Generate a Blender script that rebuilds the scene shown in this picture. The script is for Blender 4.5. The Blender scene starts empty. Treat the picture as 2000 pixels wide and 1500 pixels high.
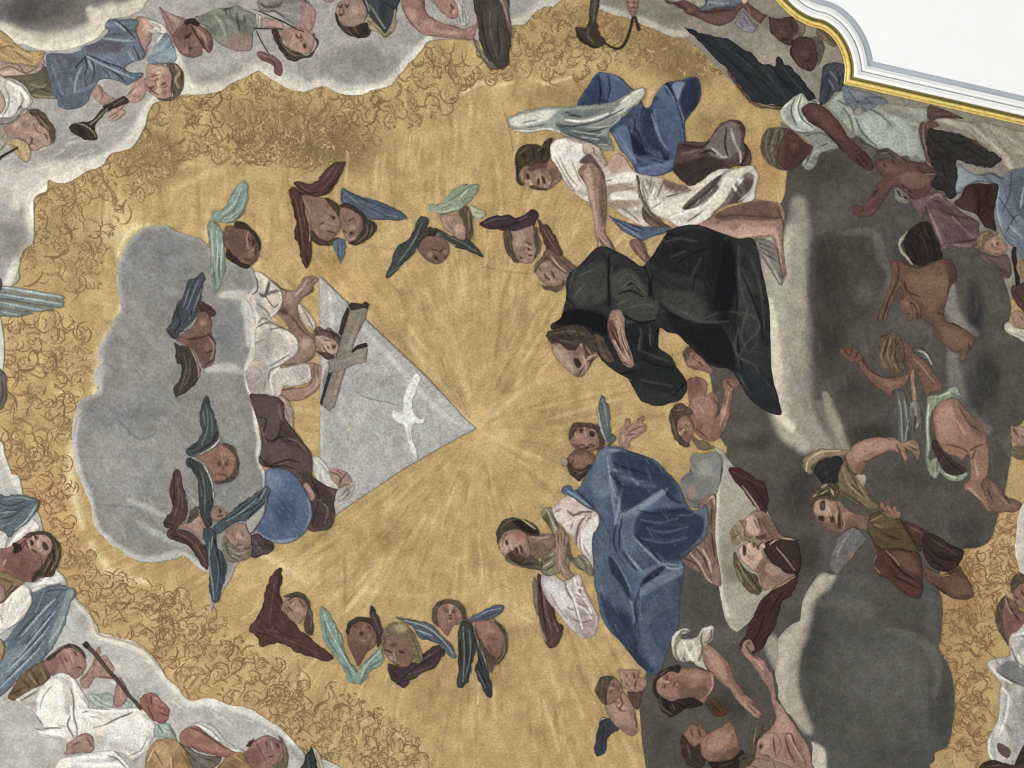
# Painted church ceiling: a gold glory with clouds, winged heads, angels and seated figures, and the
# gilded stucco frame with the white ceiling beyond it, seen from the nave floor.
# Every figure is a piece of very low painted relief lying on the plaster: its own outline, its own
# rounded body and its own pigments.  Colours are pigment (fresco paint); light comes from the nave.
import bpy, math, random
import numpy as np
from mathutils import Vector, Matrix

scene = bpy.context.scene
ROOT = scene.collection
W, HT = 2000, 1500
ZC = 14.0                      # height of the vault above the floor
EYE = Vector((0.0, 0.0, 1.6))
FOV = math.radians(36)

# ---------------------------------------------------------------- camera (visitor looking up)
cam = bpy.data.cameras.new('camera')
cam.sensor_fit = 'HORIZONTAL'
cam.angle = FOV
cam.clip_end = 200
cam_o = bpy.data.objects.new('camera', cam)
ROOT.objects.link(cam_o)
TILT = math.radians(10)
ROTM = Matrix.Rotation(math.radians(14), 3, 'Z') @ Matrix.Rotation(math.pi - TILT, 3, 'X')
cam_o.matrix_world = Matrix.Translation(EYE) @ ROTM.to_4x4()
scene.camera = cam_o
RM = np.array(ROTM)
TANX = math.tan(FOV / 2)

def world(px, py, h):
    """drawing coordinates on the vault -> world; h = metres below the plaster."""
    d = np.stack([(px - W / 2) / (W / 2) * TANX, -(py - HT / 2) / (W / 2) * TANX, -np.ones_like(px)], -1) @ RM.T
    t = (ZC - h - EYE.z) / d[:, 2]
    return np.array(EYE)[None, :] + d * t[:, None]

PXM = 2 * (ZC - 1.6) / math.cos(TILT) * TANX / W     # metres per drawing unit near the centre

# ---------------------------------------------------------------- small maths
def lin(hexs):
    c = np.array([int(hexs[i:i + 2], 16) for i in (0, 2, 4)]) / 255.0
    return np.where(c <= 0.04045, c / 12.92, ((c + 0.055) / 1.055) ** 2.4)

def pig(hexs, sat=None):
    """fresco pigment as laid on the plaster: dry, slightly greyed and deep in the darks."""
    c = lin(hexs); l = c @ np.array([.2126, .7152, .0722])
    blue = min(max((c[2] / max(c[0], 1e-4) - 1.1) / .8, 0), 1)
    red = min(max((c[0] / max(c[2], 1e-4) - 1.3) / .8, 0), 1) * min(max((.86 - c[1] / max(c[0], 1e-4)) / .3, 0), 1)
    if sat: red = 0
    c = c * np.array([1, 1 + .06 * red, 1 - .04 * red])
    sat = (sat or PG_S) * (1 - .24 * red)
    return np.clip(PG_K * (l + (c - l) * (sat * (1 - .36 * blue))) ** PG_G, .002, .9)
PG_K, PG_S, PG_G = 1.0, .76, 1.26

def sm(x):
    x = np.clip(x, 0, 1)
    return x * x * (3 - 2 * x)

def catmull(p, closed, n=5):
    p = np.asarray(p, float)
    if len(p) < 3:
        return p
    if closed:
        a, b, c, d = np.roll(p, 1, 0), p, np.roll(p, -1, 0), np.roll(p, -2, 0)
    else:
        q = np.vstack([2 * p[0] - p[1], p, 2 * p[-1] - p[-2]])
        a, b, c, d = q[:-3], q[1:-2], q[2:-1], q[3:]
    t = (np.arange(n) / n)[None, :, None]
    a, b, c, d = (v[:, None, :] for v in (a, b, c, d))
    r = 0.5 * (2 * b + (c - a) * t + (2 * a - 5 * b + 4 * c - d) * t ** 2 + (3 * b - a - 3 * c + d) * t ** 3)
    r = r.reshape(-1, 2)
    if not closed:
        r = np.vstack([r, p[-1:]])
    return r

def seg_dist(P, A, B):
    """nearest distance from points P to segments A-B, with nearest point and running parameter."""
    n = len(P)
    best = np.full(n, 1e18); near = np.zeros((n, 2)); par = np.zeros(n)
    L = np.hypot(*(B - A).T); cum = np.concatenate([[0], np.cumsum(L)]); tot = max(cum[-1], 1e-9)
    for i in range(len(A)):
        ab = B[i] - A[i]; l2 = ab @ ab
        if l2 < 1e-12:
            continue
        t = np.clip(((P - A[i]) @ ab) / l2, 0, 1)
        q = A[i] + t[:, None] * ab
        d = ((P - q) ** 2).sum(1)
        m = d < best
        best[m] = d[m]; near[m] = q[m]; par[m] = (cum[i] + t[m] * L[i]) / tot
    return np.sqrt(best), near, par

def inside(P, poly):
    x, y = P[:, 0], P[:, 1]
    c = np.zeros(len(P), bool)
    A = poly; B = np.roll(poly, -1, 0)
    for (x0, y0), (x1, y1) in zip(A, B):
        if y0 == y1:
            continue
        c ^= ((y0 > y) != (y1 > y)) & (x < (x1 - x0) * (y - y0) / (y1 - y0) + x0)
    return c

def vnoise(x, y, seed):
    """smooth value noise in [-1, 1]"""
    xi, yi = np.floor(x).astype(int), np.floor(y).astype(int)
    fx, fy = sm(x - xi), sm(y - yi)
    def h(i, j):
        n = (i * 374761393 + j * 668265263 + seed * 1442695041) & 0x7fffffff
        n = (n ^ (n >> 13)) * 1274126177 & 0x7fffffff
        return ((n ^ (n >> 16)) & 0xffff) / 32767.5 - 1
    a, b, c, d = h(xi, yi), h(xi + 1, yi), h(xi, yi + 1), h(xi + 1, yi + 1)
    return (a * (1 - fx) + b * fx) * (1 - fy) + (c * (1 - fx) + d * fx) * fy

# ---------------------------------------------------------------- running relief height (drawing units)
HG = 2                                   # cell of the height field
OX, OY = -120, -120
HF = np.full(((HT + 240) // HG + 1, (W + 240) // HG + 1), .8)

def hsample(F, x0, y0, P):
    gx = np.clip((P[:, 0] - OX) / HG - x0, 0, F.shape[1] - 1.001)
    gy = np.clip((P[:, 1] - OY) / HG - y0, 0, F.shape[0] - 1.001)
    i, j = gx.astype(int), gy.astype(int)
    u, v = gx - i, gy - j
    return (F[j, i] * (1 - u) + F[j, i + 1] * u) * (1 - v) + (F[j + 1, i] * (1 - u) + F[j + 1, i + 1] * u) * v

def grow(F, r):
    for _ in range(r):
        G = F.copy()
        G[1:] = np.maximum(G[1:], F[:-1]); G[:-1] = np.maximum(G[:-1], F[1:])
        F = G.copy()
        F[:, 1:] = np.maximum(F[:, 1:], G[:, :-1]); F[:, :-1] = np.maximum(F[:, :-1], G[:, 1:])
    return F

def soft(F, r):
    for _ in range(r):
        G = np.pad(F, 1, mode='edge')
        F = (G[:-2, 1:-1] + G[2:, 1:-1] + G[1:-1, :-2] + G[1:-1, 2:] + 2 * F) / 6
    return F

# ---------------------------------------------------------------- materials
def fresco_material(name, grain=0.24, mott=0.10, rough=0.85):
    m = bpy.data.materials.new(name); m.use_nodes = True
    nt = m.node_tree; n = nt.nodes; l = nt.links
    b = n['Principled BSDF']; b.inputs['Roughness'].default_value = rough
    b.inputs['Specular IOR Level'].default_value = 0.15
    at = n.new('ShaderNodeAttribute'); at.attribute_name = 'pigment'
    tc = n.new('ShaderNodeTexCoord')
    mp = n.new('ShaderNodeMapping'); l.new(tc.outputs['Object'], mp.inputs[0])
    n1 = n.new('ShaderNodeTexNoise'); n1.inputs['Scale'].default_value = 58; n1.inputs['Detail'].default_value = 2
    n2 = n.new('ShaderNodeTexNoise'); n2.inputs['Scale'].default_value = 9; n2.inputs['Detail'].default_value = 4
    l.new(mp.outputs[0], n1.inputs['Vector']); l.new(mp.outputs[0], n2.inputs['Vector'])
    def rng(node, a):
        r = n.new('ShaderNodeMapRange'); r.inputs[1].default_value = 0.3; r.inputs[2].default_value = 0.7
        r.inputs[3].default_value = 1 - a; r.inputs[4].default_value = 1 + a
        l.new(node.outputs['Fac'], r.inputs[0]); return r
    r1, r2 = rng(n1, grain), rng(n2, mott)
    mu = n.new('ShaderNodeMath'); mu.operation = 'MULTIPLY'
    l.new(r1.outputs[0], mu.inputs[0]); l.new(r2.outputs[0], mu.inputs[1])
    vm = n.new('ShaderNodeVectorMath'); vm.operation = 'SCALE'
    l.new(at.outputs['Color'], vm.inputs[0]); l.new(mu.outputs[0], vm.inputs['Scale'])
    l.new(vm.outputs[0], b.inputs['Base Color'])
    bp = n.new('ShaderNodeBump'); bp.inputs['Strength'].default_value = 0.06; bp.inputs['Distance'].default_value = 0.004
    l.new(n1.outputs['Fac'], bp.inputs['Height']); l.new(bp.outputs[0], b.inputs['Normal'])
    return m

MAT = fresco_material('fresco_pigment')
MAT_CLOUD = fresco_material('fresco_pigment_cloud', 0.2, 0.10)
MAT_GOLD = fresco_material('fresco_gold_ground', 0.22, 0.14, 0.7)

# ---------------------------------------------------------------- mesh output
def emit(name, V, F, C, mat, parent=None, smooth=True):
    me = bpy.data.meshes.new(name)
    V = np.asarray(V, np.float32); F = np.asarray(F, np.int32)
    me.vertices.add(len(V)); me.vertices.foreach_set('co', V.ravel())
    k = F.shape[1]
    me.loops.add(F.size); me.loops.foreach_set('vertex_index', F.ravel())
    me.polygons.add(len(F)); me.polygons.foreach_set('loop_start', np.arange(0, F.size, k, dtype=np.int32))
    me.update(calc_edges=True)
    me.validate()
    if smooth:
        me.polygons.foreach_set('use_smooth', np.ones(len(me.polygons), bool))
    if C is not None:
        a = me.attributes.new('pigment', 'FLOAT_COLOR', 'POINT')
        a.data.foreach_set('color', np.hstack([C, np.ones((len(C), 1))]).astype(np.float32).ravel())
    me.materials.append(mat)
    o = bpy.data.objects.new(name, me)
    ROOT.objects.link(o)
    if parent:
        o.parent = parent
    return o

# ---------------------------------------------------------------- painting
def paint(P, ops, col):
    for op in ops:
        k = op[0]
        if k == 's':                      # brush stroke: colour, half width, opacity, points
            _, c, w, a, pts = op
            q = catmull(pts, False, 6)
            lo, hi = q.min(0) - w, q.max(0) + w
            m = ((P >= lo) & (P <= hi)).all(1)
            if not m.any():
                continue
            d, _, t = seg_dist(P[m], q[:-1], q[1:])
            tw = w * (0.45 + 0.55 * np.sqrt(np.clip(np.sin(np.pi * np.clip(t, 0.02, 0.98)), 0, 1)))
            f = a * (1 - sm((d / tw - .3) / .7))
            col[m] = col[m] * (1 - f[:, None]) + c * f[:, None]
        elif k == 'b':                    # soft blob: colour, centre, radii, rotation, opacity
            _, c, cx, cy, rx, ry, rot, a = op
            dx, dy = P[:, 0] - cx, P[:, 1] - cy
            ca, sa = math.cos(rot), math.sin(rot)
            r = np.hypot((dx * ca + dy * sa) / rx, (-dx * sa + dy * ca) / ry)
            m = r < 1
            f = a * (1 - sm((r[m] - 0.25) / 0.75))
            col[m] = col[m] * (1 - f[:, None]) + c * f[:, None]
        elif k == 'f':                    # filled patch: colour, edge softness, opacity, outline
            _, c, w, a, pts = op
            q = catmull(pts, True, 5)
            lo, hi = q.min(0) - w, q.max(0) + w
            m = ((P >= lo) & (P <= hi)).all(1)
            if not m.any():
                continue
            d, _, _ = seg_dist(P[m], q, np.roll(q, -1, 0))
            d = np.where(inside(P[m], q), d, -d)
            f = a * sm(d / (2 * w) + 0.5)
            col[m] = col[m] * (1 - f[:, None]) + c * f[:, None]
        elif k == 'g':                    # gradient wash towards a second pigment
            _, c, x0, y0, x1, y1, a = op
            ax = np.array([x1 - x0, y1 - y0]); t = ((P - [x0, y0]) @ ax) / (ax @ ax)
            f = a * sm(t)
            col[:] = col * (1 - f[:, None]) + c * f[:, None]
        elif k == 'h':                    # hatching: many fine strokes along a direction inside a box
            _, c, w, a, x0, y0, x1, y1, ang, n, L, seed = op
            rs = random.Random(seed)
            for _i in range(int(n)):
                x, y = rs.uniform(x0, x1), rs.uniform(y0, y1)
                th = ang + rs.uniform(-.25, .25); l = L * rs.uniform(.5, 1)
                dx, dy = math.cos(th) * l / 2, math.sin(th) * l / 2
                k2 = rs.uniform(-.15, .15)
                paint(P, [('s', c, w, a * rs.uniform(.5, 1), [(x - dx, y - dy), (x - dy * k2, y + dx * k2), (x + dx, y + dy)])], col)
    return col

def brushed(P, col, poly, style, seed, rin):
    """brushwork of the first coat: folds in cloth, feathers in wings, locks in hair, soft flesh."""
    if not style:
        return col
    L, S, amp, warp = style
    k = min(max(rin / 40, .55), 1.3)
    L, S = L * k, S * k
    q = poly - poly.mean(0)
    w, v = np.linalg.eigh(q.T @ q)
    ax, ay = v[:, 1], v[:, 0]
    wx = vnoise(P[:, 0] / 40, P[:, 1] / 40, seed + 60) * warp; wy = vnoise(P[:, 0] / 40, P[:, 1] / 40, seed + 61) * warp
    X, Y = P[:, 0] + wx, P[:, 1] + wy
    a, b = X * ax[0] + Y * ax[1], X * ay[0] + Y * ay[1]
    n = vnoise(a / L, b / S, seed + 70)
    n2 = vnoise(a / (L * .5), b / (S * .45), seed + 71)
    t = n * .75 + n2 * .45
    t = np.where(t < 0, t * 1.25, t * .9)
    return col * (1 + amp * t)[:, None]

STYLES = {'body': (26, 13, .2, 8), 'wing': (46, 4.5, .26, 8), 'feather': (40, 4, .26, 8), 'hair': (18, 3.6, .46, 10), 'beard': (18, 3, .4, 8), 'cloud': (40, 24, .10, 20)}
CLOTH = (62, 10, .36, 18)

def patch(outline, base, ops, edge, depth, g, sharp=False, seed=0, gmax=1.35, style=None):
    """one rounded, painted piece of relief -> verts, quads, pigments.  Updates the height field."""
    poly = np.asarray(outline, float) if sharp else catmull(outline, True, 5)
    # a brush never follows a line exactly: small wobble, ragged feather edges on wings
    tg = np.roll(poly, -1, 0) - np.roll(poly, 1, 0); ln_ = np.maximum(np.hypot(*tg.T), 1e-6)[:, None]
    run = np.cumsum(ln_[:, 0]) / 2
    amp = 0 if sharp else (1.7 if style and style[0] in (46, 40) and style[1] < 5 else 1.3 if style and style[1] < 4 else .7)
    poly = poly + np.stack([tg[:, 1], -tg[:, 0]], -1) / ln_ * (amp * vnoise(run / 7, run * 0 + seed, seed))[:, None]
    lo, hi = poly.min(0), poly.max(0)
    lo = np.maximum(lo, [-70, -70]); hi = np.minimum(hi, [W + 70, HT + 70])
    A, B = poly, np.roll(poly, -1, 0)
    # height field under the piece
    i0, j0 = int((lo[0] - OX) / HG) - 6, int((lo[1] - OY) / HG) - 6
    i1, j1 = int((hi[0] - OX) / HG) + 7, int((hi[1] - OY) / HG) + 7
    i0, j0 = max(i0, 0), max(j0, 0)
    sub = HF[j0:j1, i0:i1]
    under = soft(grow(sub, 2), 6)
    under = np.maximum(under, sub)
    gy, gx = np.mgrid[0:sub.shape[0], 0:sub.shape[1]]
    Q = np.stack([(gx.ravel() + i0) * HG + OX, (gy.ravel() + j0) * HG + OY], -1).astype(float)
    ins = inside(Q, poly)
    dist, _, _ = seg_dist(Q, A, B)
    rin = dist[ins].max() if ins.any() else 2
    R = min(max(rin * 0.9, 1.5), 26)
    D = depth * R * .2
    def pillow(d):
        t = np.clip(d / R, 0, 1)
        return D * np.sqrt(np.clip(1 - (1 - t) ** 2, 0, 1)) * 0.5 + D * 0.5 * (1 - (1 - t) ** 2)
    EPS = 0.45
    top = under.ravel() + EPS + pillow(dist)
    near = ins | (dist < 1.5)
    sub.ravel()  # view only
    S = sub.copy().ravel(); S[near] = np.maximum(S[near], top[near]); HF[j0:j1, i0:i1] = S.reshape(sub.shape)
    # surface grid
    if not g:
        g = min(max(rin / 14, 1.0), gmax)
    nx, ny = int((hi[0] - lo[0]) / g) + 3, int((hi[1] - lo[1]) / g) + 3
    yy, xx = np.mgrid[0:ny, 0:nx]
    P = np.stack([lo[0] - g + xx.ravel() * g, lo[1] - g + yy.ravel() * g], -1)
    ins = inside(P, poly)
    dist, nr, _ = seg_dist(P, A, B)
    sd = np.where(ins, dist, -dist)
    snap = (np.abs(sd) < 0.45 * g) | (sd < 0)
    ok = sd > -0.78 * g
    idx = np.arange(nx * ny).reshape(ny, nx)
    q = np.stack([idx[:-1, :-1], idx[1:, :-1], idx[1:, 1:], idx[:-1, 1:]], -1).reshape(-1, 4)
    q = q[ok[q].all(1) & (sd[q].max(1) > 0.2 * g)]
    P2 = P.copy(); m = snap & ok; P2[m] = nr[m]
    d2 = np.where(m, 0, np.maximum(sd, 0))
    used = np.unique(q)
    if len(used) == 0:
        return None
    re = np.full(nx * ny, -1); re[used] = np.arange(len(used)); q = re[q]
    P2, d2 = P2[used], d2[used]
    hgt = hsample(under, i0, j0, P2) + EPS + pillow(d2)
    col = np.tile(base, (len(P2), 1))
    # slow drift of the pigment over the piece
    nz = vnoise(P2[:, 0] / 26, P2[:, 1] / 26, seed + 3) * .08 + vnoise(P2[:, 0] / 11, P2[:, 1] / 11, seed + 9) * .08 + vnoise(P2[:, 0] / 5, P2[:, 1] / 5, seed + 5) * .07
    hue = vnoise(P2[:, 0] / 15, P2[:, 1] / 15, seed + 21) * .035
    col = brushed(P2, col, poly, style, seed, rin)
    col = paint(P2, ops, col)
    if edge:
        ec, ew, ea = edge
        f = ea * (1 - sm(d2 / ew)); col = col * (1 - f[:, None]) + ec * f[:, None]
    col = np.clip(col * (1 + nz[:, None]) * np.stack([1 + hue, 1 + 0 * hue, 1 - hue * 1.3], -1), 0.002, 0.95)
    V = world(P2[:, 0], P2[:, 1], hgt * PXM)
    # rim down to the plaster so that the piece is solid
    e = np.concatenate([q[:, [0, 1]], q[:, [1, 2]], q[:, [2, 3]], q[:, [3, 0]]])
    key = np.sort(e, 1); kk = key[:, 0] * len(P2) + key[:, 1]
    u, inv, cnt = np.unique(kk, return_inverse=True, return_counts=True)
    be = e[cnt[inv] == 1]
    bv = np.unique(be); mp = np.full(len(P2), -1); mp[bv] = len(P2) + np.arange(len(bv))
    low = V[bv].copy(); low = world(P2[bv, 0], P2[bv, 1], (hsample(under, i0, j0, P2[bv]) + .05) * PXM)
    side = np.stack([be[:, 1], be[:, 0], mp[be[:, 0]], mp[be[:, 1]]], -1)
    V = np.vstack([V, low]); C = np.vstack([col, col[bv]])
    F = np.vstack([q[:, ::-1], side[:, ::-1]])
    return V, F, C

# ---------------------------------------------------------------- reading the drawing
class Thing:
    def __init__(s, name, cat, label, group, kind):
        s.name, s.cat, s.label, s.group, s.kind = name, cat, label, group, kind
        s.parts = []            # [name, [patches], parent index or None, label]
    def part(s, name, sub=None, new=True):
        if not new:
            for i in range(len(s.parts) - 1, -1, -1):
                if s.parts[i][0] == name:
                    return i
        s.parts.append([name, [], sub, None])
        return len(s.parts) - 1

things, by_id = [], {}
TX, TY, TS, TSY = 0.0, 0.0, 10.0, 10.0
cur = None; pi = None; pend = None; lastP = None; nseed = 0

def pts_of(txt):
    v = np.array([float(t) for t in txt.split()]).reshape(-1, 2)
    return v * 10 / np.array([TS, TSY]) + [TX, TY]

def ln(v):
    return v * 10 / TS

def face_ops(cx, cy, s, up, yaw, tone='6b3f33'):
    u = np.array([math.cos(up), math.sin(up)]); r = np.array([-u[1], u[0]])
    c = np.array([cx, cy])
    def L(*ab):
        return [tuple(c + r * a * s + u * b * s) for a, b in ab]
    dk, md, li, rose = pig(tone), pig('8e5a48'), pig('dcb49c'), pig('b56a5a')
    y = yaw
    o = []
    if s > 4:
        o += [('b', li, *L((y * .35, .62))[0], s * .5, s * .36, up, .45),
              ('b', rose, *L((-.45 + y * .35, -.22))[0], s * .3, s * .3, 0, .4), ('b', rose, *L((.45 + y * .35, -.22))[0], s * .3, s * .3, 0, .4)]
    for q in (-1, 1):
        wd = 1 - .35 * abs(y) * (1 if q * y > 0 else -.3)
        x = q * .4 * wd + y * .35
        o += [('b', md, *L((x, .14))[0], s * .3, s * .2, up + math.pi / 2, .7),
              ('s', dk, max(s * .1, 1.2), .9, L((x - .17, .1), (x, .14), (x + .17, .1))),
              ('s', dk, max(s * .09, 1.0), .6, L((x - .24, .28), (x, .37), (x + .22, .3)))]
    o += [('s', md, s * .13, .75, L((y * .35 + .1, .2), (y * .55 + .12, -.12), (y * .5 + .14, -.2))),
          ('s', li, s * .12, .6, L((y * .38 - .02, .22), (y * .55 - .02, -.14))),
          ('s', dk, max(s * .09, 1.0), .75, L((y * .5 - .16, -.24), (y * .52, -.28), (y * .5 + .16, -.24))),
          ('s', pig('7a2f2a'), max(s * .1, 1.2), .85, L((y * .42 - .24, -.53), (y * .45, -.56), (y * .42 + .24, -.53))),
          ('s', md, s * .1, .5, L((y * .4 - .15, -.7), (y * .4 + .15, -.7))),
          ('b', li, *L((y * .38, -.85))[0], s * .2, s * .14, up, .4)]
    return o

def flush():
    global pend
    if not pend:
        return
    outs, base, ops, edge, depth, g, sharp, th, p = pend
    pend = None
    for o in outs:
        r = patch(o, base, ops, edge, depth, g, sharp, nseed, 1.9 if cloudy(th) else 1.35, style_of(th, th.parts[p][0]))
        if r:
            th.parts[p][1].append(r)

def style_of(th, part):
    if cloudy(th): return STYLES['cloud']
    if th.cat in ('halo', 'globe', 'cross'): return STYLES['body'][:2] + (.07, 8)
    if th.cat in ('trumpet', 'violin', 'flute', 'pipe', 'organ', 'staff', 'twig', 'tambourine'): return (40, 4, .16, 4)
    for k in STYLES:
        if k in part: return STYLES[k]
    if part == 'hand' : return STYLES['body']
    return CLOTH

def cloudy(th):
    return th.cat == 'cloud'

def read(txt):
    global TX, TY, TS, TSY, cur, pi, pend, lastP, nseed
    for raw in txt.split('\n'):
        line = raw.split('#')[0].strip()
        if not line:
            continue
        k = line[0]; body = line[2:].strip()
        if k == '%':                      # another drawing scale for the strokes that follow
            v = [float(t) for t in body.split()]; TX, TY, TS = v[:3]; TSY = v[-1] if len(v) > 3 else TS
        elif k == '@':
            flush(); v = [float(t) for t in body.split()]; TX, TY, TS = v[:3]; TSY = v[-1] if len(v) > 3 else TS
        elif k == 'T':
            flush()
            f = [t.strip() for t in body.split('|')] + ['', '', '']
            iid, name = f[0].split()
            cur = Thing(name, f[1], f[2], f[3], f[4]); things.append(cur); by_id[iid] = cur; nseed += 17
        elif k == 'O':
            flush(); cur = by_id[body]
        elif k in 'PUAR':
            flush()
            head, pts = body.split(':', 1)
            tk = head.split()
            name, base = tk[0].replace('.new', ''), pig(tk[1])
            cl = cloudy(cur)
            edge = None if cl else (base * 0.34, 4.0, 0.5)
            if name in ('hair', 'beard'): edge = (base * .6, 3, .15)
            depth, g, sharp, lab = (0.10 if cl else .14 if name in ('hair', 'beard') else 0.28), 0, False, None
            for t in tk[2:]:
                if t == 'sharp': sharp = True
                elif t[:2] == 'd=': depth = float(t[2:])
                elif t[:2] == 'g=': g = float(t[2:])
                elif t[:2] == 'l=': lab = t[2:].replace('_', ' ')
                elif t == 'e=0': edge = None
                elif t[:2] == 'e=':
                    a = t[2:].split(','); edge = (pig(a[0]), float(a[1]), float(a[2]))
            if k == 'P': pi = cur.part(name); lastP = pi
            elif k == 'U': pi = cur.part(name, lastP)
            elif k == 'A': pi = cur.part(name, None, False)
            if lab: cur.parts[pi][3] = lab
            if k == 'R':
                pi = cur.part(name, None, not any(p[0] == name for p in cur.parts) or '.new' in head)
                ws, pl = pts.split('/')
                ws = [ln(float(t)) for t in ws.split()]; q = catmull(pts_of(pl), False, 6)
                tt = np.linspace(0, 1, len(q)); wv = np.interp(tt, np.linspace(0, 1, len(ws)), ws)[:, None]
                tg = np.gradient(q, axis=0); tg /= np.maximum(np.hypot(*tg.T), 1e-6)[:, None]
                nm = np.stack([-tg[:, 1], tg[:, 0]], -1)
                outs = [np.vstack([q + nm * wv, (q - nm * wv)[::-1]])]; sharp = True
            else:
                outs = [pts_of(t) for t in pts.split(';') if t.strip()]
            nseed += 1
            pend = (outs, base, [], edge, depth, g, sharp, cur, pi)
        elif k in 'sf':
            head, pts = body.split(':'); h = head.split()
            for one in pts.split(';'):
                pend[2].append((k, pig(h[0]), (max(float(h[1]), 1.5) if k == 'f' else float(h[1])) * (1 if k == 'f' else 1.6 if cloudy(cur) and float(h[1]) >= 6 else 1.3), float(h[2]) if len(h) > 2 else 0.9, pts_of(one)))
        elif k == 'b':
            h = body.split(); v = [float(t) for t in h[1:]]
            c = pts_of(f'{v[0]} {v[1]}')[0]
            pend[2].append(('b', pig(h[0]), c[0], c[1], ln(v[2]), ln(v[3]), math.radians(v[4]), v[5]))
        elif k == 'g':
            h = body.split(); v = [float(t) for t in h[1:]]
            c = pts_of(' '.join(h[1:5]))
            pend[2].append(('g', pig(h[0]), c[0][0], c[0][1], c[1][0], c[1][1], v[4]))
        elif k == 'h':
            h = body.split(); v = [float(t) for t in h[1:]]
            c = pts_of(' '.join(h[3:7])); nseed += 1
            pend[2].append(('h', pig(h[0]), v[0], v[1], c[0][0], c[0][1], c[1][0], c[1][1], math.radians(v[6]), v[7], v[8], nseed))
        elif k == 'F':
            h = body.split(); v = [float(t) for t in h[:5]]
            c = pts_of(f'{v[0]} {v[1]}')[0]
            pend[2].extend(face_ops(c[0], c[1], ln(v[2]), math.radians(v[3]), v[4], *(h[5:6])))
        else:
            raise ValueError(line)
    flush()

# ---------------------------------------------------------------- the gold ground (ceiling plaster)
def gold_ground():
    g = 3.0
    ax = lambda n: np.concatenate([np.arange(-720, -60, 22.), np.arange(-60, n + 60, g), np.arange(n + 60, n + 740, 22.)])
    X, Y = ax(W), ax(HT); nx, ny = len(X), len(Y)
    yy, xx = np.meshgrid(Y, X, indexing='ij')
    P = np.stack([xx.ravel(), yy.ravel()], -1)
    col = np.tile(pig('c6a86c', .75), (len(P), 1))
    ops = []
    def B(c, cx, cy, rx, ry, rot, a):
        ops.append(('b', pig(c, .75), cx, cy, rx, ry, math.radians(rot), a))
    GROUND(B, ops)
    rs = random.Random(77)
    dabs = []
    for _ in range(1500):
        x, y = rs.uniform(120, 1330), rs.uniform(180, 1500)
        th = math.atan2(y - 838, x - 932) + rs.uniform(-.12, .12)
        if y < 480 and x < 1000: th = math.pi / 2 + rs.uniform(-.15, .15)
        l = rs.uniform(14, 46); dx, dy = math.cos(th) * l, math.sin(th) * l
        c = rs.choice(('e2c68a', 'd9bb7c', '9a7a44', '8f7040', 'e8d29a', 'a8884e'))
        dabs.append(('s', pig(c, .75), rs.uniform(3.5, 7), rs.uniform(.12, .36), [(x - dx, y - dy), (x + rs.uniform(-3, 3), y + rs.uniform(-3, 3)), (x + dx, y + dy)]))
    col = paint(P, ops + dabs, col)
    # rays from the point of the triangle
    dx, dy = P[:, 0] - 932, P[:, 1] - 838
    r = np.hypot(dx, dy); th = np.arctan2(dy, dx)
    ray = vnoise(th * 30, r / 160, 5) * .4 + vnoise(th * 62, r / 60, 8) * .5 + vnoise(th * 110, r / 40, 12) * .5
    amp = .11 * sm(r / 60) * (1 - .75 * sm((r - 330) / 250))
    low = vnoise(P[:, 0] / 70, P[:, 1] / 70, 31) * .07 + vnoise(P[:, 0] / 26, P[:, 1] / 26, 37) * .09 + vnoise(P[:, 0] / 9, P[:, 1] / 15, 41) * .10
    vert = vnoise(P[:, 0] / 9, P[:, 1] / 90, 51) * .07 * sm((600 - np.abs(P[:, 1] - 330)) / 400)
    k = 1 + ray * amp + low + vert
    warm = np.stack([k, k ** 1.05, k ** 1.25], -1)
    col = np.clip(col * warm, .01, .95)
    idx = np.arange(nx * ny).reshape(ny, nx)
    q = np.stack([idx[:-1, :-1], idx[1:, :-1], idx[1:, 1:], idx[:-1, 1:]], -1).reshape(-1, 4)[:, ::-1]
    V = world(P[:, 0], P[:, 1], 0.0)
    o = emit('ceiling', V, q, col, MAT_GOLD)
    o['kind'] = 'structure'; o['label'] = 'painted gold plaster ground of the church ceiling'; o['category'] = 'ceiling'

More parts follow.
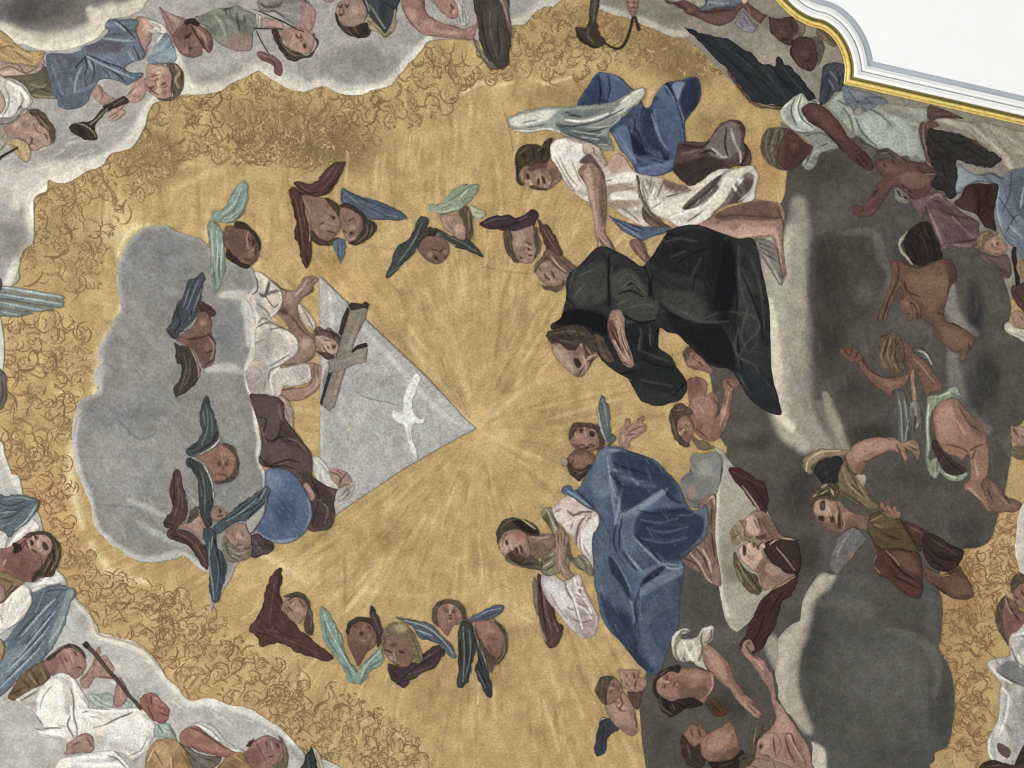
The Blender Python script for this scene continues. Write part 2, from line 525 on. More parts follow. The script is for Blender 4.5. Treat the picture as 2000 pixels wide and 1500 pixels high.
# ---------------------------------------------------------------- faint crowds drawn in ochre line
def crowd(name, label, regions, seed, cols=('8d6e44', '987a4d', 'd3ba86', 'ab8f5a', 'c2a670', 'b59a64')):
    rs = random.Random(seed)
    Vs, Fs, Cs = [], [], []
    base = 0
    cl = [pig(c, .75) for c in cols]
    def line(p, w, c):
        nonlocal base
        q = catmull(p, False, 4)
        tg = np.gradient(q, axis=0); tg /= np.maximum(np.hypot(*tg.T), 1e-6)[:, None]
        nm = np.stack([-tg[:, 1], tg[:, 0]], -1)
        t = np.linspace(0, 1, len(q)); wv = (w * (.35 + .65 * np.sin(np.pi * np.clip(t, .06, .94))))[:, None]
        h = np.full(len(q), .5) * PXM
        a, m, b = world(*(q + nm * wv).T, h * .3), world(*q.T, h * 1.2), world(*(q - nm * wv).T, h * .3)
        n = len(q)
        Vs.append(np.vstack([a, m, b])); cc = c * rs.uniform(.88, 1.15); ce = cc * .3 + cl[5] * .7; Cs.append(np.vstack([np.tile(ce, (n, 1)), np.tile(cc, (n, 1)), np.tile(ce, (n, 1))]))
        i = np.arange(n - 1) + base
        Fs.append(np.vstack([np.stack([i, i + 1, i + n + 1, i + n], -1), np.stack([i + n, i + n + 1, i + 2 * n + 1, i + 2 * n], -1)]))
        base += 3 * n
    for poly, size, n in regions:
        poly = np.array(poly, float)
        lo, hi = poly.min(0), poly.max(0)
        placed = []
        tries = 0
        n = int(n * 1.7)
        while len(placed) < n and tries < n * 30:
            tries += 1
            p = np.array([rs.uniform(lo[0], hi[0]), rs.uniform(lo[1], hi[1])])
            if not inside(p[None], poly)[0]:
                continue
            s = size * rs.uniform(.6, 1.15)
            if any(np.hypot(*(p - q)) < .95 * (s + t) * .62 for q, t in placed):
                continue
            placed.append((p, s))
            up = math.atan2(p[1] - 838, p[0] - 932) + math.pi + rs.uniform(-.7, .7)
            u = np.array([math.cos(up), math.sin(up)]); r = np.array([-u[1], u[0]])
            L = lambda a, b: tuple(p + r * a * s + u * b * s)
            w = rs.uniform(.9, 1.7)
            c = cl[0] if rs.random() < .6 else cl[1]
            jit = lambda k: rs.uniform(-k, k)
            def wob(pts, k=.09):
                return [L(a + jit(k), b + jit(k)) for a, b in pts]
            k = rs.choice((-1, 1)); e = rs.uniform(-.16, .16)
            # broad washes first: dark side of a head or fold, light brow
            line(wob([(.3 * k, .45), (.46 * k, 0), (.3 * k, -.5)]), s * .1, cl[3])
            line(wob([(-.3 * k, -.1), (-.2 * k, .3), (.05, .4)]), s * .1, cl[4])
            face = rs.random() < .55
            if face:
                line(wob([(.36 * k, .4), (.45 * k, .1), (.4 * k, -.2), (.22 * k, -.46), (-.02, -.56)], .05), w, c)
                if rs.random() < .5:
                    line(wob([(-.4 * k, .1), (-.4 * k, -.15), (-.26 * k, -.42)], .05), w * .8, c)
                for sx in (-.18, .18):
                    line([L(sx - .1 + e, .07 + jit(.05)), L(sx + e, .1), L(sx + .1 + e, .05 + jit(.05))], w * .8, cl[0])
                line([L(e, .1), L(e * 1.6 + .08 * k, -.13), L(e - .03 * k, -.16)], w * .7, c)
                line([L(-.1 + e, -.31), L(e, -.33), L(.1 + e, -.31)], w * .8, cl[1])
            for _ in range(rs.randint(2, 4)):           # locks of hair
                a = rs.uniform(.1, 3.0); x, y = math.cos(a) * .46, math.sin(a) * .5
                line(wob([(x * .75, y * .8), (x * 1.0, y * 1.1), (x * 1.25 + jit(.2), y * 1.05), (x * 1.2 + jit(.2), y * .75)], .08), w * rs.uniform(.7, 1.2), c)
            for _ in range(rs.randint(4, 7)):           # shoulders, halos, drapery
                m = rs.random(); k = rs.choice((-1, 1))
                if m < .1:
                    line(wob([(-.62, .0), (-.5, .55), (0, .8), (.52, .55), (.62, .05)][: rs.randint(3, 5)], .03), w, c)
                elif m < .45:
                    line(wob([(.2 * k, -.58), (.55 * k, -.72), (.9 * k, -1.05), (1.0 * k, -1.6)], .14), w * 1.2, c)
                elif m < .88:
                    x, y, q, a = rs.uniform(-.7, .7), rs.uniform(-1.1, .3), rs.uniform(.35, .95), rs.uniform(0, 6.3)
                    sp = rs.uniform(1.2, 3.0) * k
                    line(wob([(x + math.cos(a + sp * t / 4) * q * (1 - .09 * t), y + math.sin(a + sp * t / 4) * q * (1 - .09 * t)) for t in range(5)], .05), w, c)
                else:
                    x, y = rs.uniform(-1, 1), rs.uniform(-1.4, .9)
                    line(wob([(x, y), (x + .25, y + .14), (x + .55, y - .05)], .14), w, cl[2])
    o = emit(name, np.vstack(Vs), np.vstack(Fs)[:, ::-1], np.vstack(Cs), MAT)
    o['kind'] = 'stuff'; o['label'] = label; o['category'] = 'crowd'

# ---------------------------------------------------------------- build
def build_things():
    for t in things:
        full = [p for p in t.parts if p[1]]
        if not full:
            continue
        mat = MAT_CLOUD if cloudy(t) else MAT
        def geo(p):
            V, F, C, n = [], [], [], 0
            for v, f, c in p[1]:
                V.append(v); F.append(f + n); C.append(c); n += len(v)
            return np.vstack(V), np.vstack(F), np.vstack(C)
        if len(full) == 1 and full[0][2] is None:
            V, F, C = geo(full[0]); L = V.mean(0); L[2] = ZC
            o = emit(t.name, V - L, F, C, mat); o.location = L
        else:
            allv = np.vstack([v for p in full for v, _, _ in p[1]])
            L = allv.mean(0); L[2] = ZC
            o = bpy.data.objects.new(t.name, None); ROOT.objects.link(o); o.location = L
            o.empty_display_size = .2
            made = {}
            for i, p in enumerate(t.parts):
                if not p[1]:
                    continue
                V, F, C = geo(p)
                par = made.get(p[2]) if p[2] is not None else o
                c = emit(p[0], V - L, F, C, mat, par or o)
                if p[3]: c['label'] = p[3]
                made[i] = c
        o['label'] = t.label; o['category'] = t.cat
        grp = t.group or {'cherub': 'winged cherub heads', 'cloud': 'painted clouds', 'putto': 'nude children among the clouds'}.get(t.cat)
        if grp: o['group'] = grp
        if t.kind: o['kind'] = t.kind

# ---------------------------------------------------------------- gilded frame and white ceiling
def plain(name, rgb, rough, metal=0.0, bump=0.0, nscale=20, var=0.06):
    m = bpy.data.materials.new(name); m.use_nodes = True
    nt = m.node_tree; n = nt.nodes; l = nt.links; b = n['Principled BSDF']
    b.inputs['Roughness'].default_value = rough; b.inputs['Metallic'].default_value = metal
    tc = n.new('ShaderNodeTexCoord'); nz = n.new('ShaderNodeTexNoise'); nz.inputs['Scale'].default_value = nscale; nz.inputs['Detail'].default_value = 5
    l.new(tc.outputs['Object'], nz.inputs['Vector'])
    rp = n.new('ShaderNodeValToRGB'); c = lin(rgb)
    rp.color_ramp.elements[0].position = .3; rp.color_ramp.elements[1].position = .7
    rp.color_ramp.elements[0].color = (*np.clip(c * (1 - var), 0, 1), 1); rp.color_ramp.elements[1].color = (*np.clip(c * (1 + var), 0, 1), 1)
    l.new(nz.outputs['Fac'], rp.inputs[0]); l.new(rp.outputs[0], b.inputs['Base Color'])
    if bump:
        bp = n.new('ShaderNodeBump'); bp.inputs['Strength'].default_value = bump; bp.inputs['Distance'].default_value = .01
        l.new(nz.outputs['Fac'], bp.inputs['Height']); l.new(bp.outputs[0], b.inputs['Normal'])
    return m

def offset_path(d):
    """the frame line shifted by d towards the white field, with a clean mitre at the corner."""
    def off(p):
        t = np.gradient(p, axis=0); t /= np.hypot(*t.T)[:, None]
        return p + np.stack([t[:, 1], -t[:, 0]], -1) * d
    def resample(p, n):
        L = np.concatenate([[0], np.cumsum(np.hypot(*np.diff(p, axis=0).T))])
        u = np.linspace(0, L[-1], n)
        return np.stack([np.interp(u, L, p[:, k]) for k in (0, 1)], -1)
    c, l = off(CURVE), off(LINE)
    a = l[0]; b = l[1] - l[0]; nrm = np.array([-b[1], b[0]])
    sd = (c - a) @ nrm
    k = next((i for i in range(1, len(c)) if sd[i - 1] * sd[i] <= 0 and i > len(c) // 2), None)
    if k:
        f = sd[k - 1] / (sd[k - 1] - sd[k]); hit = c[k - 1] + f * (c[k] - c[k - 1]); c = np.vstack([c[:k], hit])
    else:
        tg = c[-1] - c[-4]; f = ((a - c[-1]) @ nrm) / (tg @ nrm); hit = c[-1] + tg * f; c = np.vstack([c, hit])
    return np.vstack([resample(c, 150), resample(np.vstack([hit, l[-1:]]), 6)[1:]])

def sweep(name, prof, mat, label):
    """prof: list of (sideways, drop) in drawing units"""
    rows = [world(*offset_path(s).T, h * PXM) for s, h in prof]
    n = 155; V = np.vstack(rows)
    F = []
    for j in range(len(prof) - 1):
        i = np.arange(n - 1)
        F.append(np.stack([j * n + i, j * n + i + 1, (j + 1) * n + i + 1, (j + 1) * n + i], -1))
    o = emit(name, V, np.vstack(F), None, mat)
    o['kind'] = 'structure'; o['label'] = label; o['category'] = 'moulding'
    return o
def GROUND(B, ops):
    B('9c7d4d', 590, 250, 230, 70, 12, .75); B('8f7447', 640, 300, 150, 50, 10, .7); B('a08052', 300, 300, 130, 80, 30, .6)
    B('a98a58', 120, 480, 110, 130, 0, .4); B('a5854f', 1230, 60, 160, 60, 10, .6); B('93754a', 1330, 130, 110, 70, 30, .75)
    B('ab8850', 1120, 60, 100, 70, 0, .5); B('94733f', 1140, 190, 160, 50, 0, .45); B('d8bd80', 960, 100, 60, 50, 0, .6)
    B('8e6f40', 1400, 250, 70, 60, 0, .5); B('b98e50', 1490, 320, 50, 90, 0, .6)
    B('c89f66', 100, 1040, 140, 170, 20, .5); B('c9a66c', 300, 1210, 160, 80, 20, .5); B('dcc07c', 560, 1120, 120, 60, 20, .65)
    B('e0c382', 470, 1130, 60, 40, 20, .5); B('d3b275', 700, 1150, 160, 40, 0, .4); B('b08b4a', 760, 1060, 160, 40, 0, .4)
    B('c8a76d', 560, 1360, 160, 80, 0, .5); B('bb965c', 420, 1370, 160, 60, 20, .4)
    B('d9bc78', 990, 1160, 90, 60, 10, .5); B('cba762', 1060, 700, 90, 90, 0, .4); B('b08a47', 1000, 460, 120, 90, -20, .35)
    B('af8a4a', 640, 520, 60, 50, 0, .5); B('ceab66', 700, 560, 90, 60, 30, .5); B('dab978', 950, 840, 90, 90, 0, .45)
    B('b39254', 1100, 820, 70, 80, 0, .35); B('a8834a', 900, 1330, 200, 90, 0, .3); B('bd9850', 1140, 1430, 110, 110, 0, .3)
    B('c29b5a', 1880, 1250, 90, 260, 5, .55); B('b5894d', 1880, 1190, 50, 60, 0, .5); B('d0b077', 1930, 1050, 60, 80, 0, .4)
    B('e8d6a2', 222, 440, 60, 60, -50, .4); B('c9aa70', 60, 620, 90, 120, 0, .35)
    cr = pig('8a6c3c'); li = pig('ecd9a8')
    def S(c, w, a, *p): ops.append(('s', c, w, a, list(zip(p[::2], p[1::2]))))
    # pale rim of light round the central cloud
    for c, w, a in ((pig('dcc88f'), 20, .6), (li, 8, .65)):
        S(c, w, a, 236, 600, 224, 640, 206, 670, 196, 700, 190, 740, 184, 780); S(c, w, a, 196, 790, 172, 818, 152, 840, 142, 880, 138, 930, 148, 980, 162, 1030)
        S(c, w * .8, a, 230, 500, 240, 470, 262, 446, 290, 438); S(c, w, a * .7, 176, 1060, 200, 1096, 240, 1128, 290, 1136)
        S(c, w * .7, a * .6, 440, 1085, 500, 1080, 560, 1110, 600, 1140)
    S(li, 7, .5, 884, 194, 910, 178, 940, 162, 975, 166, 1000, 160); S(li, 5, .5, 1048, 158, 1070, 164, 1095, 156, 1120, 150)
    S(pig('dcc692'), 8, .4, 350, 330, 370, 320, 400, 325); S(pig('dcc692'), 10, .35, 340, 370, 400, 340, 450, 330)
    S(li, 5, .2, 700, 1150, 760, 1160, 840, 1165); S(li, 4, .3, 690, 1400, 760, 1425, 830, 1470)
    S(li, 5, .4, 1000, 1190, 1020, 1205, 1040, 1215)
    # fine cracks in the plaster
    S(cr, 2.5, .6, 640, 910, 670, 920); S(cr, 2.5, .6, 938, 520, 990, 530, 1040, 535); S(cr, 2.5, .6, 980, 200, 992, 240, 1004, 300)
    S(cr, 2.5, .55, 684, 1370, 686, 1420, 690, 1470); S(cr, 2.5, .7, 580, 1280, 586, 1330, 588, 1380); S(cr, 2.5, .5, 1120, 140, 1128, 160, 1135, 180)
    S(cr, 2.5, .5, 960, 1150, 980, 1144, 1000, 1150); S(cr, 3, .6, 90, 728, 130, 732, 175, 734); S(cr, 2.5, .5, 720, 480, 760, 486, 790, 490)
    S(cr, 6, .4, 672, 1090, 674, 1150, 672, 1180); S(cr, 4, .4, 1000, 100, 1010, 150, 1000, 190)
    # thin edge line of the rays along the triangle
    S(pig('e6d3a0'), 7, .7, 720, 640, 790, 710, 860, 770, 930, 834); S(pig('d9c185'), 8, .5, 780, 650, 840, 720, 890, 780)
    S(pig('dfc88e'), 9, .45, 940, 830, 1000, 780, 1060, 740); S(pig('dfc88e'), 9, .4, 945, 845, 1010, 880, 1070, 900); S(pig('dfc88e'), 9, .4, 930, 820, 900, 720, 880, 640)

def CROWDS():
    crowd('faint_crowd', 'faint ochre line crowd of faces on the gold between the upper clouds and the first winged heads',
          [([(330, 200), (500, 150), (640, 190), (770, 190), (840, 100), (900, 120), (900, 200), (780, 250), (690, 300), (520, 330), (400, 300), (330, 340), (240, 300)], 27, 90),
           ([(460, 270), (640, 260), (720, 290), (640, 310), (480, 320)], 15, 24)], 4)
    crowd('faint_crowd', 'faint ochre line crowd of faces and trumpets near the hanging trumpets at the top',
          [([(1010, 60), (1070, 20), (1160, 20), (1240, 60), (1340, 80), (1430, 150), (1360, 150), (1250, 120), (1130, 140), (1000, 150), (890, 170), (940, 130), (995, 120)], 25, 60)], 7)
    crowd('faint_crowd', 'faint ochre line crowd of haloed saints on the gold at the left edge by the organ pipes',
          [([(70, 400), (100, 360), (200, 330), (260, 300), (330, 340), (270, 390), (200, 470), (190, 560), (120, 560), (60, 530), (50, 490)], 31, 30),
           ([(10, 640), (60, 615), (150, 620), (170, 680), (160, 760), (140, 830), (130, 870), (20, 860), (0, 760)], 31, 24)], 11)
    crowd('faint_crowd', 'faint brown line crowd of faces on the gold beside the large angel at lower left',
          [([(20, 850), (130, 860), (135, 960), (160, 1060), (230, 1130), (330, 1160), (340, 1230), (250, 1240), (190, 1210), (140, 1150), (120, 1080), (90, 1000), (50, 950)], 27, 66),
           ([(330, 1160), (420, 1190), (470, 1260), (560, 1310), (600, 1380), (520, 1390), (400, 1360), (340, 1310), (290, 1255)], 27, 44)], 19, ('8f6b43', '9a764d', 'd6b684', 'aa8654', 'c8a570', 'bc9863'))
    crowd('faint_crowd', 'faint ochre line crowd of faces along the bottom below the four lower winged heads',
          [([(560, 1330), (700, 1370), (790, 1420), (850, 1500), (640, 1500), (600, 1470), (520, 1400)], 25, 42)], 23)
    crowd('faint_crowd', 'faint ochre line crowd of faces on the gold at the lower right edge',
          [([(1870, 1080), (1950, 1030), (1985, 1000), (1985, 1130), (1940, 1180), (1920, 1290), (1930, 1330), (1920, 1480), (1860, 1500), (1840, 1480), (1868, 1400), (1855, 1290), (1842, 1240), (1848, 1190), (1880, 1150)], 24, 60)], 29, ('967049', 'a07b50', 'd0ae7a', 'a8824f', 'c09a62', 'b8925a'))

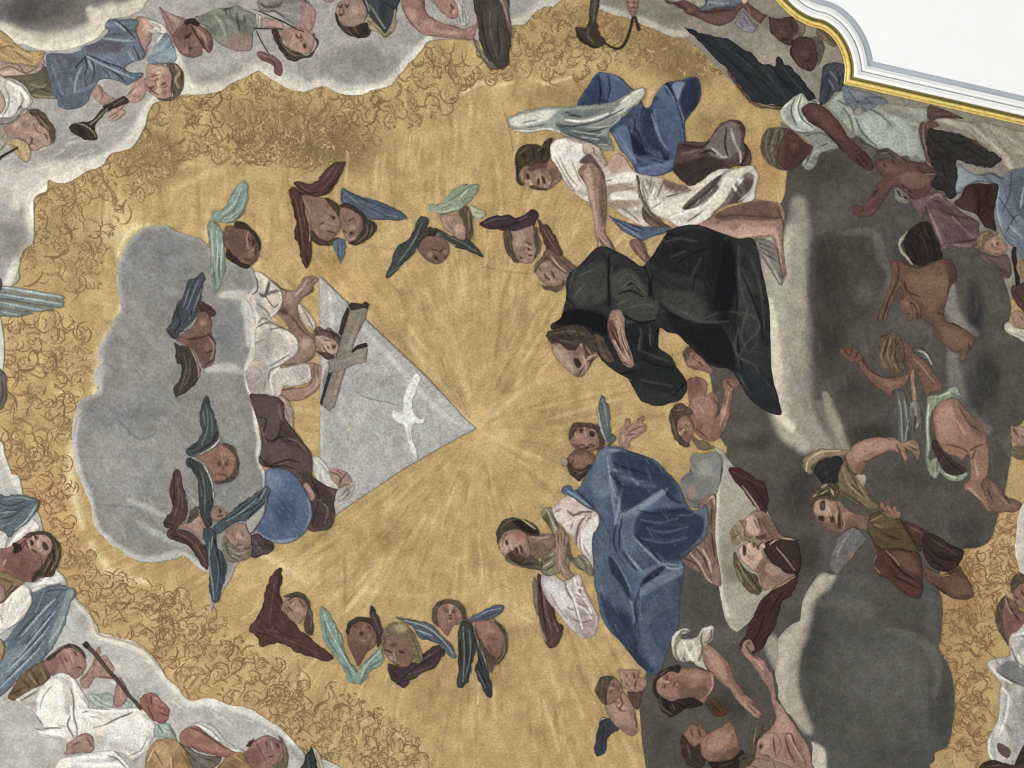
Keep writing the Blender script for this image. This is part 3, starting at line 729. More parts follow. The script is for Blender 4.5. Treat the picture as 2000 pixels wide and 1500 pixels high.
WORLD, LAMP, EXPO = 0.84, 4600.0, 0.0
DATA = []
DATA.append('''
@ 0 0 10
T topcloud cloud | cloud | pale grey cloud bank across the upper left that carries the trumpet and fiddle players
P cloud b1ada4 : -40 552 -40 600 32 552 36 525 42 500 50 486 64 476 67 440 66 392 76 380 92 372 93 360 96 352 112 357 136 356 168 336 200 324 215 302 250 292 265 280 272 268 284 245 288 225 296 208 305 200 330 194 360 185 390 186 415 182 437 175 448 166 457 160 480 152 500 140 510 141 535 157 560 172 580 178 600 179 613 173 622 170 640 170 656 180 675 185 695 186 712 184 728 176 750 172 762 168 770 160 778 150 785 142 797 126 810 115 825 96 840 80 880 76 930 78 975 66 1002 50 1025 47 1040 30 1055 18 1070 12 1085 10 1100 -40 700 -90 200 -90 -40 -60
s dcd7c8 13 .9 : 10 560 42 496 64 470 62 392 92 360 136 348 200 316 250 284 285 228 305 196 360 178 437 168 457 154 500 134
s dcd7c8 12 .9 : 500 132 540 152 565 166 600 173 640 164 675 178 715 178 765 162 800 118 838 76
s d0cbbc 12 .8 : 990 46 1025 42 1045 24 1072 6 1100 0
s efe9d6 6 .9 : 66 440 66 394 90 368 94 352 112 354 140 350
s efe9d6 5 .9 : 672 180 712 180 748 168
s efe9d6 6 .9 : 455 158 480 148 498 138
b 8f8c84 715 120 80 52 10 .75
b 96938b 660 130 60 50 60 .5
b 9c988f 440 150 90 30 -10 .45
b a39f97 420 20 90 30 0 .4
b 8e8b83 120 280 110 40 -30 .4
b 8f8c85 25 470 55 70 -60 .8
b d0ccc0 20 350 70 40 0 .6
s d8d3c4 18 .6 : 240 320 130 330 60 350 30 400
s 9a968d 12 .5 : 60 260 120 300 190 290
s ded9ca 10 .7 : 344 100 352 130 370 170 400 176
s d2cdbe 10 .6 : 480 130 520 120 545 140 600 165
h e0dccf 2.5 .35 0 240 300 340 -20 60 40
h 8c8981 2.5 .3 560 60 800 170 80 70 40
T dkcloud cloud | cloud | dark grey rounded cloud with a cream rim in the upper left corner
P cloud 86827b : -40 30 0 57 15 70 32 85 50 87 77 97 107 100 140 95 170 85 195 70 207 52 212 38 237 35 265 27 282 10 290 -60 -40 -60
b 66635f 80 15 110 48 -5 .95
b 5f5c59 50 20 60 36 10 .7
b 716d68 228 -5 50 18 0 .8
s cfc9b6 20 .95 : -20 50 15 64 40 78 80 86 130 82 180 66 200 44 212 26 250 20 285 -2
s e6dfc8 9 .9 : -10 52 18 74 50 90 105 96 160 86 196 64 208 40
s d2ccb8 14 .7 : 176 20 190 35 200 42
T organcloud cloud | cloud | pale cloud at the left edge under the silver organ pipes
P cloud d6d0c2 : -60 600 -10 605 4 640 8 690 6 720 -2 770 -10 820 -60 830
T lowcloud cloud | cloud | pale grey cloud bank filling the lower left corner under the flute player
P cloud bebcb2 : -50 850 0 861 9 885 18 912 24 926 36 930 42 950 45 965 60 985 78 1010 90 1060 110 1110 127 1128 130 1142 150 1170 171 1191 180 1205 189 1221 192 1230 195 1236 215 1240 228 1245 258 1251 279 1263 295 1278 312 1299 325 1323 348 1341 357 1359 372 1368 384 1368 400 1364 420 1365 450 1377 486 1383 516 1401 549 1422 570 1443 588 1464 600 1479 620 1482 650 1490 690 1520 690 1560 -60 1560
s e0ddd0 8 .7 : 4 870 22 922 42 958 60 990
s e2dfd2 9 .75 : 150 1178 175 1205 192 1240 225 1250 275 1268 310 1305 345 1345 375 1372 430 1372 500 1398 555 1432 596 1480
b aaa8a2 165 1215 30 30 0 .6
b b3b1aa 470 1420 70 26 20 .6
b a9a7a1 400 1390 40 18 0 .4
s 8d8a84 10 .5 : 570 1460 590 1475 600 1490
h f4f1e6 2.5 .4 150 1200 560 1460 30 90 26
s a88a5a 3 .7 : 150 1176 178 1203 192 1238 228 1248 278 1266 312 1302 348 1344
T glorycloud cloud | cloud | large blue-grey cloud in the centre left behind the enthroned figures
@ 130 420 3.3333
P cloud 99978f e=c4c2ba,12,.45 : 59 7 66 7 70 10 78 12.5 86 15 92 20 97 26 104 30 112 31 120 34 123 40 124 47 120 50 118 51 122 56 124 60 125 70 126 77 125 84 124 90 123 99 121 103 122 108 123 113 124 117 124 122 123.5 129 125 137 126 144 127 150 125.5 160 129 167 130 176 131 185 131 200 124 218 112 226 105 240 97 250 94 258 93 250 93 232 93 233 90 232 86 230 80 224 75.5 222 72 223.5 64 225 55 226 48 225.5 42 223 40 222 34 217 29 215 25 210 21 207 18 201 17 197 16 190 13 182 11 178 8 170 6 166 5 158 4 152 3.5 142 4.2 134 5 130 8 122 12 118.5 18 117 20 113 21.5 107 20.5 115 18 108 17.5 104 19 100 21.5 97 20 92 20.5 88 22 84 24 81 28 74 31 68 35 61 34.5 56 34 50 32.5 45 32.5 40 33 35 34 30 38 21 45 12 52 8
b 85868a 60 20 30 22 0 .6
b 8b8c8f 60 40 30 30 0 .4
b 84868a 106 75 13 28 0 .7
b 8d8e90 28 130 20 16 0 .7
b 8b8d8f 52 128 30 22 10 .5
b a9a9a8 40 165 40 40 0 .4
b 8c8d8e 105 170 16 40 0 .45
b 96948f 45 205 30 10 0 .5
s d9d6c9 6 .9 : 116 52 120 60 122.5 77 121 90 117.5 101 119.5 112 122.5 122 124.5 137 126 147 125 158 129 168 130 182
s d4d1c4 10 .7 : 101 52 113 52 117 58 119 70 119 84
s c8c6bc 8 .7 : 92 101 104 99 115 102
s e8e4d0 4 .85 : 117.5 103.5 118 112 121.5 120 123 134 125.5 146
s bdbcb6 10 .7 : 24 82 21 92 21 101 20 108 22 115
s c9c7c0 9 .8 : 8 128 4.5 142 4.5 155 8 170 13 182 17 196 21 206
s c6c5bf 9 .8 : 21 206 30 214 44 224 60 224.5 74 221 90 231
s 76777a 3 .5 : 34 28 40 19 48 11 58 8 68 10 78 13 88 16 93 21
s 76777b 2.5 .5 : 34 50 35.5 58 40 64 ; 20 100 24 97 28 98 33 102 ; 5 143 7 133 13 127 20 130 26 138
s 6f7175 3 .5 : 22 122 30 128 36 136 48 146 58 142
s 747578 2.5 .45 : 18 188 40 190 56 192 66 191 ; 52 193 58 202 66 207
s c4c3be 6 .45 : 40 185 52 190 64 196 ; 46 200 60 208 72 214 84 218
h b6b6b2 2.2 .35 8 120 110 225 60 150 22
h 7f8083 2 .3 8 20 115 215 70 150 20
@ 0 0 10
T framecloud cloud | cloud | grey-tan cloud bank along the top between the hanging trumpets and the gilded frame
P cloud 9b9384 : 1165 14 1176 20 1200 30 1225 34 1250 46 1280 58 1312 72 1335 74 1360 90 1400 130 1440 170 1490 200 1530 212 1580 240 1620 300 1700 320 1790 330 1830 340 1850 400 1870 470 1940 560 2060 580 2060 200 1700 160 1660 60 1560 -60 1160 -60
s c9c3b3 9 .75 : 1176 14 1210 28 1240 38 1275 52 1310 66 1340 66
s b4ab98 12 .6 : 1420 90 1450 130 1490 170 1520 190
b 87806f 1300 30 70 24 15 .6
b 7d7466 1480 40 70 30 10 .5
b b3aa98 1500 110 60 40 40 .6
b a89f8d 1620 120 30 60 0 .6
b 8c8474 1590 170 60 40 0 .4
b aba190 1900 280 70 40 20 .7
b 8a8272 1980 270 50 30 0 .6
T stormcloud cloud | cloud | big dark storm cloud filling the right side under the standing angel and the monk
P cloud 68645a d=.1 : 1538 336 1560 305 1600 285 1640 272 1700 270 1760 288 1800 300 1850 420 1900 480 1938 500 1955 530 1973 590 1970 628 1962 645 1985 652 2000 668 2010 700 2030 750 2000 820 1988 832 1973 835 1976 874 1970 916 1964 952 1949 1009 1934 1054 1910 1069 1883 1072 1860 1090 1835 1120 1836 1161 1841 1188 1840 1215 1838 1245 1832 1266 1850 1296 1862 1335 1864 1380 1859 1425 1850 1458 1826 1470 1823 1488 1790 1510 1760 1560 1266 1560 1262 1500 1255 1455 1250 1400 1249 1365 1256 1340 1261 1320 1268 1290 1300 1262 1310 1200 1316 1140 1330 1090 1380 1060 1400 1030 1390 980 1400 920 1420 880 1404 850 1400 825 1396 790 1390 750 1384 715 1400 690 1442 716 1470 600 1480 480 1510 430 1532 380
b 55524a 1600 330 80 60 0 .8
b 74706a 1640 400 60 60 0 .5
f a49e8e 20 .9 : 1500 490 1535 450 1556 436 1572 456 1580 500 1572 560 1574 660 1568 760 1590 830 1620 880 1580 880 1540 850 1520 810 1508 760 1500 680 1504 560
s c9c3b0 22 .95 : 1550 450 1548 490 1548 560 1545 640 1540 700
s bdb7a4 24 .9 : 1500 470 1512 560 1520 640 1528 720 1526 790 1540 840 1570 870
s e4dcc4 12 .9 : 1503 590 1510 660 1515 740 1512 780 1524 810 1546 836
s d8d0b9 14 .8 : 1510 680 1514 740 1530 760 1534 800
s a8a292 26 .8 : 1560 400 1562 520 1558 620 1556 720 1566 800 1600 860 1630 880
s 938d7e 14 .7 : 1600 790 1622 820 1636 870 1650 880
s b7b09c 10 .6 : 1612 770 1626 812 1640 846 1654 876
b 45433e 1620 640 60 120 0 .75
b 4a4842 1680 760 70 60 20 .6
b 403f3a 1700 850 70 40 0 .7
f 57544c 10 .8 : 1580 480 1592 464 1620 458 1650 456 1700 452 1716 470 1724 500 1738 530 1740 550 1730 580 1716 600 1690 620 1640 630 1590 620 1576 560
b 474540 1615 520 50 80 0 .7
s 8a8578 9 .4 : 1650 455 1690 453 1708 460 1718 482 1722 502 1738 528 1738 550 1728 574
s 7a7568 10 .4 : 1738 545 1728 575 1715 598
b 7a766b 1690 570 40 40 0 .45
b 35383a 1790 500 60 60 20 .5
b 757064 1780 640 60 40 0 .55
s 9b978c 13 .8 : 1858 560 1858 600 1866 620 1884 640 1905 650
s 8f8b80 14 .75 : 1858 680 1866 740 1880 790 1910 830 1930 840
b 3b3d3e 1905 600 26 90 -5 .75
b 3f4040 1925 740 50 80 0 .7
b 434341 1895 800 40 40 30 .5
b 6b685f 1950 580 24 60 0 .5
s 7d796e 12 .5 : 1990 840 1974 860 1976 890
b 4c4a44 1470 860 60 30 0 .6
b 454440 1560 960 50 90 10 .7
b 7a766b 1450 840 50 30 0 .5
b 4b4942 1580 1080 40 60 0 .7
b 57554d 1380 1180 60 70 0 .4
b 50504c 1540 1260 60 30 -20 .5
b 7d7a70 1420 1240 50 25 0 .5
b 6e6b62 1330 1330 60 60 0 .3
b 39393a 1430 1370 60 60 0 .5
b 55534d 1290 1440 36 50 0 .4
s b3ae9e 14 .8 : 1476 1236 1500 1250 1512 1270 1518 1300
b 4f4e49 1800 930 100 50 0 .4
b 5e5c54 1720 940 40 40 20 .5
b 4c4b46 1890 1030 50 40 0 .6
b 3a3c3a 1900 1065 30 14 -15 .6
b 7e7a6d 1690 960 20 26 30 .5
h 7d796c 3 .22 1540 300 2000 1080 80 160 40
h 3e3c37 3 .2 1540 300 2000 1080 80 160 40
T roundcloud cloud | cloud | smooth round grey cloud with a pale left rim at the lower right
@ 1400 1050 3.3333
P cloud 67665f d=.16 : 76 24 68 22 62 30 57 38 55 47 54 54 48 57 43 62 40 67 40 80 38 88 40 98 40 104 44 112 49 117 53 124 56 130 62 135 62 146 63 160 130 160 139 146 141 145 142 140 150 136 153 125 154.5 110 154 95 150 82 144.5 72 146 65 147 46 145 37 134 32 124 37 112 27 100 23 90 22
f b5af9d 7 .95 : 77 22 66 26 58 36 52 52 46 58 40 64 36 80 36 98 42 112 50 120 60 128 62 122 57 110 53 98 53 86 55 74 60 64 62 52 65 40 72 34 76 28
f c4bead 5 .8 : 70 24 62 30 56 42 52 56 44 64 40 76 40 100 44 106 46 92 47 76 54 64 58 54 60 44 66 34
f cfc9b6 4 .9 : 60 135 68 136 71 142 70 160 60 160
b 55544e 64 70 12 40 10 .8
b 58574f 66 110 14 20 0 .6
b 5f5d54 120 48 26 20 0 .6
b 565349 125 60 20 8 15 .5
b 77756e 110 92 44 34 20 .6
b 53524d 145 110 12 40 0 .7
b 504f49 120 142 30 12 0 .4
b 7d7b74 90 45 20 12 0 .4
s 7f7d75 9 .5 : 112 60 124 63 134 68 141 76 144 88 142 102
h 77756d 3 .22 56 24 150 150 75 120 40
T pinkedge cloud | cloud | cream cloud fold behind the pair of red-winged heads below the blue cloak
@ 940 760 3.3333
P cloud b3ad9c : 152 38 157 40 161 46 166 52 176 62 184 74 192 92 204 106 206 120 198 130 186 138 180 146 172 154 166 158 160 152 157 142 155 130 153 118 152 104 151.5 92 152.5 80 153 68 156 58 157 50 154 44
s d6d0be 6 .9 : 154.5 62 152.8 80 152.5 96 154 116 156 132 161 148
b 8d8877 160 108 9 20 0 .55
b 7d7869 165 120 12 10 40 .6
b 9d988a 158 45 5 5 0 .6
b a09a88 176 142 8 8 0 .4
s 6d6a62 2 .7 : 152 40 156 44 157 52 155 62
T smallcloud cloud | cloud | small blue-grey cloud with a bare foot beside the blue cloak
P cloud 8b8c84 : 136 45 139 42 146 42 152 41 157 46 156 54 155 62 153 68 150 70 145 76 137 77.5 133 72 130 62 130 58 133 55 136 52
b a9a899 146 52 8 8 0 .7
b 777a78 135 60 6 8 0 .6
b 6d6a60 141 74 6 4 0 .7
s 5f6468 2 .7 : 130 60 134 56 137 55 135 50 137 45 ; 137 77 145 76 150 71
b b08478 137 67 4.5 6 15 .95
s 7a5048 1.5 .8 : 133.5 68 135 72 138 73
T rightedgecloud cloud | cloud | cream cloud strip at the right edge below the stepping child
@ 1400 760 3.3333
P cloud cfcabd : 212 70 200 74 196 84 195 96 194 104 196 114 198 120 203 124 214 122
T wristcloud cloud | cloud | white sleeve shaped cloud wisp at the right edge near the boy's feather
@ 1400 400 3.3333
P cloud c8c0ac : 187 79 190 76 194 80 200 81 208 80 208 88 202 90 195 86 190 84
''')
DATA.append('''
@ 0 0 4
T yel drapery | drapery | ochre yellow and pink drapery fold at the left edge above the white turban
P ochre_fold c09a5a : -4 24 5 27 12 34 20 39 34 40 33 46 27 52 15 50 5 50 -4 48
s 8a6a38 2.2 .8 : 0 38 8 36 14 42 26 50 ; 20 40 28 44 32 42
s dcb878 3 .6 : 10 38 20 42 30 44
P pink_fold b5978a : -4 48 10 50 18 50 27 52 33 46 35 50 32 56 25 60 10 60 -4 59
s 7d5f52 2 .8 : 0 54 8 52 16 56 22 58 ; 14 50 20 57 30 52
s d2b8a8 2.5 .7 : 2 57 12 56 20 59 27 56
P olive_fold 77705c : -4 59 10 59 28 57 34 52 37 54 40 64 43 74 44 77 34 77 26 76 18 66 8 61
s 4c4838 2.5 .8 : 6 62 16 66 24 72 28 70 ; 30 68 36 71 39 71
s a7977a 3.5 .8 : 26 74 34 76 43 76
s a8a08a 2.5 .6 : 24 66 32 68 36 66
T turb person | person | person wearing a white turban cropped by the left edge
P turban d3cfc2 : -4 61 6 62 16 67 22 73 25 79 24 82 19 85 15 85 12 89 8 92 2 92 -4 93
s 8c8676 2.2 .8 : 4 68 7 76 6 84 2 90 ; 15 85 18 78 16 72
s f2efe4 4 .7 : 8 65 16 70 21 77
s 45423a 2.2 .9 : 14 86 16 83 17 86 14 88 ; 0 96 6 94 14 90
P body c09a8a : -4 70 1 72 4 78 4 84 0 89 -4 90
s 6a5348 2 .8 : 2 72 5 78 7 75
T pip person | person | rosy piper in a grey robe blowing a pipe near the left edge
P robe a8a294 : -4 94 10 92 18 86 22 86 18 96 10 104 6 112 -4 118
s 5e5a50 2 .7 : 0 97 8 96 16 90
P body b88d80 : 3 100 10 96 18 89 24 86 32 89 38 96 41 100 42 106 40 112 38 114 33 115 28 118 23 117 19 112 12 109 6 106
s 7c5048 2.6 .7 : 12 108 18 109 22 114 26 117
b 8e6258 20 98 5 4 0 .5
b d7aa9a 13 97 5 3 -20 .6
b d9ab99 27 105 5 3 0 .6
s 5c3a34 2 .9 : 34 104 36 106 37 109
s 5c3a34 2.4 .9 : 24 112 25 109 24 107
s 84524a 2 .8 : 26 97 29 102 32 104
s 8a4a44 2 .9 : 22 114 25 112 27 113
A body c0a070 : 5 111 11 108 16 109 22 113 24 120 21 127 17 125 12 120 8 115
s 7f6238 2 .7 : 9 113 13 116 15 119 ; 12 121 17 125 20 126
P hair 6b5a44 : 22 86 28 85 34 88 38 94 42 99 43 106 41 112 39 107 36 101 31 98 28 92 24 90
s 9a866a 2.2 .7 : 28 89 33 95 38 101 ; 27 91 31 98
s 403426 2 .7 : 24 88 31 91 37 97
T pipe pipe | pipe | dark wooden pipe blown by the rosy piper at the left edge
R pipe 4e4034 : .7 .8 1 1.4 / 14 115 8 118.5 2 122 -3 126
@ 0 0 4 10
T blue angel | angel | trumpet blowing angel in a blue-grey robe at the upper left with head turned downward
P body b88a7c : 106 36 110 32 116 35 122 46 124 55 120 62 118 72 118 82 115 92 115 100 112 116 107 112 102 90 104 60
b d7ac9c 114 52 5 9 0 .6
b 8a5c50 107 46 3 12 0 .4
A body bd8f82 : 72 185 77 165 82 180 88 190 95 190 100 182 106 160 112 150 115 165 113 185 108 200 100 200 96 210 90 225 86 220 88 202 82 206 77 200
s 8a5a4c 2 .7 : 77 167 80 185 78 200 ; 99 187 104 175 109 165
b d9b0a0 108 175 5 5 0 .5
s 8a5a4c 2 .7 : 88 192 92 200 92 214
P dress d4cfc2 : 114 38 122 42 128 50 130 64 122 66 116 60 120 52
s 8b8678 2 .7 : 118 44 124 52 126 60
P robe 6f7f92 : 86 38 95 38 103 36 108 44 106 58 108 72 111 92 113 104 110 116 104 121 100 127 98 134 101 141 111 142 110 150 100 166 96 162 86 154 78 156 75 166 71 180 69 197 62 210 54 214 46 208 45 196 41 180 39 160 37 140 36 122 36 108 40 104 52 105 62 100 66 90 74 84 79 76 84 62 82 50
f 5e6f84 3 .7 : 37 108 52 105 62 108 60 124 54 140 52 170 46 190 42 176 38 150
f 77899c 4 .6 : 70 100 84 90 100 84 108 90 110 110 104 130 96 140 84 124
f 6c6470 4 .85 : 72 84 84 80 96 82 98 92 92 102 80 104 68 102
f 66606c 4 .7 : 44 116 54 110 60 116 56 128 50 136
f 5a7084 4 .6 : 46 170 60 186 70 176 70 196 56 212 46 200
s 2f3745 2 .9 : 92 42 98 54 103 68 106 76 ; 68 106 80 120 92 130 100 140 ; 66 108 68 130 66 150 68 168 ; 104 90 108 110 110 132 ; 59 132 64 118 68 108 ; 80 128 90 142 98 160
s 3d4656 1.8 .8 : 72 118 74 140 71 165 ; 80 132 86 150
s a3b0ba 2.6 .8 : 68 110 80 126 96 144 104 152 ; 64 130 60 150 58 180 ; 69 118 72 136 ; 78 74 92 78 104 80 ; 90 44 98 60
s 96a5b2 4 .6 : 40 130 44 160 48 184 ; 100 100 106 126 100 140
s 4a5a6e 4 .6 : 38 118 42 150 48 190
h 8d9cab 1.6 .4 40 100 110 200 70 40 26
P sash 8ba0ae : 118 106 124 72 130 66 134 80 137 100 138 116 134 124 122 126 116 122 115 112
s e3e2d8 3.4 .9 : 128 62 124 76 118 92 118 104
s 5b6f80 2.2 .7 : 118 118 126 124 134 122
A body c08f7e : 115 126 122 126 132 130 136 140 136 160 134 176 134 188 128 194 122 190 116 180 113 166 114 150
b dcb29c 124 142 6 8 0 .6
F 122 164 12 72 -.2
s 7c4c40 2.4 .8 : 113 164 118 176 124 186
b 8a4a44 128 182 4 4 0 .6
P hair 6f6452 : 130 126 137 124 142 136 144 150 144 166 142 180 138 190 130 198 122 192 130 194 135 186 133 172 134 156 133 140
s a9987a 3 .8 : 137 128 140 142 137 156 140 172
s 453c30 2.4 .7 : 133 132 135 150 134 172 ; 142 140 142 168
A body c29888 : 86 226 90 218 96 214 98 220 94 230 88 238 84 234
s 7d5248 1.6 .8 : 88 232 93 222 ; 86 228 92 219
T tru1 trumpet | trumpet | short dark bronze trumpet held by the blue-grey robed angel at the upper left
@ 0 0 4 10
P tube 4d4238 : 98 190 100 200 90 210 84 218 86 214 80 208 88 198 94 190
s 857560 1.8 .7 : 97 193 88 206
A tube 54483c : 88 204 82 222 76 240 74 252 72 256 64 244 66 240 74 230 80 214
s 9a8a70 1.8 .8 : 84 212 76 232 70 244
P bell 4a3f36 : 62 240 66 239 72 250 75 260 76 270 73 275 66 272 58 262 54 250 56 243
s a08f74 1.8 .9 : 60 240 67 246 72 256 75 268
b 2e2722 63 256 5 8 -30 .7
@ 0 0 4 10
@ 0 0 10
T redman person | person | red-faced reclining singer with pink sleeve at the top left beside the fiddler
P sleeve a7807a : 311 14 322 22 336 28 352 33 362 38 358 48 348 56 340 66 336 76 330 64 322 44
s 7c5550 2 .6 : 316 20 330 40 338 60
s c9a39a 4 .5 : 324 26 340 36 350 42
P body 97685f : 336 76 342 62 352 52 362 44 372 38 382 44 398 54 408 62 414 72 416 84 414 98 408 104 402 98 394 94 396 104 388 110 376 113 362 110 352 104 346 94 340 86
f 7d5049 3 .7 : 346 66 360 48 374 46 380 60 366 70 352 80
s 4c2a28 2.4 .9 : 374 52 384 70 394 84 404 100 ; 360 76 368 70 374 64
s c08a7e 3 .7 : 384 56 396 70 404 84 ; 390 60 402 74
b 5a302c 372 94 7 6 0 .8
b c79283 362 100 9 8 0 .5
s 5a302c 2 .8 : 392 74 398 84 ; 360 68 368 74 372 68
b 5a3e34 411 88 5 12 0 .6
b c59080 384 86 7 5 0 .5
P hair 4a3a32 : 360 42 368 36 376 36 386 40 390 50 382 50 372 46 364 50
T fid person | person | fiddler in a grey-green tunic playing with a bow near the top edge
P tunic 8b8e7d : 380 34 396 28 414 20 430 16 450 14 462 10 480 20 500 28 508 40 506 54 494 62 494 80 490 96 478 100 456 98 440 92 424 82 414 72 404 58 392 46
f a7847c 8 .8 : 432 80 456 74 490 66 492 92 478 102 450 98
f 7a7f6c 6 .6 : 390 34 420 24 440 30 436 60 418 66 402 54
s 4a4a40 2.2 .8 : 462 26 464 40 468 60 ; 440 20 444 30 ; 476 30 480 44
s 6a6c5c 2.4 .6 : 448 18 452 34 ; 488 34 496 46 ; 402 50 420 62
s b5b8a4 4 .5 : 420 30 434 50 440 70
s 45382f 3.5 .8 : 436 20 444 16 452 15
P cuff cfc6bb : 500 28 512 32 520 38 510 52 504 54
s 6e665c 1.8 .7 : 504 32 506 52 ; 510 34 510 50
P body bc958a : 512 36 530 36 546 40 552 48 556 54 546 58 530 54 514 52
s 8a6158 2 .7 : 520 52 536 54 550 56
A body b88878 : 540 66 552 58 566 54 580 52 596 54 606 62 612 74 612 90 606 102 594 106 582 104 570 98 562 90 554 78
b 8a6a66 556 66 12 12 0 .6
b d9ab9a 574 78 9 13 20 .6
s 4c2c28 2 .9 : 578 66 580 72 584 74 ; 588 66 588 72 592 76
s 7a4a40 2 .7 : 584 72 588 80 594 78
b 3c221e 595 90 6 8 0 .95
s c79080 2.4 .7 : 586 96 594 102 602 96
A body 96605a : 502 104 510 100 522 104 536 110 548 122 552 134 550 146 544 148 536 142 534 130 522 122 508 116
s 5e3430 2 .8 : 520 112 534 122 544 138
s b98076 2.4 .6 : 508 106 524 112
P hair 54483a : 530 60 540 58 546 70 552 84 562 94 576 100 592 106 602 108 614 96 618 84 614 76 610 60 614 70 622 82 614 100 606 112 590 114 576 120 566 118 556 108 548 98 540 86 534 74
s 8a7a5e 2 .6 : 546 76 556 92 570 106 590 110
s 2f271f 2 .7 : 538 66 548 88 562 108
T fiddle violin | violin | dark fiddle neck and bow lines held by the fiddler at the top
R neck 4b3c30 : .5 .9 1.2 1 .8 / 496 18 520 28 552 42 578 56 594 62
R bow.new 3d342b : .9 1.1 .9 / 494 55 520 56 552 57
R bow 4a4034 : .8 1 .8 / 500 60 510 80 524 104
T sleeve person | person | person with a grey sleeve and bare pink elbow above the fiddler at the top edge
P sleeve 9a948a : 500 -10 508 -4 530 -8 580 -10 592 -2 604 4 600 18 590 40 586 54 572 48 552 34 536 24 520 24 506 18
s 57503f 3 .8 : 506 6 520 14 540 12 552 4 ; 530 20 544 26 556 34
b 6d665c 536 10 20 10 0 .6
P body b98a82 : 590 -6 600 4 610 12 617 24 616 36 612 50 606 60 598 58 586 52 586 40 590 22
b 8e5f5a 608 40 5 12 0 .5
b cc9c92 598 24 6 12 0 .6
s 4a423a 3 .8 : 590 -2 600 4 606 6
T ruff person | person | dark-haired person with yellow-trimmed dark collar looking down at the top edge
P body a8897c : 655 18 660 6 676 -2 694 -6 712 4 718 20 716 36 706 48 690 50 676 50 664 42 658 30
b 7d6054 664 24 5 10 0 .7
s 4e362e 2.2 .9 : 660 12 666 14 668 8 ; 674 8 678 14 682 8 ; 662 28 666 30 670 26
b c9a796 690 22 12 14 0 .5
s 7a5a50 2 .7 : 668 14 672 26 668 30
P hair 4c3d32 : 654 20 662 40 674 50 692 52 706 46 716 44 724 54 722 66 712 74 698 74 684 70 672 62 662 50 656 36
b 3a2d26 712 60 10 9 0 .7
s 7d6a54 2.2 .6 : 666 48 680 60 690 70 ; 690 54 700 66
P collar 49525a : 712 -8 780 -10 776 14 772 40 766 56 752 64 738 50 726 36 716 20
b 34404f 748 20 12 22 0 .8
s 9c9a84 2.4 .7 : 722 10 734 28 744 44 752 56 ; 714 0 722 22
s b0a283 4 .9 : 728 40 740 56 752 68 764 56 770 38 772 20
s 5e5640 2 .8 : 734 54 750 72 766 62
P trim ab9a78 : 716 36 722 32 734 46 746 58 752 66 764 54 768 42 774 40 770 58 762 68 752 75 742 66 730 60 722 58
s 5e513c 1.8 .8 : 730 50 744 64 752 72 764 62
T headbit person | person | pink cropped head tip at the top edge left of the dark collar
P body a98a82 : 626 -8 634 3 646 5 652 0 656 -8
T drm person | person | grey-bearded player reaching a bare pink arm around a tambourine at the top
P body b18078 : 782 -8 784 8 790 26 800 44 814 58 826 66 842 70 870 74 900 77 920 78 926 72 930 58 938 48 934 32 930 46 914 54 904 56 886 50 868 46 850 38 838 30 830 18 826 -8
f 8f5f58 4 .7 : 830 -4 838 20 852 36 836 34 822 16 818 -6
s 6a3c38 2.4 .8 : 826 4 834 24 850 36 880 48 912 56 ; 784 8 792 30 806 50 824 66
b d3a296 806 30 10 22 -20 .5
b d7a99c 880 64 34 6 6 .6
b cfa093 930 58 6 12 0 .6
s 8a5850 1.6 .7 : 918 62 928 54 936 44 ; 922 70 930 64
A body b38279 : 840 -8 850 10 862 24 876 34 886 36 894 30 896 18 892 4 884 -8
b 6a3e38 880 22 4 5 0 .6
s 5a322e 2.2 .9 : 874 36 880 38 884 34 ; 880 8 884 16 882 24
b d5a898 886 22 5 6 0 .6
s 543430 3 .7 : 826 12 834 24 830 30
P beard b9b5a8 : 884 -8 900 -6 908 10 914 28 914 46 904 54 892 48 886 40 894 34 896 22 892 6
s 7d796c 1.8 .7 : 898 4 904 20 904 44 ; 906 14 910 36 ; 896 30 900 46
T tam tambourine | tambourine | brown round tambourine seen edge-on held at the top of the gold field
P rim 7d7263 : 926 72 932 84 944 104 956 120 972 132 984 135 972 136 958 134 946 122 934 104 926 88
s b4a892 3 .8 : 932 84 944 106 958 124
s 3f362e 1.8 .8 : 938 84 948 104 960 118
P skin 5b5046 : 928 -8 990 -8 994 20 998 50 997 90 994 118 988 130 976 135 964 128 952 112 942 94 936 70 932 40
f 6b5d50 6 .5 : 944 20 970 10 984 60 980 110 964 100 950 60
s 3b322b 2.2 .8 : 974 30 972 60 976 90 972 110 ; 940 20 944 60 952 96 966 122
s 8d7a68 2 .5 : 956 20 960 70 972 116
h 463c34 1.6 .5 934 0 994 126 85 30 30
P frame_edge 8a6e60 : 972 -8 988 -8 994 14 996 34 1001 60 1000 76 994 60 986 34 980 12
s c59c8e 2.4 .7 : 978 -4 986 20 992 40
T tr2 trumpet | trumpet | dark bronze trumpet with a flared bell hanging down from the top edge
P tube 5a4e44 : 1156 -8 1171 -8 1170 10 1166 30 1166 50 1166 64 1150 66 1146 56 1150 44 1152 24
s 8a7c6c 2 .6 : 1162 0 1160 30 1156 56
P bell 54483e : 1124 55 1128 52 1138 54 1146 52 1152 44 1166 46 1168 58 1172 68 1180 74 1182 80 1178 88 1164 93 1150 90 1136 82 1128 72
s 867766 2.4 .6 : 1150 54 1148 70 1160 84
s 2f2822 2 .8 : 1126 58 1134 74 1148 86 1166 92
T tr3 trumpet | trumpet | thin curved horn hanging beside the bronze trumpet at the top edge
R horn 4b4038 : 1.6 2 2.4 2.6 2.4 2.6 / 1178 82 1192 91 1206 95 1218 88 1228 66 1234 44 1237 30
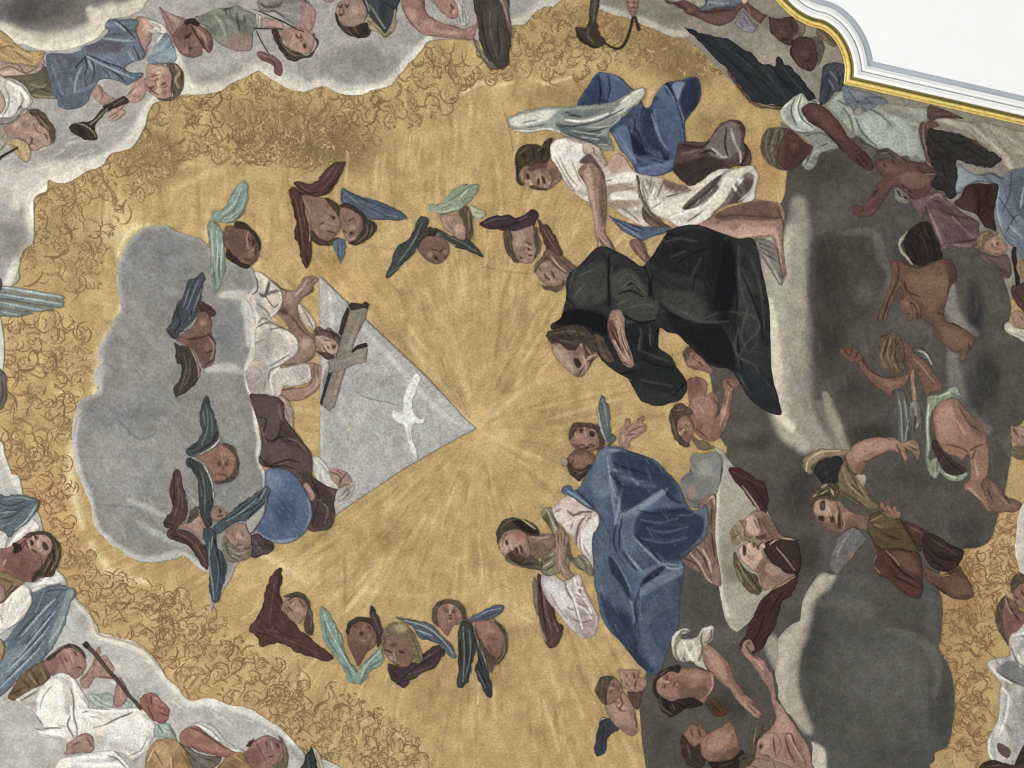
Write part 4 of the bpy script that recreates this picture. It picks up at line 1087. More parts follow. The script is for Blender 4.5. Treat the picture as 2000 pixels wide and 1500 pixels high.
R mouthpiece.new 4b4038 : 2.4 2.6 3.4 / 1240 32 1244 46 1248 60
T hornhand person | person | cropped pink hand gripping the curved horn at the top edge
P body a8796c : 1222 -8 1246 -8 1246 8 1244 22 1238 32 1232 30 1226 16
s 6d443a 1.8 .8 : 1226 4 1244 6 ; 1228 14 1244 16 ; 1230 22 1242 24
b c99c8c 1232 8 5 10 0 .5
''')
DATA.append('''
@ 440 500 3.84615
T tri halo | halo | pale grey triangle of light with a white dove behind the cross
P triangle b7b5ae d=.05 sharp : 70 15 73 16 90 33 104 46 120 61 135 75 150 89 165 105 180 122 189 129.6 180 134 165 142 150 151 134 160 118 171 100 183 84 194 72 202 70 195 71 150 71 113 71 95 71 50
s d6d4ca 6 .6 : 78 24 80 50 76 70 74 90
s d8d6cc 7 .45 : 104 55 125 78 145 100 165 120 182 129
s cfcdc4 5 .5 : 72 112 72 150 71 195
b a5a39c 110 95 20 14 0 .5
b a7a59d 128 100 10 16 0 .4
b a3a098 88 140 14 20 0 .35
s 8d887c 3 .7 : 71 16 90 33 104 46 135 75 165 105 189 129
s 85827a 1.6 .8 : 96 99 103 105 112 108 122 110 132 113
s a9a08a 2.5 .5 : 189 130 150 151 118 171 72 202
h cfcdc5 2 .4 72 20 180 190 60 130 16
h 9c9a93 2 .35 72 20 180 190 110 110 16
U dove e2e1da e=9a988f,3,.4 d=.08 : 144 88 147 92 144 100 141 108 141 116 146 122 150 122 148 126 142 126 140 130 141 138 144 146 144 152 141 150 138 142 136 134 134 127 129 125 126 121 126 116 131 117 134 114 134 106 137 98 140 92
s b4b2aa 1.6 .6 : 142 96 138 108 ; 137 128 140 142
T christ person | person | bearded figure in white drapery with bare chest embracing a grey cross before the triangle
P robe_back c9c0b4 : 54 34 58 38 64 44 68 52 66 56 60 52 56 44 54 38
s 8a8274 2 .8 : 57 38 62 46 66 54
P body a87f72 : 34 18 42 24 50 26 56 22 58 17 64 15 68 16 70 18 66 22 66 27 60 30 56 34 54 40 56 48 60 54 64 58 68 60 68 70 66 76 60 80 46 82 40 80 46 70 48 56 40 44 34 36 32 26
b 6d4a42 44 42 6 5 0 .8
b 7b564b 50 55 4 10 -30 .5
b d2a896 60 66 5 6 0 .6
b c59a8a 48 32 4 6 0 .6
s 6b463c 2.4 .8 : 38 22 46 26 54 24 ; 40 40 50 46 58 56 66 62 ; 62 29 66 24 68 20
s d6ae9c 2 .6 : 62 17 58 24 52 30
s 6b463c 1.6 .8 : 66 17 64 20 ; 69 20 66 26
b 5c4640 64 77 7 2 0 .6
P robe c8bfb3 : 22 12 28 13 34 18 38 22 42 26 43 32 42 38 38 44 33 48 36 50 44 54 50 58 54 62 55 68 53 74 48 78 42 82 42 84 50 82 60 80 65 82 66 88 64 94 58 97 50 98 44 98 42 104 38 106 30 104 20 104 17 98 15 88 18 82 22 76 22 66 22 56 23 54 21 46 19 38 15 33 13 30 20 26 22 22 23 18
f b3aaa0 3 .7 : 24 60 34 56 44 60 48 68 44 74 30 78 22 78
f a99e94 3 .6 : 18 84 30 80 34 92 32 100 20 102 17 94
f 6d6560 2 .85 : 25 27 29 28 31 22 33 18 34 22 33 26 39 25 40 27 34 29 30 31 27 31
s 4a4744 1.8 .95 : 22 14 24 20 24 26 20 29 ; 26 29 30 30 33 20
s 5e5650 1.8 .85 : 30 30 36 38 40 36 ; 23 54 32 50 42 54 ; 34 55 42 54 46 57 ; 25 50 28 47 33 48
s e5ddd0 2.2 .85 : 32 48 38 42 42 34 ; 50 60 55 68 52 76 40 84 34 92 36 104 ; 44 56 52 60 ; 20 36 24 46 23 54
s e2dbcf 2 .8 : 36 20 41 26 42 34 ; 60 81 64 88 58 94
s 7a7068 2.2 .8 : 33 83 40 79 48 74 ; 32 94 34 86 42 82 ; 43 84 52 82 62 80 ; 24 36 30 40 34 46
s 8e857b 2 .6 : 26 86 30 94 28 102 ; 22 66 30 62
b a09a92 60 88 4 8 0 .5
A body b08476 : 64 80 68 81 72 83 74 88 73 94 70 99 66 103 60 107 52 109 44 107 43 101 48 99 56 99 62 97 65 93 64 86
s 6e463c 2 .8 : 43 101 52 99 60 98 65 95
s d1a593 2 .6 : 70 88 68 98 60 104
s 7b5044 1.4 .8 : 66 83 67 92 ; 69 83 70 92
P hair 7b5d50 : 66 58 68 54 71 53 74 55 78 54 82 57 86 60 88 66 86 72 82 74 78 76 72 72 68 68 66 64
s 4f352c 2 .9 : 72 56 78 57 84 60 88 66 ; 68 56 70 62 ; 80 58 82 62
A body c09a88 : 68 60 74 60 80 62 85 66 86 71 82 74 76 74 72 71 68 67
f a1796a 2 .6 : 67 62 72 64 72 72 68 70
s 5a362e 1.8 .9 : 80 66 81 70 ; 76 66 78 70
b 3c2822 82 68 1.6 2.6 0 .95
s 6e463a 1.6 .8 : 72 66 76 72 78 76 ; 74 63 79 64
b d9b29e 77 66 3 2 0 .5
P beard 6a4e42 : 78 73 82 75 81 78 77 78 72 75 68 71 72 72
s 4a342b 1.6 .8 : 70 73 76 77
T cross cross | cross | grey stone-coloured cross leaning diagonally in front of the pale triangle
P upright 948b7d d=.12 sharp : 93 38 106 36 107 39 105 48 101 56 98 62 94 76 91 84 87 96 85 104 82 113 78 117 72 112 72 108 78 90 80 84 84 72 87 60 90 50
s 655c50 2 .8 : 94 40 88 58 83 76 78 90 72 111
s a9a194 4 .6 : 101 46 95 62 88 84 82 104
b 7f776a 90 78 10 5 0 .5
U end_face 4f463a d=.06 sharp : 92 37 95 35 103 36 105 34 108 36 107 40 104 39 95 41
U side 4c4339 d=.06 sharp : 92 38 93 41 90 52 87 60 85 58 88 46
U side 4c4339 d=.06 sharp : 80 85 80 88 76 100 72 113 71 110 75 96 78 86
P crossbar 978d80 d=.12 sharp : 78 78 84 76 92 72 98 69 106 67 107 70 106 80 96 82 92 84 84 87 78 88 75 84
s a89f92 3 .6 : 84 80 94 77 104 74
U end_face 46392f d=.06 sharp : 95 71 99 67 106 65 107 68 99 70 95 73
A robe c5bcaf : 73 82 77 80 78 84 76 90 73 98 71 100 72 92
s 6d6458 1.6 .7 : 76 84 73 96
@ 130 760 3.33333
T father person | person | white-bearded figure in a dark purple-brown mantle leaning over the blue globe
P cloth_light b79a8c : 138 4 143 6 147 13 148 20 147 27 144 25 141 18 139 10
s 7a5a4c 1.8 .7 : 141 8 144 18 146 26
P halo_beard_cloud c9c5bb : 160 45 164 44 168 48 172 53 176 58 178 64 176 68 170 66 164 60 161 54
s 8d8980 1.6 .6 : 164 47 170 54 176 60
P mantle 6d5651 : 119 4 124 3 132 4 138 6 141 10 142 18 145 23 150 29 155 36 159 41 160 48 160 56 164 60 172 64 178 66 178 71 174 74 175 82 172 90 166 92 158 92 153 84 152 70 148 60 142 54 132 51 128 50 125 46 127 38 126 26 122 14
f 5a4543 3 .7 : 136 28 140 20 146 28 152 36 156 40 148 38 140 34
f 715a57 3 .7 : 134 34 144 36 156 42 158 50 152 54 142 48 130 44 130 38
f 5b4541 3 .7 : 154 58 166 64 174 72 172 84 166 90 158 88 156 76
f 6e5955 3 .6 : 122 8 132 6 138 14 138 28 128 26
s 3c2b2b 2.2 .85 : 123 18 130 20 128 30 134 34 138 30 140 22 ; 134 34 140 31 146 34 ; 126 44 132 50 142 50 148 52 ; 132 50 144 46 152 48 ; 158 56 164 70 160 88
s 8d7672 2.2 .7 : 142 32 150 34 157 42 ; 164 72 170 78 168 88 ; 127 26 130 36 ; 138 10 140 20
s 4d3a36 1.8 .7 : 162 74 168 74 174 80 ; 160 80 168 82
P body b59284 : 171 53 176 52 182 54 185 58 186 62 182 65 178 65 176 63 172 58
s 6a4638 2 .8 : 172 54 177 56 179 60 ; 182 55 178 60 178 64 ; 176 53 180 56
s 86604e 2 .7 : 180 62 184 62
A body b18a7c : 154 62 157 61 160 65 162 70 160 73 157 71 155 66
s 7a5648 1.4 .7 : 155 64 160 72
P beard b3aca0 : 176 66 180 64 184 63 187 60 187 66 184 71 179 73 175 72
s 7e766a 1.6 .7 : 178 70 182 66 186 63 ; 180 72 185 67
T globe globe | globe | round blue globe resting under the mantle of the white-bearded figure
P globe 5b789e d=.3 : 130 53 135 51.5 142 52 148 55.5 154 63 158 71 160 78 159 86 156 92 150 98 143 100.5 135 100 128 97 124 92 123 89 126 80 128 70 129 60
b 3f5b84 143 80 12 14 0 .8
b 8aa2bf 134 60 8 10 0 .5
s 8ea5bf 5 .7 : 124 92 130 98 140 99.5 150 97
s 86a0bd 4 .6 : 157 72 159 82 155 92
h 7d97b6 1.8 .4 124 54 158 99 40 60 14
h 405a80 1.8 .35 124 54 158 99 120 60 14
T fathercloth drapery | drapery | dark purple cloth end below the blue globe
P cloth 635356 : 120 96 124 94 128 97 134 100 135 104 132 107 128 108 122 110 118 106 120 102
b 38363f 134 102 3 2 0 .9
s 8b7a7a 1.8 .6 : 121 98 126 104 128 107
s 3d3236 1.6 .7 : 120 101 126 102 132 101
@ 130 420 3.33333
T ch1 cherub | cherub | pair of brown cherub faces with slate wings, highest on the large grey cloud
P wing 565c66 : 88 37 90 40 89 46 88 52 87 58 86 63 82 70 78 75 74 77 70 81 66 78 65 74 68 71 69 66 71 60 73 57 76 53 78 46 80 42 84 41
s 8c929c 1.6 .8 : 86 42 82 52 78 62 ; 88 48 84 58 80 68 ; 80 48 76 60
s 2f3138 2 .9 : 82 61 81 66 ; 66 75 70 80 ; 72 62 74 70 70 76
b 4b4438 71 64 3 8 20 .7
s c3b39c 2 .85 : 88 58 85 66 80 72 75 77
b 5a4438 69 76 4 3 0 .7
P wing 544c44 : 70 83 74 85 77 84 81 87 84 92 86 97 87 102 86 107 83 111 79 114 75 117 71 119 70 113 73 108 75 102 74 98 72 96 71 92 71 87
s c9ab96 2.2 .85 : 73 84 79 85 83 91 86 100 86 107
s 7d7468 1.4 .7 : 76 90 78 100 74 114 ; 80 94 80 104 76 112
s 35302b 1.8 .8 : 72 92 76 98 75 106
P body 8d6558 : 87 57 91 60 94 62 96 64 94 67 95 70 94 75 95 79 97 83 97 89 96 95 93 98 89 100 87 96 84 90 80 86 75 83 71 81 76 77 82 72 85 66
f 7a5449 3 .6 : 80 82 90 80 94 86 92 96 86 92
b c08a78 89 70 3.5 4 0 .6
b b07a68 92 86 3 4 0 .5
s 4d2f28 2 .85 : 88 60 92 64 94 68 ; 92 77 96 82 ; 78 81 86 80 93 78 ; 91 90 95 88 ; 90 98 95 94
b 43302a 96 63 1.4 2 0 .9
s c99a88 1.8 .6 : 93 80 96 86 94 94
P hair 5e483a : 86 56 91 58 95 61 97 64 95 66 91 63 87 63
T ch2 cherub | cherub | round rust-coloured cherub face between two slate wings on the middle of the grey cloud
@ 130 760 3.33333
P wing 525a5b : 91 4 93 8 95 14 97 20 99 26 100 32 98 37 93 40 88 43 83 44 79 43 78 40 81 37 85 34 88 29 87 22 87 14 89 8
s 848d8c 1.4 .7 : 91 10 92 24 88 36 ; 94 16 95 30 ; 89 14 90 24
s d3cdbd 2.2 .9 : 98 22 100 31 96 37 90 41 84 44
s 2d3235 2 .85 : 98 28 95 34 88 39 82 42 ; 80 39 84 38
P wing 4d5453 : 79 45 84 46 89 49 93 54 95 60 96 66 96 72 95 75 94 80 95 88 92 90 89 86 87 80 86 72 86 64 85 58 82 53 78 49
s d9d2c2 2 .9 : 82 45 88 48 92 54 95 62 96 72
s 7d8683 1.3 .7 : 88 54 90 66 90 80 ; 86 56 88 70
s 2d3230 2 .7 : 80 48 86 56 87 66
P body a0705c : 84 44 90 42 96 38 100 36 105 36 109 40 111 46 111 53 108 58 103 60 98 61 95 58 92 51 88 47
s 6f4638 2 .8 : 99 46 100 50 ; 105 46 104 49 ; 101 44 102 53 ; 98 55 104 56
b 5c3428 104 49 2.2 2 0 .8
b 5c3428 99 49 1.5 2.4 0 .7
b c89080 102 42 4 3 0 .5
b c58e7a 107 52 3 4 0 .4
s d2a28c 1.6 .6 : 101 43 102 50
P hair 6a5648 : 101 35 106 36 110 40 112 47 112 53 109 59 104 61 98 62 96 60 103 59 107 56 110 50 109 43
T ch3 cherub | cherub | rosy cherub with rust-brown wings on the lower part of the grey cloud
P wing 6a4a42 : 71 52 74 53 75 58 76 64 78 70 80 76 80 82 77 86 73 90 68 91 64 90 63 87 65 83 68 80 69 74 67 68 68 60 69 56
s 8e6b60 1.3 .7 : 72 58 73 72 70 84 ; 75 64 76 78
s d3b9a8 2 .85 : 78 70 80 78 78 85 73 90
s 3d2a26 2 .8 : 70 56 70 70 68 82 ; 64 87 70 89
P wing 6b4a41 : 66 92 72 91 78 92 83 95 88 99 91 103 92 108 92 113 92 118 89 116 85 110 81 104 77 101 72 99 66 96
s d5a999 2 .85 : 80 92 85 96 89 101
s 8b6a5f 1.3 .7 : 72 94 80 98 88 108 ; 84 100 90 112
s 402b27 2 .8 : 67 95 76 98 82 104 88 114
P body b1867a : 72 90 78 87 82 82 86 80 89 86 91 90 90 96 88 98 84 95 78 91
b d0a596 84 86 3 4 0 .5
P hair 625a50 : 81 79 84 76 86 78 85 83 81 87 78 87 80 83
A body a67a6c : 96 76 100 77 104 80 103 84 98 86 94 84 94 79
s 58352b 2 .9 : 99 78 101 80 ; 98 83 102 82
b 4d2f28 100 80 1.6 1.6 0 .8
T ch4 cherub | cherub | curly fair-haired cherub with long blue-grey wings beside the blue globe
P wing 56686f : 130 63 133 66 131 72 129 80 126 86 122 92 119 94 117 90 116 86 113 86 108 88 103 92 98 94 95 90 100 86 106 81 112 75 120 70 126 66
f b9b7a8 2 .85 : 116 87 123 81 129 75 130 72 128 82 123 90 119 94 117 90
s 2f3c44 1.8 .9 : 106 84 114 78 122 72 128 67 ; 112 82 120 78 128 72 ; 118 84 124 78 129 74 ; 110 78 118 72
s 8da0a4 1.5 .8 : 104 86 114 80 124 71 ; 130 64 126 72
P wing 4e5f66 : 89 91 93 90 97 95 98 102 101 106 103 112 104 118 103 124 101 130 99 138 95 138 93 128 93 118 92 110 91 103 89 97
s 9fb0b4 1.4 .8 : 93 100 93 112 95 128 96 137 ; 95 96 94 104
s 2b363e 2 .8 : 96 98 98 106 100 116 99 128 ; 102 112 102 124
b 303a48 97 99 2.5 3 0 .8
s 7b8f96 1.5 .6 : 98 110 99 122 97 134
P body a88477 : 104 92 108 88 112 87 116 88 118 92 120 96 120 102 118 107 113 106 107 102 103 97
s 6d463b 2 .8 : 108 94 110 98 ; 113 92 115 96 ; 110 102 114 101
b c9a090 112 96 4 4 0 .6
s 7b5245 1.6 .7 : 109 97 112 99 111 103
P hair 857a6a : 103 96 106 100 110 103 115 104 119 101 121 103 120 108 116 111 110 113 105 112 102 107 101 100
s b3a791 1.8 .7 : 106 103 111 107 117 106 ; 105 108 112 110
s 4e463b 1.8 .8 : 103 100 106 108 112 112 ; 112 100 116 104 120 103 ; 108 98 110 102
T ch5 cherub | cherub | brown cherub face tilted up with pale green wings at the top of the grey cloud
@ 380 300 3.33333
P wing 93a596 : 32 17 34 20 35 26 34 32 32 38 29 42 24 45 18 45 13 44 11 41 13 38 19 36 22 30 25 24 28 20
s bccabb 1.4 .8 : 31 22 26 32 18 40 ; 33 28 30 36 22 42
s 62786f 1.8 .8 : 30 26 26 36 18 42 ; 32 37 27 43 18 46 ; 22 32 18 38
P wing 8ea092 : 9 45 13 44 17 48 19 54 19 60 20 66 20 74 20 78 18 82 16 88 13 90 12 84 10 78 10 70 10 62 9 54
s bfccbd 1.4 .8 : 14 50 15 62 14 80 ; 11 50 12 66 ; 18 58 17 76
s 5f756c 1.8 .8 : 18 50 20 64 ; 12 72 14 86 ; 16 68 16 82 ; 9 50 10 62
P body 8a6256 : 20 48 25 47 30 47 35 49 39 53 42 58 42 65 40 70 36 73 31 72 26 68 21 63 19 56
f 7a554a 3 .6 : 22 50 30 49 34 56 32 64 24 62
s 4a2e26 2 .85 : 37 54 39 58 37 60 ; 40 60 40 66 ; 34 52 36 58
s c99c88 2 .6 : 35 50 34 56 35 62 ; 36 64 39 62
b 4a2c24 38 57 1.5 2 0 .8
b b07c6c 36 66 3 3 0 .5
s 5a382e 1.6 .8 : 32 68 37 70
P hair 4b3a30 : 26 45 30 44 35 47 40 52 43 58 42 64 41 58 37 52 32 49 27 48 ; 21 62 25 66 31 71 36 73 33 75 27 72 21 68
T ch6 cherub | cherub | brown cherub with deep red wings face to face with a blue-winged head above the glory
P wing 6e4540 : 98 5 97 9 95 14 92 20 89 25 85 27 80 28 74 28 69 26 66 22 64 19 67 18 71 19 74 20 79 18 82 15 84 11 88 8 92 6
s 96695f 1.4 .7 : 94 9 88 18 82 24 ; 90 9 84 18 ; 68 21 76 25
s 4a2a28 2 .8 : 96 12 90 20 84 27 ; 66 20 74 26 80 25
s cbb0a0 1.4 .7 : 89 26 92 20
P wing 6d4039 : 61 24 64 22 68 25 70 30 72 37 74 44 76 52 76 58 76 66 75 72 73 75 71 73 69 67 68 60 65 54 66 46 65 40 63 32
s d8c3b0 1.6 .85 : 72 38 75 48 75 57
s 96665a 1.3 .7 : 66 30 69 46 71 62 ; 69 30 72 48
s 462422 2 .8 : 64 30 67 46 69 62 ; 72 64 74 72
P body a2786a : 70 27 78 28 85 29 90 32 93 38 95 43 95 48 92 53 88 57 82 56 77 51 75 44 72 35
f 93695c 3 .5 : 74 30 84 31 88 38 80 42 76 38
s 5a362c 1.8 .9 : 88 40 92 42 ; 86 50 92 52 ; 82 46 85 44
b 3f2620 90.5 42 1.6 1.8 0 .95
b cba08c 84 48 4 3 0 .5
s c39684 1.8 .6 : 84 44 90 46 94 46
P hair 5e4c3c : 76 50 80 54 86 57 92 55 95 56 92 59 87 60 80 59 76 56 ; 85 29 91 31 95 36 96 42 93 40 89 35
T ch7 cherub | cherub | singing cherub with blue wings facing the red-winged head above the glory
P wing 5b7086 : 95 24 97 22 101 25 106 27 112 29 120 31 127 34 133 37 138 41 137 43 130 43 122 43 116 43 110 40 105 37 100 34 96 32
s 93a7b8 1.4 .7 : 98 26 108 33 120 39 132 41 ; 97 30 104 36 112 41
s 33485e 1.8 .8 : 98 24 108 29 118 33 128 37 ; 106 32 116 37 126 41
P wing 67809a : 90 57 94 55 98 57 98 64 96 70 95 73 93 67 91 62
s 3f566c 1.5 .7 : 93 58 94 70 ; 96 58 96 68
P body 9c7062 : 96 34 102 35 108 38 110 44 109 50 107 55 104 58 99 56 96 50 94 42
s 59342a 1.8 .9 : 100 44 104 42 ; 97 50 99 52
b 4a211c 102 52 2.2 2 0 .95
b cfa08e 103 48 3 2.5 0 .6
b b98576 106 46 2 4 0 .5
s d3a694 1.8 .6 : 98 52 101 56 105 54
P hair 51463a : 94 34 99 32 106 36 112 42 117 45 119 48 116 53 111 57 105 60 100 58 104 57 108 52 110 46 107 40 101 36
s 8b7c62 1.6 .7 : 112 45 112 52 106 58 ; 116 47 114 54
T ch8 cherub | cherub | brown bowed cherub with two slate wings below a green-winged head above the glory
P wing 505656 : 147 41 151 41 152 45 150 50 147 55 145 61 142 66 138 70 134 74 130 78 125 81 125 77 128 71 130 65 133 60 138 57 142 51 144 46
s 84908c 1.4 .7 : 148 45 142 58 132 72 ; 146 52 138 64
s b9b29e 1.6 .7 : 150 50 146 58 143 66
s 5f8583 2 .6 : 126 79 134 73
P wing 50554e : 156 48 162 51 166 53 172 54 178 56 183 60 186 64 188 67 184 66 177 63 170 61 164 57 159 53
s 858b80 1.4 .7 : 164 53 174 58 184 64
s c3baa6 1.4 .7 : 158 51 164 57 170 60
P body 91675a : 150 51 155 49 160 53 164 57 166 61 165 66 162 70 157 72 152 70 148 66 145 62 146 57
s 4e2f28 2 .9 : 154 62 158 63 ; 159 64 163 62 ; 156 66 159 70
b 4a2a24 157 68 2 2 0 .8
b c59682 153 66 3 3 0 .5
b b98a7a 163 64 2 3 0 .5
P hair 574a3e : 148 50 153 48 158 50 156 54 151 54 147 58 145 62 145 56
T ch9 cherub | cherub | pink cherub with one pale green feathered wing above the glory right of centre
P wing 98a58e : 185 20 184 24 181 29 177 33 172 37 166 39 159 39 154 37 152 34 156 33 161 32 165 28 169 23 175 20 180 20
s d0d3ba 1.6 .8 : 154 37 162 38 172 35 ; 178 23 172 30
s 6c7c68 1.6 .7 : 162 33 170 28 178 22 ; 160 36 168 33
P wing b7b99c : 179 34 184 36 189 38 188 42 183 42 179 40
s 7d8268 1.3 .7 : 181 38 187 39
P body b28578 : 160 40 167 40 172 39 175 43 177 50 176 56 172 56 167 52 162 48
b d7a294 172 49 4 5 20 .7
s 7b5044 1.4 .6 : 163 42 168 50
P hair 6d5f4a : 172 38 177 34 180 38 181 45 181 52 179 56 177 54 176 47 174 42
s a39472 1.6 .7 : 178 37 179 50
@ 920 380 6.25
T ch10 cherub | cherub | smiling cherub under a dark purple wing left of the angel's reaching hand
P wing 54424a : 10 36 16 32 23 27 30 26 40 26 46 25 54 28 60 28 64 25 70 20 74 18 80 21 82 26 80 33 76 38 70 40 60 43 52 44 42 44 34 43 24 43 14 40
s 372a33 2 .8 : 28 40 46 38 62 32 74 24
s 7f6a70 1.6 .6 : 16 35 30 30 44 29 ; 58 32 70 26
P wing 6e463f : 82 31 88 36 92 37 96 41 101 48 105 54 108 62 112 70 113 76 118 82 110 80 100 74 92 66 88 56 85 46
s 95695e 1.8 .7 : 88 42 96 56 106 72 ; 94 44 102 58
P body b08674 : 42 44 55 44 68 40 76 38 78 50 80 58 82 64 79 72 78 78 74 83 66 84 58 82 52 74 48 64 46 54
s 5a372b 2 .9 : 66 57 71 60 74 61 ; 69 65 74 70 ; 70 74 75 75
b 4c2b22 61 77 3 2.4 20 .9
b 6d4436 72 69 3 2 40 .8
b cda08e 58 60 7 6 0 .5
b cda08e 66 80 4 3 0 .5
s d2aa94 2 .7 : 66 62 74 65 ; 68 70 76 70
s 8d6250 2 .6 : 52 66 60 68 68 64
P hair 6c5f4c : 40 45 46 43 50 50 50 58 51 66 54 76 58 82 52 82 46 74 42 66 40 56 ; 76 38 81 42 82 52 86 58 85 66 81 74 78 78 79 68 77 56
s 3d3328 1.6 .7 : 44 50 46 64 52 76 ; 79 44 80 56
T ch11 cherub | cherub | cherub with parted lips whose rusty wing meets the back of the black robe
P wing 8a6455 : 92 66 102 70 112 76 122 84 130 90 126 96 116 96 106 92 96 84 88 76
s d0b29c 1.8 .8 : 98 76 106 86 118 96
s 5e4034 1.8 .7 : 104 76 116 86 126 94
P body ac8272 : 80 82 88 78 96 80 104 88 112 94 120 96 122 100 118 104 116 110 110 112 100 112 92 110 86 106 80 98 78 90
s 4d2f26 2.2 .9 : 90 97 92 103 ; 94 97 95 104 ; 98 93 102 102
b 50322a 84 91 2 3 0 .85
b 50322a 85 106 2 3 0 .85
b d7ac9a 100 106 7 3 0 .6
b d3a896 90 86 5 4 0 .5
s d7ae9c 2 .7 : 92 96 99 104
P hair 7b6450 : 82 80 86 76 92 76 94 80 88 82 82 88 78 96 77 90 ; 86 110 92 111 100 112 108 110 113 104 114 110 110 116 104 119 96 117 88 115
''')
